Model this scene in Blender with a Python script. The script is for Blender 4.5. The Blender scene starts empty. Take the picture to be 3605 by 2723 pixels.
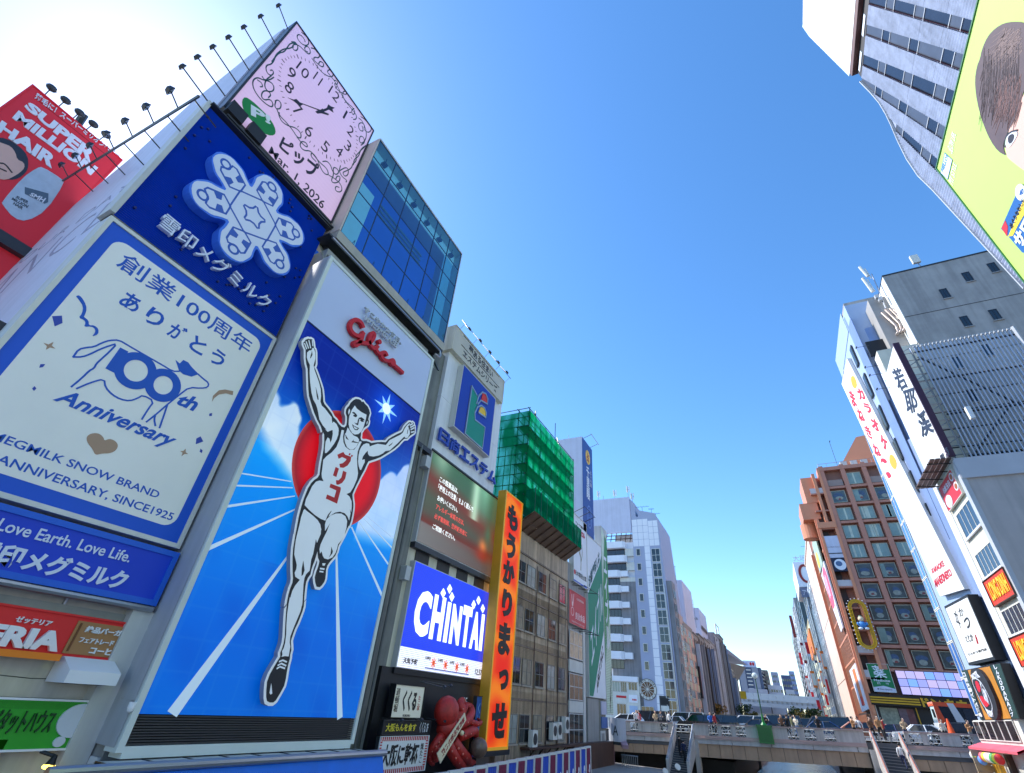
import bpy, bmesh, math, random
from mathutils import Vector, Matrix
R = math.radians
rnd = random.Random(7)
SC = bpy.context.scene
COL = SC.collection

# ------------------------------------------------------------------ camera, sky, sun, exposure
# world frame: +Y along the canal, +X to its right bank, camera at the origin, Z up
CAMR = Matrix(((0.89364816, 0.19416773, 0.40458851),
               (0.4426972, -0.52921558, -0.72384395),
               (0.07356741, 0.82597201, -0.55889003)))
FPX, CX, CY = 1639.37, 1802.5, 1361.5          # focal length and centre in photo pixels
cam = bpy.data.cameras.new('camera')
cam.sensor_width = 36.0
cam.lens = 16.371
cam.clip_end = 3000
camo = bpy.data.objects.new('camera', cam)
COL.objects.link(camo)
camo.matrix_world = CAMR.to_4x4()
SC.camera = camo

SUN_EL, SUN_B = R(45.0), R(4.0)                 # elevation, and turn from -X towards +Y
sdir = Vector((-math.cos(SUN_EL)*math.cos(SUN_B), math.cos(SUN_EL)*math.sin(SUN_B), math.sin(SUN_EL)))
W = bpy.data.worlds.new('World')
SC.world = W
W.use_nodes = True
nt = W.node_tree
nt.nodes.clear()
sky = nt.nodes.new('ShaderNodeTexSky')
sky.sky_type = 'NISHITA'
sky.sun_disc = False
sky.sun_elevation = SUN_EL
sky.sun_rotation = math.atan2(sdir.x, sdir.y)
sky.altitude = 100
sky.air_density = 1.0
sky.dust_density = 0.25
sky.ozone_density = 3.0
hs = nt.nodes.new('ShaderNodeHueSaturation')
hs.inputs['Saturation'].default_value = 1.22
bg = nt.nodes.new('ShaderNodeBackground')
bg.inputs['Strength'].default_value = 0.15
wo = nt.nodes.new('ShaderNodeOutputWorld')
nt.links.new(sky.outputs[0], hs.inputs['Color'])
nt.links.new(hs.outputs[0], bg.inputs['Color'])
nt.links.new(bg.outputs[0], wo.inputs['Surface'])
sl = bpy.data.lights.new('sun', 'SUN')
sl.energy = 2.9
sl.angle = R(0.53)
sl.color = (1.0, 0.96, 0.9)
so = bpy.data.objects.new('sun', sl)
COL.objects.link(so)
so.rotation_euler = sdir.to_track_quat('Z', 'Y').to_euler()
so.location = (0, 0, 60)
vs = SC.view_settings
vs.view_transform = 'Standard'
vs.look = 'None'
vs.exposure = 1.14
vs.gamma = 1
vs.use_curve_mapping = False
SC.cycles.max_bounces = 6
SC.cycles.transparent_max_bounces = 16

# ------------------------------------------------------------------ helpers
def lin(c):
    return tuple((v/255/12.92 if v <= 10.3 else ((v/255+.055)/1.055)**2.4) for v in c)

def ray(x, y):
    return CAMR @ Vector((x-CX, -(y-CY), -FPX))

class Fr:
    """a vertical plane in the place: L faces +X, R faces -X, F faces -Y; local axes (a, b=height, d=out)"""
    def __init__(s, kind, val):
        s.k, s.v = kind, val
        if kind == 'L': u, n, o = (0,1,0), (1,0,0), (val,0,0)
        elif kind == 'R': u, n, o = (0,-1,0), (-1,0,0), (val,0,0)
        else: u, n, o = (1,0,0), (0,-1,0), (0,val,0)
        v = (0,0,1)
        s.m = Matrix(((u[0],v[0],n[0],o[0]),(u[1],v[1],n[1],o[1]),(u[2],v[2],n[2],o[2]),(0,0,0,1)))
        s.inv = s.m.inverted()
    def p(s, x, y):
        r = ray(x, y)
        t = s.v/(r.y if s.k == 'F' else r.x)
        q = s.inv @ (r*t)
        return (q.x, q.y)
    def at(s, a, b, d=0):
        return s.m @ Matrix.Translation((a, b, d))
    def w(s, a, b, d=0):
        return s.m @ Vector((a, b, d))

def zp(ox, oy, k, txt):
    """points read off an enlarged crop: 'x,y x,y ...' -> photo pixels"""
    out = []
    for t in txt.split():
        x, y = t.split(',')
        out.append((ox+float(x)/k, oy+float(y)/k))
    return out

def area2(p):
    return sum(p[i][0]*p[(i+1) % len(p)][1]-p[(i+1) % len(p)][0]*p[i][1] for i in range(len(p)))

def smooth(p, closed=True, n=1):
    for _ in range(n):
        q = []
        m = len(p)
        for i in range(m if closed else m-1):
            a, b = p[i], p[(i+1) % m]
            q.append((a[0]*.75+b[0]*.25, a[1]*.75+b[1]*.25))
            q.append((a[0]*.25+b[0]*.75, a[1]*.25+b[1]*.75))
        if not closed: q = [p[0]]+q+[p[-1]]
        p = q
    return p

def offset(p, w):
    if area2(p) < 0: p = p[::-1]
    out = []
    m = len(p)
    for i in range(m):
        a, b, c = Vector(p[i-1]), Vector(p[i]), Vector(p[(i+1) % m])
        e1, e2 = (b-a), (c-b)
        if e1.length < 1e-6 or e2.length < 1e-6: continue
        e1.normalize(); e2.normalize()
        n1, n2 = Vector((e1.y, -e1.x)), Vector((e2.y, -e2.x))
        n = n1+n2
        if n.length < .3: n = n1
        n.normalize()
        k = min(1/max(n.dot(n1), .35), 1.6)
        out.append((b.x+n.x*w*k, b.y+n.y*w*k))
    return out

class MB:
    def __init__(s):
        s.v, s.f, s.mi = [], [], []
        s.cur = 0
    def add(s, vs, fs):
        o = len(s.v)
        s.v += [tuple(v) for v in vs]
        for f in fs:
            s.f.append(tuple(i+o for i in f)); s.mi.append(s.cur)
        return s
    def box(s, x0, x1, y0, y1, z0, z1):
        if x0 > x1: x0, x1 = x1, x0
        if y0 > y1: y0, y1 = y1, y0
        if z0 > z1: z0, z1 = z1, z0
        return s.add([(x0,y0,z0),(x1,y0,z0),(x1,y1,z0),(x0,y1,z0),(x0,y0,z1),(x1,y0,z1),(x1,y1,z1),(x0,y1,z1)],
              [(0,3,2,1),(4,5,6,7),(0,1,5,4),(1,2,6,5),(2,3,7,6),(3,0,4,7)])
    def quad(s, a, b, c, d):
        return s.add([a,b,c,d], [(0,1,2,3)])
    def prism(s, pts, z0, z1, back=False):
        """outline in the local a,b plane pushed from depth z0 out to z1"""
        if area2(pts) < 0: pts = pts[::-1]
        n = len(pts)
        vs = [(x,y,z0) for x,y in pts]+[(x,y,z1) for x,y in pts]
        fs = [tuple(range(n,2*n))]+[(i,(i+1)%n,n+(i+1)%n,n+i) for i in range(n)]
        if back: fs.append(tuple(range(n-1,-1,-1)))
        return s.add(vs, fs)
    def ell(s, a, b, ra, rb, z0, z1, n=28, t0=0, back=False):
        return s.prism([(a+ra*math.cos(t0+2*math.pi*i/n), b+rb*math.sin(t0+2*math.pi*i/n)) for i in range(n)], z0, z1, back)
    def ring(s, a, b, ra, rb, w, z0, z1, n=36, t0=0, t1=2*math.pi):
        pts = [(a+ra*math.cos(t0+(t1-t0)*i/n), b+rb*math.sin(t0+(t1-t0)*i/n)) for i in range(n+1)]
        if abs(t1-t0-2*math.pi) < 1e-6: return s.stroke(pts[:-1], w, z0, z1, True)
        return s.stroke(pts, w, z0, z1)
    def stroke(s, pts, w, z0, z1, closed=False, w1=None, cap=True):
        """a bent bar of even (or tapering) width"""
        P = [Vector(p) for p in pts]
        if closed: P.append(P[0])
        L, Rr = [], []
        m = len(P)
        for i in range(m):
            if closed: a, c = P[i-1 if i > 0 else m-2], P[i+1 if i < m-1 else 1]
            else: a, c = P[max(i-1,0)], P[min(i+1,m-1)]
            t = c-a
            if t.length < 1e-9: t = Vector((1,0))
            t.normalize()
            ww = w if w1 is None else w+(w1-w)*i/(m-1)
            b = P[i]
            if cap and not closed and i == 0: b = b-t*ww*.3
            if cap and not closed and i == m-1: b = b+t*ww*.3
            n = Vector((-t.y, t.x))*ww*.5
            L.append(b+n); Rr.append(b-n)
        vs, fs = [], []
        for l, r in zip(L, Rr):
            vs += [(l.x,l.y,z0),(l.x,l.y,z1),(r.x,r.y,z1),(r.x,r.y,z0)]
        for i in range(m-1):
            o = 4*i
            fs += [(o+1,o+2,o+6,o+5),(o,o+1,o+5,o+4),(o+2,o+3,o+7,o+6)]
        if not closed: fs += [(0,3,2,1),(4*m-4,4*m-3,4*m-2,4*m-1)]
        return s.add(vs, fs)
    def tube(s, p0, p1, r, n=6, r1=None):
        p0, p1 = Vector(p0), Vector(p1)
        t = p1-p0
        if t.length < 1e-6: return s
        q = t.to_track_quat('Z', 'Y')
        r1 = r if r1 is None else r1
        A = [p0+q@Vector((r*math.cos(2*math.pi*i/n), r*math.sin(2*math.pi*i/n), 0)) for i in range(n)]
        B = [p1+q@Vector((r1*math.cos(2*math.pi*i/n), r1*math.sin(2*math.pi*i/n), 0)) for i in range(n)]
        return s.add(A+B, [(i,(i+1)%n,n+(i+1)%n,n+i) for i in range(n)]+[tuple(range(n-1,-1,-1)), tuple(range(n,2*n))])
    def bar(s, p0, p1, w, h=None):
        """square bar between two points"""
        return s.tube(p0, p1, w*.7, 4)
    def chain(s, pts, r, n=8, rs=None):
        """bent round tube; radius may change along it"""
        P = [Vector(p) for p in pts]
        rings = []
        up = Vector((.31,.17,.93))
        for i, p in enumerate(P):
            t = (P[min(i+1,len(P)-1)]-P[max(i-1,0)]).normalized()
            x = t.cross(up)
            if x.length < .05: x = t.cross(Vector((1,0,0)))
            x.normalize(); y = t.cross(x)
            rr = rs[i] if rs else r
            rings.append([p+x*rr*math.cos(2*math.pi*k/n)+y*rr*math.sin(2*math.pi*k/n) for k in range(n)])
        vs = [v for g in rings for v in g]
        fs = []
        for i in range(len(P)-1):
            for k in range(n):
                fs.append((i*n+k, i*n+(k+1)%n, (i+1)*n+(k+1)%n, (i+1)*n+k))
        fs += [tuple(range(n-1,-1,-1)), tuple(range(len(vs)-n, len(vs)))]
        return s.add(vs, fs)
    def ball(s, c, r, n=8, m=6, sx=1, sy=1, sz=1):
        vs, fs = [], []
        for j in range(1, m):
            t = math.pi*j/m
            for i in range(n):
                p = 2*math.pi*i/n
                vs.append((c[0]+r*sx*math.sin(t)*math.cos(p), c[1]+r*sy*math.sin(t)*math.sin(p), c[2]+r*sz*math.cos(t)))
        vs += [(c[0],c[1],c[2]+r*sz),(c[0],c[1],c[2]-r*sz)]
        T, B = len(vs)-2, len(vs)-1
        for j in range(m-2):
            for i in range(n): fs.append((j*n+i,(j+1)*n+i,(j+1)*n+(i+1)%n,j*n+(i+1)%n))
        for i in range(n):
            fs.append((T,i,(i+1)%n)); fs.append((B,(m-2)*n+(i+1)%n,(m-2)*n+i))
        return s.add(vs, fs)
    def text(s, t, a0, b0, a1, b1, z0, z1, bold=0.0, shear=0.0, quad=None, space=1.0):
        """lettering stretched to fill the box a0..a1, b0..b1"""
        c = bpy.data.curves.new('lettering', 'FONT')
        c.body = t
        c.resolution_u = 3
        c.offset = bold
        c.shear = shear
        c.space_character = space
        c.align_x = 'CENTER' if '\n' in t else 'LEFT'
        c.space_line = .95
        o = bpy.data.objects.new('lettering', c)
        me = bpy.data.meshes.new_from_object(o)
        V = [v.co.copy() for v in me.vertices]
        if not V: return s
        x0, x1 = min(v.x for v in V), max(v.x for v in V)
        y0, y1 = min(v.y for v in V), max(v.y for v in V)
        if a0 > a1: a0, a1 = a1, a0
        if b0 > b1: b0, b1 = b1, b0
        def mp(v, z):
            u, w = (v.x-x0)/max(x1-x0,1e-6), (v.y-y0)/max(y1-y0,1e-6)
            if quad:
                (ax,ay),(bx,by),(cx,cy),(dx,dy) = quad   # TL TR BR BL
                X = (dx*(1-u)+cx*u)*(1-w)+(ax*(1-u)+bx*u)*w
                Y = (dy*(1-u)+cy*u)*(1-w)+(ay*(1-u)+by*u)*w
                return (X, Y, z)
            return (a0+(a1-a0)*u, b0+(b1-b0)*w, z)
        n = len(V)
        fs = []
        vs = [mp(v, z1) for v in V]
        cnt = {}
        for p in me.polygons:
            f = tuple(p.vertices)
            fs.append(f)
            for i in range(len(f)):
                e = (f[i], f[(i+1) % len(f)])
                cnt[e] = 1
        vs += [mp(v, z0) for v in V]
        for (i, j) in cnt:
            if (j, i) not in cnt: fs.append((j, i, n+i, n+j))
        s.add(vs, fs)
        bpy.data.objects.remove(o); bpy.data.curves.remove(c); bpy.data.meshes.remove(me)
        return s
    def mesh(s, name, mats):
        me = bpy.data.meshes.new(name)
        me.from_pydata(s.v, [], s.f)
        for m in (mats if isinstance(mats, (list, tuple)) else [mats]): me.materials.append(m)
        if any(s.mi):
            me.polygons.foreach_set('material_index', s.mi)
        me.update()
        return me
    def build(s, name, m, parent=None, M=None, sm=False):
        me = s.mesh(name, m)
        if sm: me.polygons.foreach_set('use_smooth', [True]*len(me.polygons))
        return link(name, me, parent, M)

WM = {}
ORD = ['first','second','third','fourth','fifth','sixth','seventh','eighth','ninth','tenth','eleventh','twelfth','thirteenth','fourteenth','fifteenth','sixteenth']
def link(name, me, parent=None, M=None):
    o = bpy.data.objects.new(name, me)
    COL.objects.link(o)
    M = M or Matrix.Identity(4)
    if parent:
        o.parent = parent
        o.matrix_parent_inverse = WM[parent.name].inverted()
    o.matrix_basis = M
    WM[o.name] = M.copy()
    return o

def tag(o, label=None, cat=None, group=None, kind=None):
    if label: o['label'] = label
    if cat: o['category'] = cat
    if group: o['group'] = group
    if kind: o['kind'] = kind
    return o

def thing(name, label, cat, loc, group=None, M=None):
    o = bpy.data.objects.new(name, None)
    COL.objects.link(o)
    o.empty_display_size = .3
    m = M if M is not None else Matrix.Translation(loc)
    o.matrix_basis = m
    WM[o.name] = m.copy()
    return tag(o, label, cat, group)

def dup(root, M, label=None, group=None):
    """copy a thing with its parts and sub-parts to a new place"""
    W0 = WM[root.name]
    T = M @ W0.inverted()
    r = root.copy(); COL.objects.link(r)
    r.matrix_basis = M
    WM[r.name] = M.copy()
    if label: r['label'] = label
    if group: r['group'] = group
    def rec(src, dst):
        for ch in KIDS.get(src.name, []):
            c = ch.copy(); COL.objects.link(c)
            c.parent = dst
            c.matrix_parent_inverse = WM[dst.name].inverted()
            m = T @ WM[ch.name]
            c.matrix_basis = m
            WM[c.name] = m.copy()
            rec(ch, c)
    rec(root, r)
    return r
KIDS = {}
def scan():
    KIDS.clear()
    for o in COL.objects:
        if o.parent: KIDS.setdefault(o.parent.name, []).append(o)

# ------------------------------------------------------------------ materials
_mc = {}
def mat(name, rgb, rough=.55, metal=0., dirt=.12, ds=.6, streak=0., bump=0., emit=0., spec=.5, tile=None, tcol=.8, coat=0., ecol=None):
    if name in _mc: return _mc[name]
    m = bpy.data.materials.new(name)
    _mc[name] = m
    m.use_nodes = True
    N, L = m.node_tree.nodes, m.node_tree.links
    b = N['Principled BSDF']
    c = lin(rgb)
    b.inputs['Roughness'].default_value = rough
    b.inputs['Metallic'].default_value = metal
    b.inputs['Specular IOR Level'].default_value = spec
    if coat: b.inputs['Coat Weight'].default_value = coat
    g = N.new('ShaderNodeNewGeometry')
    col = None
    if dirt > 0 or streak > 0:
        n1 = N.new('ShaderNodeTexNoise'); n1.inputs['Scale'].default_value = ds; n1.inputs['Detail'].default_value = 6
        n1.inputs['Roughness'].default_value = .65
        L.new(g.outputs['Position'], n1.inputs['Vector'])
        mr = N.new('ShaderNodeMapRange'); mr.inputs[1].default_value = .3; mr.inputs[2].default_value = .72
        mr.inputs[3].default_value = 1-dirt; mr.inputs[4].default_value = 1+dirt*.35
        L.new(n1.outputs['Fac'], mr.inputs[0])
        fac = mr.outputs[0]
        if streak > 0:
            mp = N.new('ShaderNodeMapping'); mp.inputs['Scale'].default_value = (2.6, 2.6, .13)
            n2 = N.new('ShaderNodeTexNoise'); n2.inputs['Scale'].default_value = 1.; n2.inputs['Detail'].default_value = 5
            L.new(g.outputs['Position'], mp.inputs['Vector']); L.new(mp.outputs[0], n2.inputs['Vector'])
            m2 = N.new('ShaderNodeMapRange'); m2.inputs[1].default_value = .42; m2.inputs[2].default_value = .68
            m2.inputs[3].default_value = 1; m2.inputs[4].default_value = 1-streak
            L.new(n2.outputs['Fac'], m2.inputs[0])
            mm = N.new('ShaderNodeMath'); mm.operation = 'MULTIPLY'
            L.new(fac, mm.inputs[0]); L.new(m2.outputs[0], mm.inputs[1])
            fac = mm.outputs[0]
        vm = N.new('ShaderNodeVectorMath'); vm.operation = 'SCALE'; vm.inputs[0].default_value = c
        L.new(fac, vm.inputs['Scale'])
        col = vm.outputs[0]
        L.new(col, b.inputs['Base Color'])
        if emit > 0:
            b.inputs['Emission Color'].default_value = (*(ecol or c), 1)
    else:
        b.inputs['Base Color'].default_value = (*c, 1)
        if emit > 0: b.inputs['Emission Color'].default_value = (*(ecol or c), 1)
    if emit > 0: b.inputs['Emission Strength'].default_value = emit
    if bump > 0:
        nb = N.new('ShaderNodeTexNoise'); nb.inputs['Scale'].default_value = 9; nb.inputs['Detail'].default_value = 4
        L.new(g.outputs['Position'], nb.inputs['Vector'])
        bp = N.new('ShaderNodeBump'); bp.inputs['Strength'].default_value = bump; bp.inputs['Distance'].default_value = .03
        L.new(nb.outputs['Fac'], bp.inputs['Height']); L.new(bp.outputs[0], b.inputs['Normal'])
    return m

def vcmat(name, rough=.5, emit=0.):
    if name in _mc: return _mc[name]
    m = bpy.data.materials.new(name); _mc[name] = m
    m.use_nodes = True
    N, L = m.node_tree.nodes, m.node_tree.links
    b = N['Principled BSDF']; b.inputs['Roughness'].default_value = rough; b.inputs['Specular IOR Level'].default_value = .2
    a = N.new('ShaderNodeAttribute'); a.attribute_name = 'Col'
    L.new(a.outputs['Color'], b.inputs['Base Color'])
    if emit:
        L.new(a.outputs['Color'], b.inputs['Emission Color']); b.inputs['Emission Strength'].default_value = emit
    return m

def picture(name, fr, a0, b0, a1, b1, na, nb, fn, m, parent, d=0.02):
    """a flat print: a fine grid with one printed colour per point"""
    vs, fs, cs = [], [], []
    for j in range(nb+1):
        for i in range(na+1):
            a, b = a0+(a1-a0)*i/na, b0+(b1-b0)*j/nb
            vs.append((a, b, d))
            c = lin([max(0, min(255, v)) for v in fn(a, b)])
            cs += [c[0], c[1], c[2], 1.]
    for j in range(nb):
        for i in range(na):
            o = j*(na+1)+i
            fs.append((o, o+1, o+na+2, o+na+1))
    me = bpy.data.meshes.new(name)
    me.from_pydata(vs, [], fs)
    at = me.color_attributes.new('Col', 'FLOAT_COLOR', 'POINT')
    at.data.foreach_set('color', cs)
    me.materials.append(m)
    return link(name, me, parent, fr.m)

def glassmat(name, rgb, rough=.06, dark=.5, spec=.9, var=.35):
    """window glass over a dim room: colour varies from place to place"""
    if name in _mc: return _mc[name]
    m = mat(name, rgb, rough=rough, dirt=var, ds=.35, spec=spec)
    return m

def seeglass(name, tint, refl=.12):
    m = bpy.data.materials.new(name); _mc[name] = m
    m.use_nodes = True
    N, L = m.node_tree.nodes, m.node_tree.links
    N.clear()
    out = N.new('ShaderNodeOutputMaterial')
    t = N.new('ShaderNodeBsdfTransparent'); t.inputs[0].default_value = (*tint, 1)
    g = N.new('ShaderNodeBsdfGlossy'); g.inputs['Roughness'].default_value = .03; g.inputs[0].default_value = (.75,.9,1,1)
    f = N.new('ShaderNodeFresnel'); f.inputs[0].default_value = 1.6
    ad = N.new('ShaderNodeMath'); ad.operation = 'ADD'; ad.use_clamp = True; ad.inputs[1].default_value = refl
    mx = N.new('ShaderNodeMixShader')
    L.new(f.outputs[0], ad.inputs[0]); L.new(ad.outputs[0], mx.inputs[0])
    L.new(t.outputs[0], mx.inputs[1]); L.new(g.outputs[0], mx.inputs[2]); L.new(mx.outputs[0], out.inputs[0])
    return m

def netmat(name, rgb, op=.7):
    m = bpy.data.materials.new(name); _mc[name] = m
    m.use_nodes = True
    N, L = m.node_tree.nodes, m.node_tree.links
    N.clear()
    out = N.new('ShaderNodeOutputMaterial')
    c = (*lin(rgb), 1)
    d = N.new('ShaderNodeBsdfDiffuse'); d.inputs[0].default_value = c
    t = N.new('ShaderNodeBsdfTranslucent'); t.inputs[0].default_value = (c[0]*1.3, min(1,c[1]*1.5), c[2]*1.3, 1)
    mx = N.new('ShaderNodeMixShader'); mx.inputs[0].default_value = .62
    L.new(d.outputs[0], mx.inputs[1]); L.new(t.outputs[0], mx.inputs[2])
    tr = N.new('ShaderNodeBsdfTransparent'); tr.inputs[0].default_value = (.35,1,.7,1)
    g = N.new('ShaderNodeNewGeometry')
    n = N.new('ShaderNodeTexNoise'); n.inputs['Scale'].default_value = .9; n.inputs['Detail'].default_value = 3
    mp = N.new('ShaderNodeMapping'); mp.inputs['Rotation'].default_value = (.6,.5,.4); mp.inputs['Scale'].default_value = (1,1,.35)
    L.new(g.outputs['Position'], mp.inputs[0]); L.new(mp.outputs[0], n.inputs['Vector'])
    mr = N.new('ShaderNodeMapRange'); mr.inputs[1].default_value = .4; mr.inputs[2].default_value = .62
    mr.inputs[3].default_value = op+.2; mr.inputs[4].default_value = op-.14
    L.new(n.outputs['Fac'], mr.inputs[0])
    m2 = N.new('ShaderNodeMixShader')
    L.new(mr.outputs[0], m2.inputs[0]); L.new(tr.outputs[0], m2.inputs[1]); L.new(mx.outputs[0], m2.inputs[2])
    L.new(m2.outputs[0], out.inputs[0])
    return m

# common paints
WHITE = mat('white_paint', (232,232,234), dirt=.06)
OFFW = mat('warm_white_panel', (222,220,210), dirt=.1, streak=.08)
BLACK = mat('black_paint', (22,22,26), dirt=.05)
DKMET = mat('dark_metal', (58,60,64), rough=.4, metal=.3, dirt=.2)
STEEL = mat('steel', (170,172,176), rough=.32, metal=.8, dirt=.15)
ALU = mat('painted_aluminium', (190,192,194), rough=.4, dirt=.12)
GREYW = mat('grey_wall', (150,150,148), dirt=.16, streak=.15)
LTGREY = mat('light_grey_wall', (204,204,200), dirt=.1, streak=.12)
CREAM = mat('cream_wall', (214,208,190), dirt=.14, streak=.18)
DKWALL = mat('dark_wall', (44,45,48), dirt=.2, streak=.2)
BROWNRUST = mat('rusty_brown', (84,54,40), dirt=.35, streak=.4)
GLASS_DK = glassmat('dark_window_glass', (34,40,46))
GLASS_BR = glassmat('bronze_window_glass', (44,34,34))
GLASS_GR = glassmat('greenish_window_glass', (128,150,148), var=.2, spec=.7)
GLASS_BL = glassmat('blue_window_glass', (70,120,190), var=.15)
CURT = mat('curtained_glass', (158,164,160), rough=.18, dirt=.35, ds=.8, spec=.8)
RED = mat('red_paint', (205,20,36), dirt=.05)
BLUE = mat('blue_paint', (0,84,196), dirt=.05)

_win = {}
def window(parent, fr, a0, b0, a1, b1, nx=1, ny=1, fm=None, gm=None, t=.06, rec=.12, name='window', proud=.03):
    """frame bars standing a little proud with one pane per opening set back behind them"""
    if a0 > a1: a0, a1 = a1, a0
    if b0 > b1: b0, b1 = b1, b0
    fm, gm = fm or ALU, gm or GLASS_DK
    w, h = round(a1-a0, 2), round(b1-b0, 2)
    k = (w, h, nx, ny, fm.name, t, proud)
    if k not in _win:
        m = MB()
        m.box(0, w, 0, t, -.02, proud); m.box(0, w, h-t, h, -.02, proud)
        m.box(0, t, t, h-t, -.02, proud); m.box(w-t, w, t, h-t, -.02, proud)
        for i in range(1, nx): m.box(w*i/nx-t*.4, w*i/nx+t*.4, t, h-t, -.015, proud-.008)
        for j in range(1, ny): m.box(t, w-t, h*j/ny-t*.4, h*j/ny+t*.4, -.015, proud-.013)
        _win[k] = m.mesh('window_frame', fm)
    f = link(name, _win[k], parent, fr.at(a0, b0))
    kg = (w, h, 'g', gm.name, t)
    if kg not in _win:
        _win[kg] = MB().add([(t*.5,t*.5,.006),(w-t*.5,t*.5,.006),(w-t*.5,h-t*.5,.006),(t*.5,h-t*.5,.006)], [(0,1,2,3)]).mesh('pane', gm)
    link('pane', _win[kg], f, fr.at(a0, b0))
    return f

def bxy(name, m, parent, x0, x1, y0, y1, z0, z1):
    return MB().box(x0, x1, y0, y1, z0, z1).build(name, m, parent)

def floodlight(base, tip, label, group, k=1., size=.34, face=None):
    t = thing('floodlight', label, 'floodlight', base, group)
    b, p = Vector(base), Vector(tip)
    MB().tube(b, p, .035*k, 5).build('arm', DKMET, t)
    d = (face or Vector((1,0,-.5))).normalized()
    q = d.to_track_quat('Z', 'Y').to_matrix().to_4x4()
    m = MB()
    s = size*k*.5
    m.add([(-s,-s*.8,0),(s,-s*.8,0),(s,s*.8,0),(-s,s*.8,0),(-s*.6,-s*.5,-s*.9),(s*.6,-s*.5,-s*.9),(s*.6,s*.5,-s*.9),(-s*.6,s*.5,-s*.9)],
          [(0,1,2,3),(7,6,5,4),(0,4,5,1),(1,5,6,2),(2,6,7,3),(3,7,4,0)])
    h = m.build('lamp_head', DKMET, t, Matrix.Translation(p) @ q)
    MB().add([(-s*.85,-s*.65,.012),(s*.85,-s*.65,.012),(s*.85,s*.65,.012),(-s*.85,s*.65,.012)], [(0,1,2,3)]).build('lens', STEEL, h, Matrix.Translation(p) @ q)
    return t
# ------------------------------------------------------------------ the setting: ground, water, promenades, bridge deck
ZW, ZP = -5.8, -4.3           # water, promenade levels
def zdk(x): return -1.22+.047*x
def zrd(x): return zdk(x)+.3

def struct(o): return tag(o, kind='structure')
wm = bpy.data.materials.new('canal_water'); wm.use_nodes = True
_n, _l = wm.node_tree.nodes, wm.node_tree.links
_b = _n['Principled BSDF']; _b.inputs['Base Color'].default_value = (.05,.085,.12,1); _b.inputs['Roughness'].default_value = .12
_g = _n.new('ShaderNodeNewGeometry'); _t = _n.new('ShaderNodeTexNoise'); _t.inputs['Scale'].default_value = 1.3; _t.inputs['Detail'].default_value = 5
_mp = _n.new('ShaderNodeMapping'); _mp.inputs['Scale'].default_value = (1,.5,1)
_bp = _n.new('ShaderNodeBump'); _bp.inputs['Strength'].default_value = 1; _bp.inputs['Distance'].default_value = .35
_l.new(_g.outputs['Position'], _mp.inputs[0]); _l.new(_mp.outputs[0], _t.inputs['Vector']); _l.new(_t.outputs['Fac'], _bp.inputs['Height']); _l.new(_bp.outputs[0], _b.inputs['Normal'])
struct(MB().add([(-6.3,-60,ZW),(4.6,-60,ZW),(4.6,620,ZW),(-6.3,620,ZW)], [(0,1,2,3)]).build('water', wm))
PAVE = mat('stone_paving', (150,146,140), dirt=.2, bump=.2)
ASPH = mat('asphalt', (96,97,100), rough=.8, dirt=.2, bump=.3)
CONC = mat('bridge_concrete', (204,198,192), dirt=.22, streak=.3, bump=.15)
struct(bxy('ground', mat('ground_paving', (120,118,114), dirt=.2), None, -1500, 1500, -400, 2500, -9, -7.5))
for nm, x0, x1 in (('promenade', -17.4, -6.3), ('promenade', 4.6, 14.5)):
    struct(bxy(nm, PAVE, None, x0, x1, -60, 58.6, ZW-1, ZP))
struct(bxy('embankment', PAVE, None, -80, -17.4, -60, 58, ZW-1, -2.6))
struct(bxy('embankment', PAVE, None, 14.5, 90, -60, 58, ZW-1, -2.6))
struct(bxy('embankment', PAVE, None, -80, -17.4, 103, 620, ZW-1, -2.3))
struct(bxy('embankment', PAVE, None, 10.9, 90, 103, 620, ZW-1, -1.0))
struct(bxy('promenade', PAVE, None, -17.4, -6.3, 105, 620, ZW-1, ZP))
struct(bxy('promenade', PAVE, None, 4.6, 10.9, 105, 620, ZW-1, ZP))
m = MB()
xs = [-90, 90]
m.add([(x, y, zdk(x)-dz) for dz in (-.3, .7) for x, y in ((-90,60),(90,60),(90,104),(-90,104))], [(0,1,2,3),(7,6,5,4),(0,4,5,1),(1,5,6,2),(2,6,7,3),(3,7,4,0)])
struct(m.build('road', ASPH))
m = MB()
for y in (64.3, 71.2, 76.2, 81.2, 86.2, 91.2, 97.2):
    for x in range(-60, 60, 5):
        m.add([(x,y,zrd(x)+.006),(x+2.5,y,zrd(x+2.5)+.006),(x+2.5,y+.15,zrd(x+2.5)+.006),(x,y+.15,zrd(x)+.006)], [(0,1,2,3)])
o = m.build('lane_marking', WHITE); struct(o)
m = MB()
m.add([(x, y, zdk(x)+dz) for dz in (.3, .44) for x, y in ((-90,60.4),(90,60.4),(90,63.2),(-90,63.2))], [(4,5,6,7),(3,7,6,2)])
struct(m.build('pavement', mat('pale_paving', (190,188,180), dirt=.15)))

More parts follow.
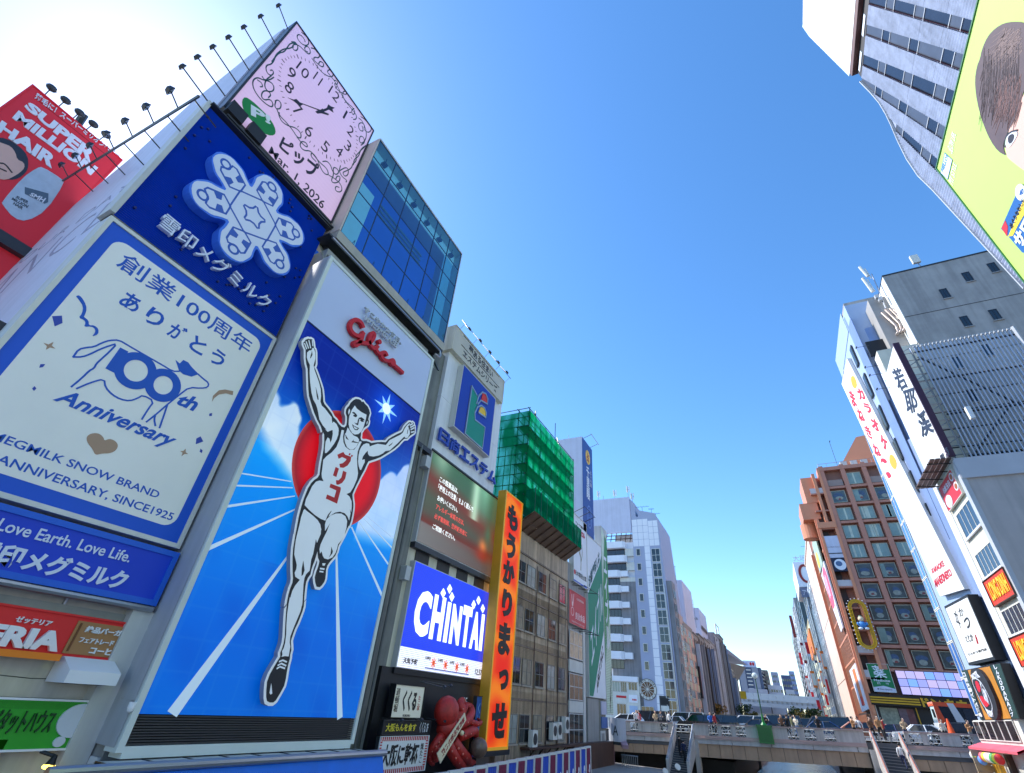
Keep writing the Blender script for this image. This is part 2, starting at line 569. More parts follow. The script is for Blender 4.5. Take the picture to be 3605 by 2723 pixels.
# ---- the bridge
BR = thing('road_bridge', 'grey concrete road bridge with panelled parapets and brown stone girder facing over the canal', 'bridge', (0,60,-2.2))
STONE = mat('brown_girder_stone', (190,158,130), dirt=.2, streak=.12)
LEDGE = mat('ledge_concrete', (206,202,200), dirt=.2, streak=.2)
RAILC = mat('coping_pink_brown', (190,164,156), dirt=.2)
def para(x0, x1, y, open_at, par=BR):
    zt = lambda x: zdk(x)+1.1
    w = .22
    xs = [x0]
    for c in open_at: xs += [c-.42, c+.42]
    xs.append(x1)
    for i in range(0, len(xs), 2):
        a, b = xs[i], xs[i+1]
        n = max(1, round((b-a)/2.2))
        for j in range(n):
            p, q = a+(b-a)*j/n+(.012 if j else 0), a+(b-a)*(j+1)/n
            m = MB()
            m.add([(p,y,zt(p)-.85),(q,y,zt(q)-.85),(q,y,zt(q)),(p,y,zt(p)),(p,y+w,zt(p)-.85),(q,y+w,zt(q)-.85),(q,y+w,zt(q)),(p,y+w,zt(p))],
                  [(0,1,2,3),(5,4,7,6),(0,3,7,4),(1,5,6,2)])
            m.build('parapet_panel', CONC, par)
    for c in open_at:
        m = MB()
        z0, z1 = zt(c)-.84, zt(c)-.02
        fr = Fr('F', y+.08)
        for s in (-1, 1):
            for q in ((-.38,.0,.05,.4),(-.38,.8,.05,.42),(0,.05,-.36,.42),(0,.78,-.36,.42)):
                pass
            pts = [(c+s*(.04+.33*math.sin(t*math.pi)), z0+.82*t) for t in [i/8 for i in range(9)]]
            m.stroke(pts, .04, -.02, .02)
            pts = [(c+s*(.38-.33*math.sin(t*math.pi)), z0+.82*t) for t in [i/8 for i in range(9)]]
            m.stroke(pts, .04, -.018, .022)
        m.ring(c, (z0+z1)/2, .13, .16, .035, -.015, .026, 12)
        m.build('iron_grille', mat('grille_paint', (196,200,198), dirt=.1), par, fr.m)
    m = MB()
    for (ya, yb, za, zb) in ((y-.1, y+w+.1, 0, .11), (y-.05, y+w+.05, -1.02, -.85), (y-.22, y+w, -1.14, -1.02)):
        m.add([(x, yy, zt(x)+z) for z in (za, zb) for x, yy in ((x0,ya),(x1,ya),(x1,yb),(x0,yb))], [(3,2,1,0),(4,5,6,7),(0,1,5,4),(1,2,6,5),(2,3,7,6),(3,0,4,7)])
    o = m.build('coping', RAILC, par)
    for a in range(int((x1-x0)/3.4)+1):
        p = x0+a*3.4; q = min(x1, p+3.36)
        if q-p < .3: continue
        MB().add([(x, yy, zt(x)+z) for z in (-1.5, -1.14) for x, yy in ((p,y-.12),(q,y-.12),(q,y+.5),(p,y+.5))], [(3,2,1,0),(4,5,6,7),(0,1,5,4),(1,2,6,5),(2,3,7,6),(3,0,4,7)]).build('ledge_block', LEDGE, par)
    # girder facing slabs
    n = int((x1-x0)/1.05)
    for j in range(n):
        p, q = x0+(x1-x0)*j/n, x0+(x1-x0)*(j+1)/n-.035
        dz = .0
        MB().add([(x, yy, (zt(x)-1.5) if k else zt(x)-2.55-.0) for k in (0, 1) for x, yy in ((p,y+.06),(q,y+.06),(q,y+.2),(p,y+.2))], [(3,2,1,0),(4,5,6,7),(0,1,5,4),(1,2,6,5),(3,0,4,7)]).build('facing_slab', STONE, par)
para(-17.6, -11.3, 60, (-15.3, -12.2))
para(-9.2, 5.15, 59.6, (-7.4, -6.2, -4.9, -.45, .95, 2.5))
para(8.15, 19.0, 60, (8.9, 10.2, 12.4, 15))
m = MB()
m.add([(x, yy, zdk(x)+z) for z in (-1.42, -.71) for x, yy in ((-18,60.9),(19,60.9),(19,103),(-18,103))], [(3,2,1,0),(4,5,6,7),(0,1,5,4),(1,2,6,5),(2,3,7,6),(3,0,4,7)])
m.build('girder', mat('dark_girder', (70,60,58), dirt=.2), BR)
for x0, x1 in ((-18, -6.6), (5.0, 19)):
    MB().box(x0, x1, 66, 103, ZW-1, zdk(x0)-1.45).build('abutment', mat('dark_abutment', (60,58,60), dirt=.3), BR)
MB().box(-9.3, -8.9, 59.2, 60.2, ZP, zdk(-9)-.2).build('pier', CONC, BR)
MB().box(5.2, 5.7, 59.2, 60.2, ZP, zdk(5.5)-.2).build('pier', CONC, BR)

# ---- two flights of steps from the bridge down to the promenades
def steps(x0, x1, y1, ztop, label, side_col):
    t = thing('staircase', label, 'stairs', ((x0+x1)/2, y1-4, ZP))
    n = 17
    rise, run = (ztop-ZP)/n, .3
    SM = mat('dark_step_stone', (64,68,76), dirt=.25)
    NM = mat('step_nosing', (130,128,128), dirt=.2)
    for i in range(n):
        z1 = ztop-rise*i; ya = y1-run*(i+1)
        s = MB().box(x0, x1, ya, ya+run-.004, z1-rise*1.6, z1-.01).build('step', SM, t)
        MB().box(x0, x1, ya-.012, ya+.03, z1-.045, z1+.004).build('nosing', NM, s)
    yb = y1-run*n
    for xx, w in ((x0-.28, .26), (x1+.02, .26)):
        MB().add([(xx,y1,ztop+1.0),(xx+w,y1,ztop+1.0),(xx+w,yb,ZP+1.0),(xx,yb,ZP+1.0),(xx,y1,ztop-.9),(xx+w,y1,ztop-.9),(xx+w,yb,ZP),(xx,yb,ZP)],
                 [(3,2,1,0),(7,4,0,3),(4,7,6,5),(1,2,6,5),(0,4,5,1),(2,3,7,6)]).build('side_wall', CONC, t)
        MB().bar((xx+w/2, y1+.1, ztop+1.12), (xx+w/2, yb, ZP+1.12), .09).build('handrail', side_col, t)
    return t
steps(-11.0, -9.5, 60.2, zdk(-10), 'dark stone stairs with grey side walls at the left end of the bridge', STEEL)
steps(5.9, 7.7, 60.2, zdk(7), 'dark stone stairs with brown handrails right of the middle of the bridge', mat('copper_rail', (168,110,90), dirt=.1, rough=.35))
# bollards at the stair heads
for i, (x, w) in enumerate(((-10.7, 'left'), (-9.9, 'right'))):
    t = tag(MB().tube((x,61,zdk(x)), (x,61,zdk(x)+.85), .06, 8).ball((x,61,zdk(x)+.85), .07).build('bollard', STEEL), 'steel bollard at the head of the left stairs, the %s one of the pair' % w, 'bollard', 'bollards at the stair heads')
for i, (x, w) in enumerate(((6.4, 'left'), (7.2, 'right'))):
    t = tag(MB().tube((x,61,zdk(x)), (x,61,zdk(x)+.95), .09, 8).ball((x,61,zdk(x)+.95), .1).build('bollard', STEEL), 'steel bollard at the head of the right stairs, the %s one of the pair' % w, 'bollard', 'bollards at the stair heads')
# green lamp pedestal
GREEN = mat('green_enamel', (6,120,44), rough=.3, dirt=.1)
t = thing('street_lamp', 'white globe lamp on a thin post above a bright green pedestal on the bridge parapet', 'street lamp', (-2.9,59.3,zdk(-3)-.1))
x, zb = -2.75, zdk(-3)
m = MB().box(x-.62, x+.62, 59.0, 59.55, zb-.12, zb+1.2)
m.build('pedestal', GREEN, t)
MB().box(x-.55, x+.55, 58.97, 58.999, zb+.0, zb+1.08).build('pedestal_panel', mat('green_panel', (4,104,34), rough=.35, dirt=.1), t)
m = MB().box(x-.7, x+.7, 58.95, 59.6, zb+1.2, zb+1.28).tube((x,59.3,zb+1.28),(x,59.3,zb+1.5),.3,10,.12).tube((x,59.3,zb+1.5),(x,59.3,zb+2.1),.11,8,.08)
m.build('post_base', GREEN, t)
MB().tube((x,59.3,zb+2.1),(x,59.3,zb+5.0),.06,8,.045).build('post', mat('dark_green_metal', (30,84,60), dirt=.1), t)
MB().ball((x,59.3,zb+5.25), .27, 12, 8).build('lamp_globe', mat('lamp_glass', (214,226,222), rough=.2, dirt=0), t)

# ------------------------------------------------------------------ LEFT BANK: the corner tower with the dairy signs, clock and red billboard
XM = -17.2
FM = Fr('L', XM)
A0, A1 = 2.3, 9.15            # board edges along the canal
LAV = mat('pale_lavender_panel', (206,208,226), dirt=.08, streak=.08)
ctw = thing('corner_building', 'white corner building with slanting roofline behind the dairy boards', 'building', (-18,5.7,-4.3))
prof = [(-18.0,-4.3),(-18.0,30.1),(-18.6,30.2),(-24.2,27.5),(-25.3,25.6),(-26.6,23.2),(-30.4,20.6),(-37,20.1),(-37,7.9),(-20.5,7.9),(-20.5,-4.3)]
frs = Fr('F', 9.1)
o = MB().prism(prof, 0, 6.5, True).build('wall', LAV, ctw, frs.m)
MB().box(-20.6, -18.02, 2.0, 2.59, 7.55, 7.9).build('ledge', DKMET, ctw)
MB().box(-20.4, -18.02, 2.45, 2.59, -4.3, 7.5).build('side_wall', CREAM, ctw)
# faint lettering on the side wall
f2 = Fr('F', 2.6)
m = MB()
m.text('RADIANCE', -37, 9.6, -20.3, 14.4, .0, .008, quad=[(-37,13.6),(-20.5,16.3),(-20.2,14.2),(-37,10.2)], bold=-.02)
m.text('MAKE YOUR DAY', -36, 14.4, -20.8, 16.0, .0, .009, quad=[(-36,15.2),(-21,17.6),(-21,16.9),(-36,14.5)], bold=-.02)
m.build('lettering', mat('grey_ink', (150,150,170), dirt=.1), ctw, f2.m)
# frame rail and lamps in front of the side wall
rl = thing('sign_rail', 'dark rail with short posts standing off the white side wall', 'rail', (-18,1.6,15))
fy = Fr('F', 1.6)
p0, p1 = fy.p(700,339), fy.p(212,643)
def lerp(p, q, t): return (p[0]+(q[0]-p[0])*t, p[1]+(q[1]-p[1])*t)
MB().bar((p0[0],1.6,p0[1]), (p1[0],1.6,p1[1]), .07).build('rail', DKMET, rl)
for i in range(8):
    q = lerp(p0, p1, .02+.137*i)
    MB().bar((q[0],1.62,q[1]-.05), (q[0],2.58,q[1]-.25), .05).build('post', DKMET, rl)
for i in range(7):
    q = lerp(p0, p1, .1+.135*i)
    floodlight((q[0],1.58,q[1]), (q[0]+.05,1.12,q[1]+.32), 'grey floodlight on the rail of the white side wall, %s from the clock' % ORD[i], 'floodlights on the lower rail', k=.8, size=.42, face=Vector((.2,1,-.3)))
for i, (hx, hy, bx, by) in enumerate(((983,24,1026,98),(920,62,983,151),(861,100,935,197),(807,136,890,240),(752,170,847,284),(698,206,805,330),(645,240,757,365))):
    b = FM.p(bx, by)
    # heads stand about a metre out in front of the side wall
    r = ray(hx, hy); h = r*((XM-.25)/r.x)
    floodlight((XM-.25, b[0], b[1]), (XM-.25, h.y, h.z), 'black-headed floodlight on a long arm beside the clock, %s from the top' % ORD[i], 'floodlights up the edge of the clock', k=.9, size=.32, face=Vector((0,1,-.2)))

def board(name, label, cat, fr, a0, b0, a1, b1, depth, fcol, rim, rcol, rimw=.12, loc=None, group=None):
    """sign box: casing, rim, face. local depth 0 is the face"""
    t = thing(name, label, cat, fr.w((a0+a1)/2, b0), group)
    MB().box(a0, a1, b0, b1, -depth, -.01).build('casing', rim, t, fr.m)
    m = MB()
    for q in ((a0,a1,b0,b0+rimw),(a0,a1,b1-rimw,b1),(a0,a0+rimw,b0+rimw,b1-rimw),(a1-rimw,a1,b0+rimw,b1-rimw)):
        m.box(q[0], q[1], q[2], q[3], -.012, .05)
    m.build('frame', rcol, t, fr.m)
    MB().box(a0+rimw, a1-rimw, b0+rimw, b1-rimw, -.01, .0).build('face', fcol, t, fr.m)
    return t
def rrect(a0, b0, a1, b1, r, n=6):
    out = []
    for cx, cy, t in ((a1-r,b1-r,0),(a0+r,b1-r,90),(a0+r,b0+r,180),(a1-r,b0+r,270)):
        out += [(cx+r*math.cos(R(t+90*i/n)), cy+r*math.sin(R(t+90*i/n))) for i in range(n+1)]
    return out

# anniversary board
AB0, AB1 = 3.37, 12.45
BLU = mat('sign_blue', (0,84,204), dirt=.04)
PALE = mat('pale_board', (244,240,232), dirt=.04)
an = board('anniversary_board', 'tall pale dairy board with blue border and cow outline for a hundredth anniversary', 'sign', FM, A0, AB0, A1, AB1, .8, BLU, LTGREY, OFFW, .14)
MB().prism(rrect(A0+.5, AB0+.55, A1-.48, AB1-.55, .38), 0, .01).build('pale_field', PALE, an, FM.m)
INK = mat('blue_ink', (0,84,190), dirt=.04)
GOLD = mat('gold_ink', (176,142,118), dirt=.04)
NAVY = mat('navy_ink', (44,70,170), dirt=.04)
def bx(fr, ox, oy, k, x0, y0, x1, y1):
    a = fr.p(ox+x0/k, oy+y0/k); b = fr.p(ox+x1/k, oy+y1/k)
    return (a[0], b[1], b[0], a[1])
def T2(par, fr, s, a0, b0, a1, b1, m, z0=.01, z1=.02, **kw):
    return MB().text(s, a0, b0, a1, b1, z0, z1, **kw).build('lettering', m, par, fr.m)
def txt(par, fr, s, ox, oy, k, x0, y0, x1, y1, m, z0=.01, z1=.02, **kw):
    q = bx(fr, ox, oy, k, x0, y0, x1, y1)
    return MB().text(s, *q, z0, z1, **kw).build('lettering', m, par, fr.m)
T2(an, FM, '創業100周年', 3.22, 10.93, 8.35, 11.66, INK, bold=.006)
for i, ch in enumerate('ありがとう'): T2(an, FM, ch, 3.88+.81*i, 9.8, 4.42+.81*i, 10.44, INK, bold=.02)
def tr(fr, ox, oy, k, s): return [fr.p(*q) for q in zp(ox, oy, k, s)]
C = lambda s: tr(FM, 150, 950, 2.387, s)
m = MB()
zz = [0]
def nz():
    zz[0] += 1
    return .018+.0015*(zz[0] % 7)
for s, w in (('255,735 300,670 370,655 430,650 500,615 560,595 640,592 720,640 850,715 1000,800 1090,855 1145,855',.05),
             ('255,735 330,735 400,710 480,670 560,640 625,622 560,690 500,745 450,790 430,830 390,850 330,910 240,985',.05),
             ('285,1000 400,950 515,918 525,990 580,1050 650,1090 730,1105 800,1080 840,1055 935,1105 880,1180 832,1258',.05),
             ('1305,880 1350,920 1395,955 1385,990 1330,998 1230,990 1150,1050 1050,1130 960,1210 870,1280',.05),
             ('945,1220 935,1260 945,1312',.05),('1045,1140 1015,1230 980,1330',.05)):
    p = smooth(C(s), False, 1); z = nz(); m.stroke(p, w, .01, z)
m.build('cow_outline', INK, an, FM.m)
m = MB()
m.prism(C('650,655 718,690 600,868 525,830'), .01, .022)
m.build('cow_number', INK, an, FM.m)
for c, r0, r1 in ((C('783,850')[0],.62,.4),(C('1012,972')[0],.57,.36)):
    MB().ring(c[0], c[1], (r0+r1)/2*.92, (r0+r1)/2, .26, .01, .024+.003*(r0<.6), 36).build('cow_number', INK, an, FM.m)
m = MB()
m.prism(C('1115,760 1150,790 1180,760 1220,780 1250,820 1310,880 1250,900 1180,880 1145,850'), .01, .022)
m.prism(smooth(C('275,222 310,216 350,270 370,330 350,390 340,395 385,430 385,470 430,468 468,500 465,545 410,565 440,530 440,500 410,478 345,482 360,450 350,425 300,405 330,370 340,310 300,250')), .01, .022)
m.build('cow_head', INK, an, FM.m)
m = MB()
q = C('60,1040 1140,1400 1060,1520 40,1160')
m.text('Anniversary', 0,0,1,1, .01, .026, shear=.35, bold=.022, quad=[C('150,985')[0], C('1145,1395')[0], C('1060,1530')[0], C('60,1130')[0]])
m.build('lettering', INK, an, FM.m)
m = MB()
m.text('th', 0,0,1,1, .01, .026, shear=.3, bold=.03, quad=[C('1160,1040')[0], C('1320,1080')[0], C('1280,1200')[0], C('1120,1130')[0]])
m.build('lettering', INK, an, FM.m)
m = MB().prism(smooth(C('440,1560 420,1510 370,1450 368,1400 410,1375 470,1375 510,1410 515,1440 560,1420 610,1440 635,1480 610,1525 560,1545 500,1545'), True, 2), .01, .02)
m.build('heart', GOLD, an, FM.m)
m = MB()
for s in ('5,615 45,630 90,608 75,640 105,665 60,655 25,675 35,645','1155,1525 1180,1525 1200,1505 1200,1535 1220,1550 1190,1550 1165,1568 1175,1540','1422,1110 1430,1060 1480,1015 1530,1008 1600,1022 1595,1055 1540,1040 1480,1050 1440,1080'):
    MB().prism(C(s), .01, .02).build('gold_star', GOLD, an, FM.m)
m = MB()
for s in ('78,392 160,388 165,450 100,478','1325,1402 1348,1445 1285,1468 1290,1420','-20,795 20,795 0,820 -30,825','1400,1210 1422,1205 1420,1230 1398,1232','1325,1505 1342,1520 1335,1542 1318,1530','-90,1000 -70,980 -55,1000 -75,1020'):
    MB().prism(C(s), .01, .02).build('confetti', NAVY, an, FM.m)
T2(an, FM, 'MEGMILK SNOW BRAND', 3.42, 4.62, 7.8, 4.85, INK, bold=.01)
T2(an, FM, 'ANNIVERSARY, SINCE1925', 3.82, 4.08, 8.52, 4.36, INK, bold=.01)

# snow sign: ribbed blue board with emblem
SB0, SB1 = 12.6, 20.0
RIBB = mat('blue_tube_board', (0,60,186), rough=.16, dirt=.12, ds=1.2, emit=.04)  # faint glow added to the colour; the sign itself is unlit
sn = thing('snow_crystal_sign', 'ribbed deep blue dairy sign with raised white snow crystal emblem', 'sign', FM.w(5.7, SB0))
MB().box(A0, A1, SB0, SB1, -.85, -.08).build('casing', LTGREY, sn, FM.m)
m = MB()
n = 86
for i in range(n):
    b = SB0+(SB1-SB0)*(i+.5)/n
    h = (SB1-SB0)/n*.36
    m.add([(A0+.05,b-h,-.075),(A1-.02,b-h,-.075),(A1-.02,b,-.02),(A0+.05,b,-.02),(A0+.05,b+h,-.075),(A1-.02,b+h,-.075)], [(0,1,2,3),(3,2,5,4)])
o = m.build('light_tube', RIBB, sn, FM.m); o['kind'] = 'stuff'
MB().box(A0, A1-.01, SB0, SB1, -.08, -.076).build('backing', mat('deep_blue_backing', (0,34,130), dirt=.1), sn, FM.m)
m = MB()
rr = random.Random(3)
for i in range(110):
    a, b = rr.uniform(A0+.2, A1-.2), rr.uniform(SB0+.3, SB1-.2)
    if math.hypot(a-5.76, b-16.5) < 2.7: continue
    m.ell(a, b, .05, .05, -.03, .05, 6)
m.build('bulb', mat('dark_blue_bulb', (0,22,96), dirt=0), sn, FM.m)
MB().box(A0-.12, A0+.05, SB0, SB1+.2, -.8, .06).build('edge_trim', LTGREY, sn, FM.m)
EMW = mat('emblem_white', (216,222,240), rough=.35, dirt=.03)
EMB = mat('emblem_blue', (20,84,180), rough=.4, dirt=.03)
ec = (5.76, 16.6)
def arm_out(k, grow=0.):
    """outline of one crystal arm pointing along angle k"""
    base = [(1.732*(.64+grow),-.64-grow),(1.55,-.64-grow),(1.85,-.70-grow),(2.1,-.62-grow),(2.42,-.5-grow*.6),(2.58+grow,-.2),(2.58+grow,.2),(2.42,.5+grow*.6),(2.1,.62+grow),(1.85,.70+grow),(1.55,.64+grow),(1.732*(.64+grow),.64+grow)]
    c, s = math.cos(k), math.sin(k)
    return [(ec[0]+x*c-y*s, ec[1]+x*s+y*c) for x, y in base]
outl, outb = [], []
for i in range(6):
    k = R(-30+60*i)
    outl += arm_out(k)[:-1]
    outb += arm_out(k, .09)[:-1]
em = MB().prism(smooth(outb, True, 1), -.02, .42).build('emblem_casing', mat('emblem_edge', (60,120,230), dirt=.03), sn, FM.m)
MB().prism(smooth(outl, True, 1), .42, .43).build('emblem_face', EMW, sn, FM.m)
m = MB()
for i in range(6):
    k = R(-30+60*i); c, s = math.cos(k), math.sin(k)
    tf = lambda pts: [(ec[0]+x*c-y*s, ec[1]+x*s+y*c) for x, y in pts]
    z = .434+.0008*i
    m.stroke(tf([(1.05,0),(1.28,-.42),(1.95,-.42),(2.08,-.3),(1.98,0),(2.08,.3),(1.95,.42),(1.28,.42)]), .085, .43, z, True)
    cc = tf([(2.17,0)])[0]
    m.ring(cc[0], cc[1], .2, .2, .09, .43, z+.0004, 18)
    m.prism(tf([(1.35,-.42),(1.72,-.42),(1.62,-.12),(1.42,-.12)]), .43, z+.0007)
    m.prism(tf([(1.35,.42),(1.72,.42),(1.62,.12),(1.42,.12)]), .43, z+.0007)
    k2 = R(30*0+60*i)
    a = (ec[0]+1.08*math.cos(k), ec[1]+1.08*math.sin(k)); k3 = R(30+60*i)
    b = (ec[0]+1.08*math.cos(k3), ec[1]+1.08*math.sin(k3))
    m.stroke([a, b], .07, .43, z+.0011)
m.stroke(smooth([(ec[0]+(.62 if j % 2 == 0 else .3)*math.cos(R(100+36*j)), ec[1]+(.62 if j % 2 == 0 else .3)*math.sin(R(100+36*j))) for j in range(10)], True, 1), .085, .43, .439, True)
m.build('emblem_lines', EMB, sn, FM.m)
MB().text('雪印メグミルク', 3.38, 13.2, 8.17, 13.92, .02, .2, bold=.006).build('lettering', EMW, sn, FM.m)

# bright gap with lamps and gear under the clock
gp = thing('sign_walkway', 'open steel walkway with pale lamps and two black boxes under the clock', 'walkway', FM.w(5.7, 19.8))
MB().box(A0, A1+.1, 20.02, 20.1, -.7, .25).build('deck', DKMET, gp, FM.m)
MB().box(A0+.6, A1+.2, 20.12, 20.22, -.1, .3).build('front_beam', DKMET, gp, FM.m)
m = MB()
for i in range(28):
    a = A0+.9+i*.225
    m.tube((a, 20.1, .1), (a+.05, 20.4, .1), .02, 4)
m.build('railing', DKMET, gp, FM.m)
m = MB()
for i in range(14):
    m.box(A0+.35+i*.3, A0+.56+i*.3, 20.12, 20.4, -.3, -.1)
m.build('strip_lamp', mat('lamp_panel', (246,246,248), dirt=0, emit=.5), gp, FM.m)
for a in (2.75, 3.75): MB().box(a, a+.75, 20.3, 21.05, .08, .4).build('speaker_box', BLACK, gp, FM.m)

# clock
K0, K1 = 20.65, 30.2
CLM = vcmat('clock_screen_print', .35, .22)
ck = thing('clock_sign', 'square pink advertising clock screen with scroll border above the blue sign', 'clock', FM.w(5.8, K0))
CA0, CA1 = 2.72, 9.18
MB().box(CA0, CA1, K0, K1, -.8, -.02).build('casing', ALU, ck, FM.m)
m = MB()
for q in ((CA0-.05,CA1+.03,K0-.06,K0+.04),(CA0-.05,CA1+.03,K1-.04,K1+.06),(CA0-.06,CA0+.04,K0,K1),(CA1-.03,CA1+.05,K0,K1)): m.box(*q[:2], *q[2:], -.8, .05)
m.build('frame', DKMET, ck, FM.m)
def pinkf(a, b):
    k = (b-K0)/(K1-K0)
    v = (math.sin(b*23)*.5+.5)*4
    return (214-10*k-v, 178-v, 206+4*k-v)
picture('clock_face', FM, CA0+.03, K0+.03, CA1-.02, K1-.03, 12, 90, pinkf, CLM, ck, .0)
CI = mat('clock_ink', (34,30,44), dirt=0)
CG = mat('clock_scroll_green', (30,74,74), dirt=0)
KG = mat('clock_green', (0,122,50), dirt=0, emit=.05)
P2 = lambda s: tr(FM, 600, 0, 2.089, s)
cc = P2('1075,790')[0]
m = MB()
cx_, cz_ = cc
# dial centre from opposite minute marks
nn = P2('890,540 1205,695 1305,1075 1020,965')
cx_, cz_ = (nn[0][0]+nn[2][0])/2, (nn[1][1]+nn[3][1])/2
ra, rb = abs(nn[2][0]-nn[0][0])/2*1.24, abs(nn[1][1]-nn[3][1])/2*1.24
for i in range(60):
    t = R(90-6*i)
    l = .16 if i % 5 == 0 else .1
    p = (cx_+ra*math.cos(t), cz_+rb*math.sin(t)); q = (cx_+(ra+l)*math.cos(t), cz_+(rb+l*1.4)*math.sin(t))
    m.stroke([p, q], .05 if i % 5 == 0 else .03, .002, .012)
for s, px, py in (('9',890,540),('10',975,520),('11',1085,580),('12',1205,695),('1',1285,845),('2',1325,965),('3',1305,1075),('4',1242,1115),('5',1140,1080),('6',1020,965),('7',935,810),('8',875,645)):
    c = P2('%d,%d' % (px, py))[0]
    w = {'1':.06,'11':.22}.get(s, .2 if len(s) == 1 else .34)
    m.text(s, c[0]-w, c[1]-.42, c[0]+w, c[1]+.42, .002, .014, bold=-.005)
m.prism(P2('862,720 905,735 925,730 950,755 1100,810 1120,800 1130,825 1165,840 1160,850 1110,835 1080,838 1065,822 1085,812 975,770 950,785 930,765 905,745'), .002, .016)
m.prism(P2('1100,815 1150,795 1160,770 1180,785 1208,795 1190,805 1198,830 1165,808 1110,832'), .002, .018)
txtq = bx(FM, 600, 0, 2.089, 825, 1005, 1110, 1335)
m.text('ピップ', 0,0,1,1, .002, .016, bold=.03, quad=[P2('830,1000')[0], P2('1095,1215')[0], P2('1068,1345')[0], P2('790,1085')[0]])
m.text('Mar. 1, 2026', 0,0,1,1, .002, .016, quad=[P2('742,1078')[0], P2('1140,1490')[0], P2('1112,1550')[0], P2('716,1130')[0]], bold=.006)
m.build('clock_figures', CI, ck, FM.m)
m = MB()
sc = 0
def scroll(s, w=.06, n=2):
    global sc
    sc += 1
    m.stroke(smooth(P2(s), False, n), w, .002, .006+.0012*(sc % 6))
for s in ('965,240 1000,270 1020,310 1010,335 980,335 950,310 930,280 935,255 960,260 985,290 990,310',
          '890,310 920,310 940,345 930,375 905,370 895,340 915,325 950,340 980,370 1010,400 1030,395 1025,360 1005,340 985,350 990,375 1010,385',
          '920,320 880,320 860,350 835,385 800,390 770,420 760,450 740,475 710,480 700,500 710,540 740,560 760,540 750,515 735,520',
          '905,345 870,360 840,360 810,375 780,400 765,430 745,455',
          '740,560 700,590 690,640 720,680 760,670 760,630 730,600 680,590 640,570 605,590 605,640 630,690 670,740 720,780 750,790 755,760 730,730 690,740 665,710 680,670 720,670 740,700 720,720',
          '640,590 670,610 680,640 660,640','675,565 690,590 730,590 760,570','770,745 790,735 815,760 810,800 780,805 765,780 775,745',
          '780,800 800,850 850,900 900,960 930,1010 960,1020 960,980 920,940 870,930 820,900 795,850 800,830',
          '930,1010 970,1060 1010,1090 1000,1050 960,1040 950,1075 980,1110 1030,1110 1060,1150 1100,1200 1150,1240 1165,1290 1130,1280 1100,1230 1080,1170 1040,1120 1030,1150 1070,1190',
          '1120,1190 1150,1185 1180,1220 1190,1260 1215,1290 1240,1270 1225,1240 1195,1230 1200,1290 1180,1330 1200,1350 1240,1340 1250,1300 1225,1295 1215,1320',
          '1165,1290 1200,1310 1250,1350 1265,1400 1240,1418 1210,1400 1215,1370 1240,1380','1240,1260 1290,1230 1310,1250 1305,1290 1280,1300 1265,1270 1290,1260 1330,1240 1340,1210',
          '1250,1220 1240,1260 1260,1300 1300,1330 1290,1340','1340,1210 1370,1180 1360,1150 1390,1120 1410,1090 1440,1070',
          '1345,1215 1350,1175 1385,1150 1395,1110 1425,1085','1035,355 1060,360 1080,390 1100,400 1090,430 1060,420 1050,440 1080,470 1120,500 1130,470 1100,450 1090,470',
          '1040,430 1070,480 1110,530 1150,560 1190,570 1200,540 1170,510 1150,530 1170,550','1200,590 1230,600 1225,630 1205,610 1215,650 1250,680 1290,700 1300,680 1270,670 1265,710 1300,760 1340,790 1360,830 1340,850 1330,810 1350,800',
          '1160,540 1210,600 1240,660 1280,740 1330,800 1370,850 1365,880 1345,880','1400,860 1430,880 1470,930 1480,960 1450,980 1420,950 1430,920 1400,900 1380,920 1390,960 1420,970 1410,930',
          '1385,870 1410,890 1440,960 1440,1020 1410,1060 1385,1040 1395,1000 1420,1010 1430,1050 1400,1070'):
    scroll(s)
m.build('scroll_border', CG, ck, FM.m)
m = MB()
m.prism(smooth(P2('548,712 600,745 660,800 720,860 765,930 775,985 745,1002 690,985 630,930 590,880 555,850 545,880 510,878 550,840 530,790 525,740')), .002, .013)
m.build('speech_bubble', KG, ck, FM.m)
m = MB().text('P!', 0,0,1,1, .014, .03, bold=.04, quad=[P2('590,770')[0], P2('735,860')[0], P2('735,920')[0], P2('590,850')[0]])
m.build('lettering', WHITE, ck, FM.m)
# ---- red billboard far left, behind the side wall
FR_ = Fr('L', -30)
rb0, rb1 = FR_.p(128,308)[1]-.0, 10.0
REDB = mat('billboard_red', (214,36,50), dirt=.05, emit=.04)
rd = board('red_billboard', 'tall red hair product billboard rising behind the white side wall', 'billboard', FR_, -1.9, 10.0, 2.75, 25.5, 1.0, REDB, DKMET, REDB, .08)
G1 = lambda s: tr(FR_, 0, 0, 1.857, s)
m = MB()
SW = mat('silver_white', (226,226,232), dirt=.03)
m.text('SUPER', 0,0,1,1, .01, .06, bold=.05, quad=[G1('195,668')[0], G1('632,1000')[0], G1('590,1075')[0], G1('150,700')[0]])
m.text('MILLION', 0,0,1,1, .01, .06, bold=.05, quad=[G1('120,725')[0], G1('640,1100')[0], G1('590,1150')[0], G1('75,775')[0]])
m.text('HAIR', 0,0,1,1, .01, .06, bold=.05, quad=[G1('10,790')[0], G1('380,1035')[0], G1('335,1105')[0], G1('-30,850')[0]])
m.text('薄毛に！スーパーミリオンヘアー', 0,0,1,1, .01, .05, bold=.02, quad=[G1('240,608')[0], G1('790,1010')[0], G1('770,1040')[0], G1('222,645')[0]])
m.build('lettering', SW, rd, FR_.m)
m = MB().stroke(G1('225,640 750,1060'), .03, .0, .012).build('thin_line', mat('dark_red', (130,16,24), dirt=0), rd, FR_.m)
m = MB()
m.prism(smooth(G1('-40,900 40,905 130,960 180,1020 185,1090 170,1130 120,1170 60,1180 0,1160 -60,1120')), .0, .02)
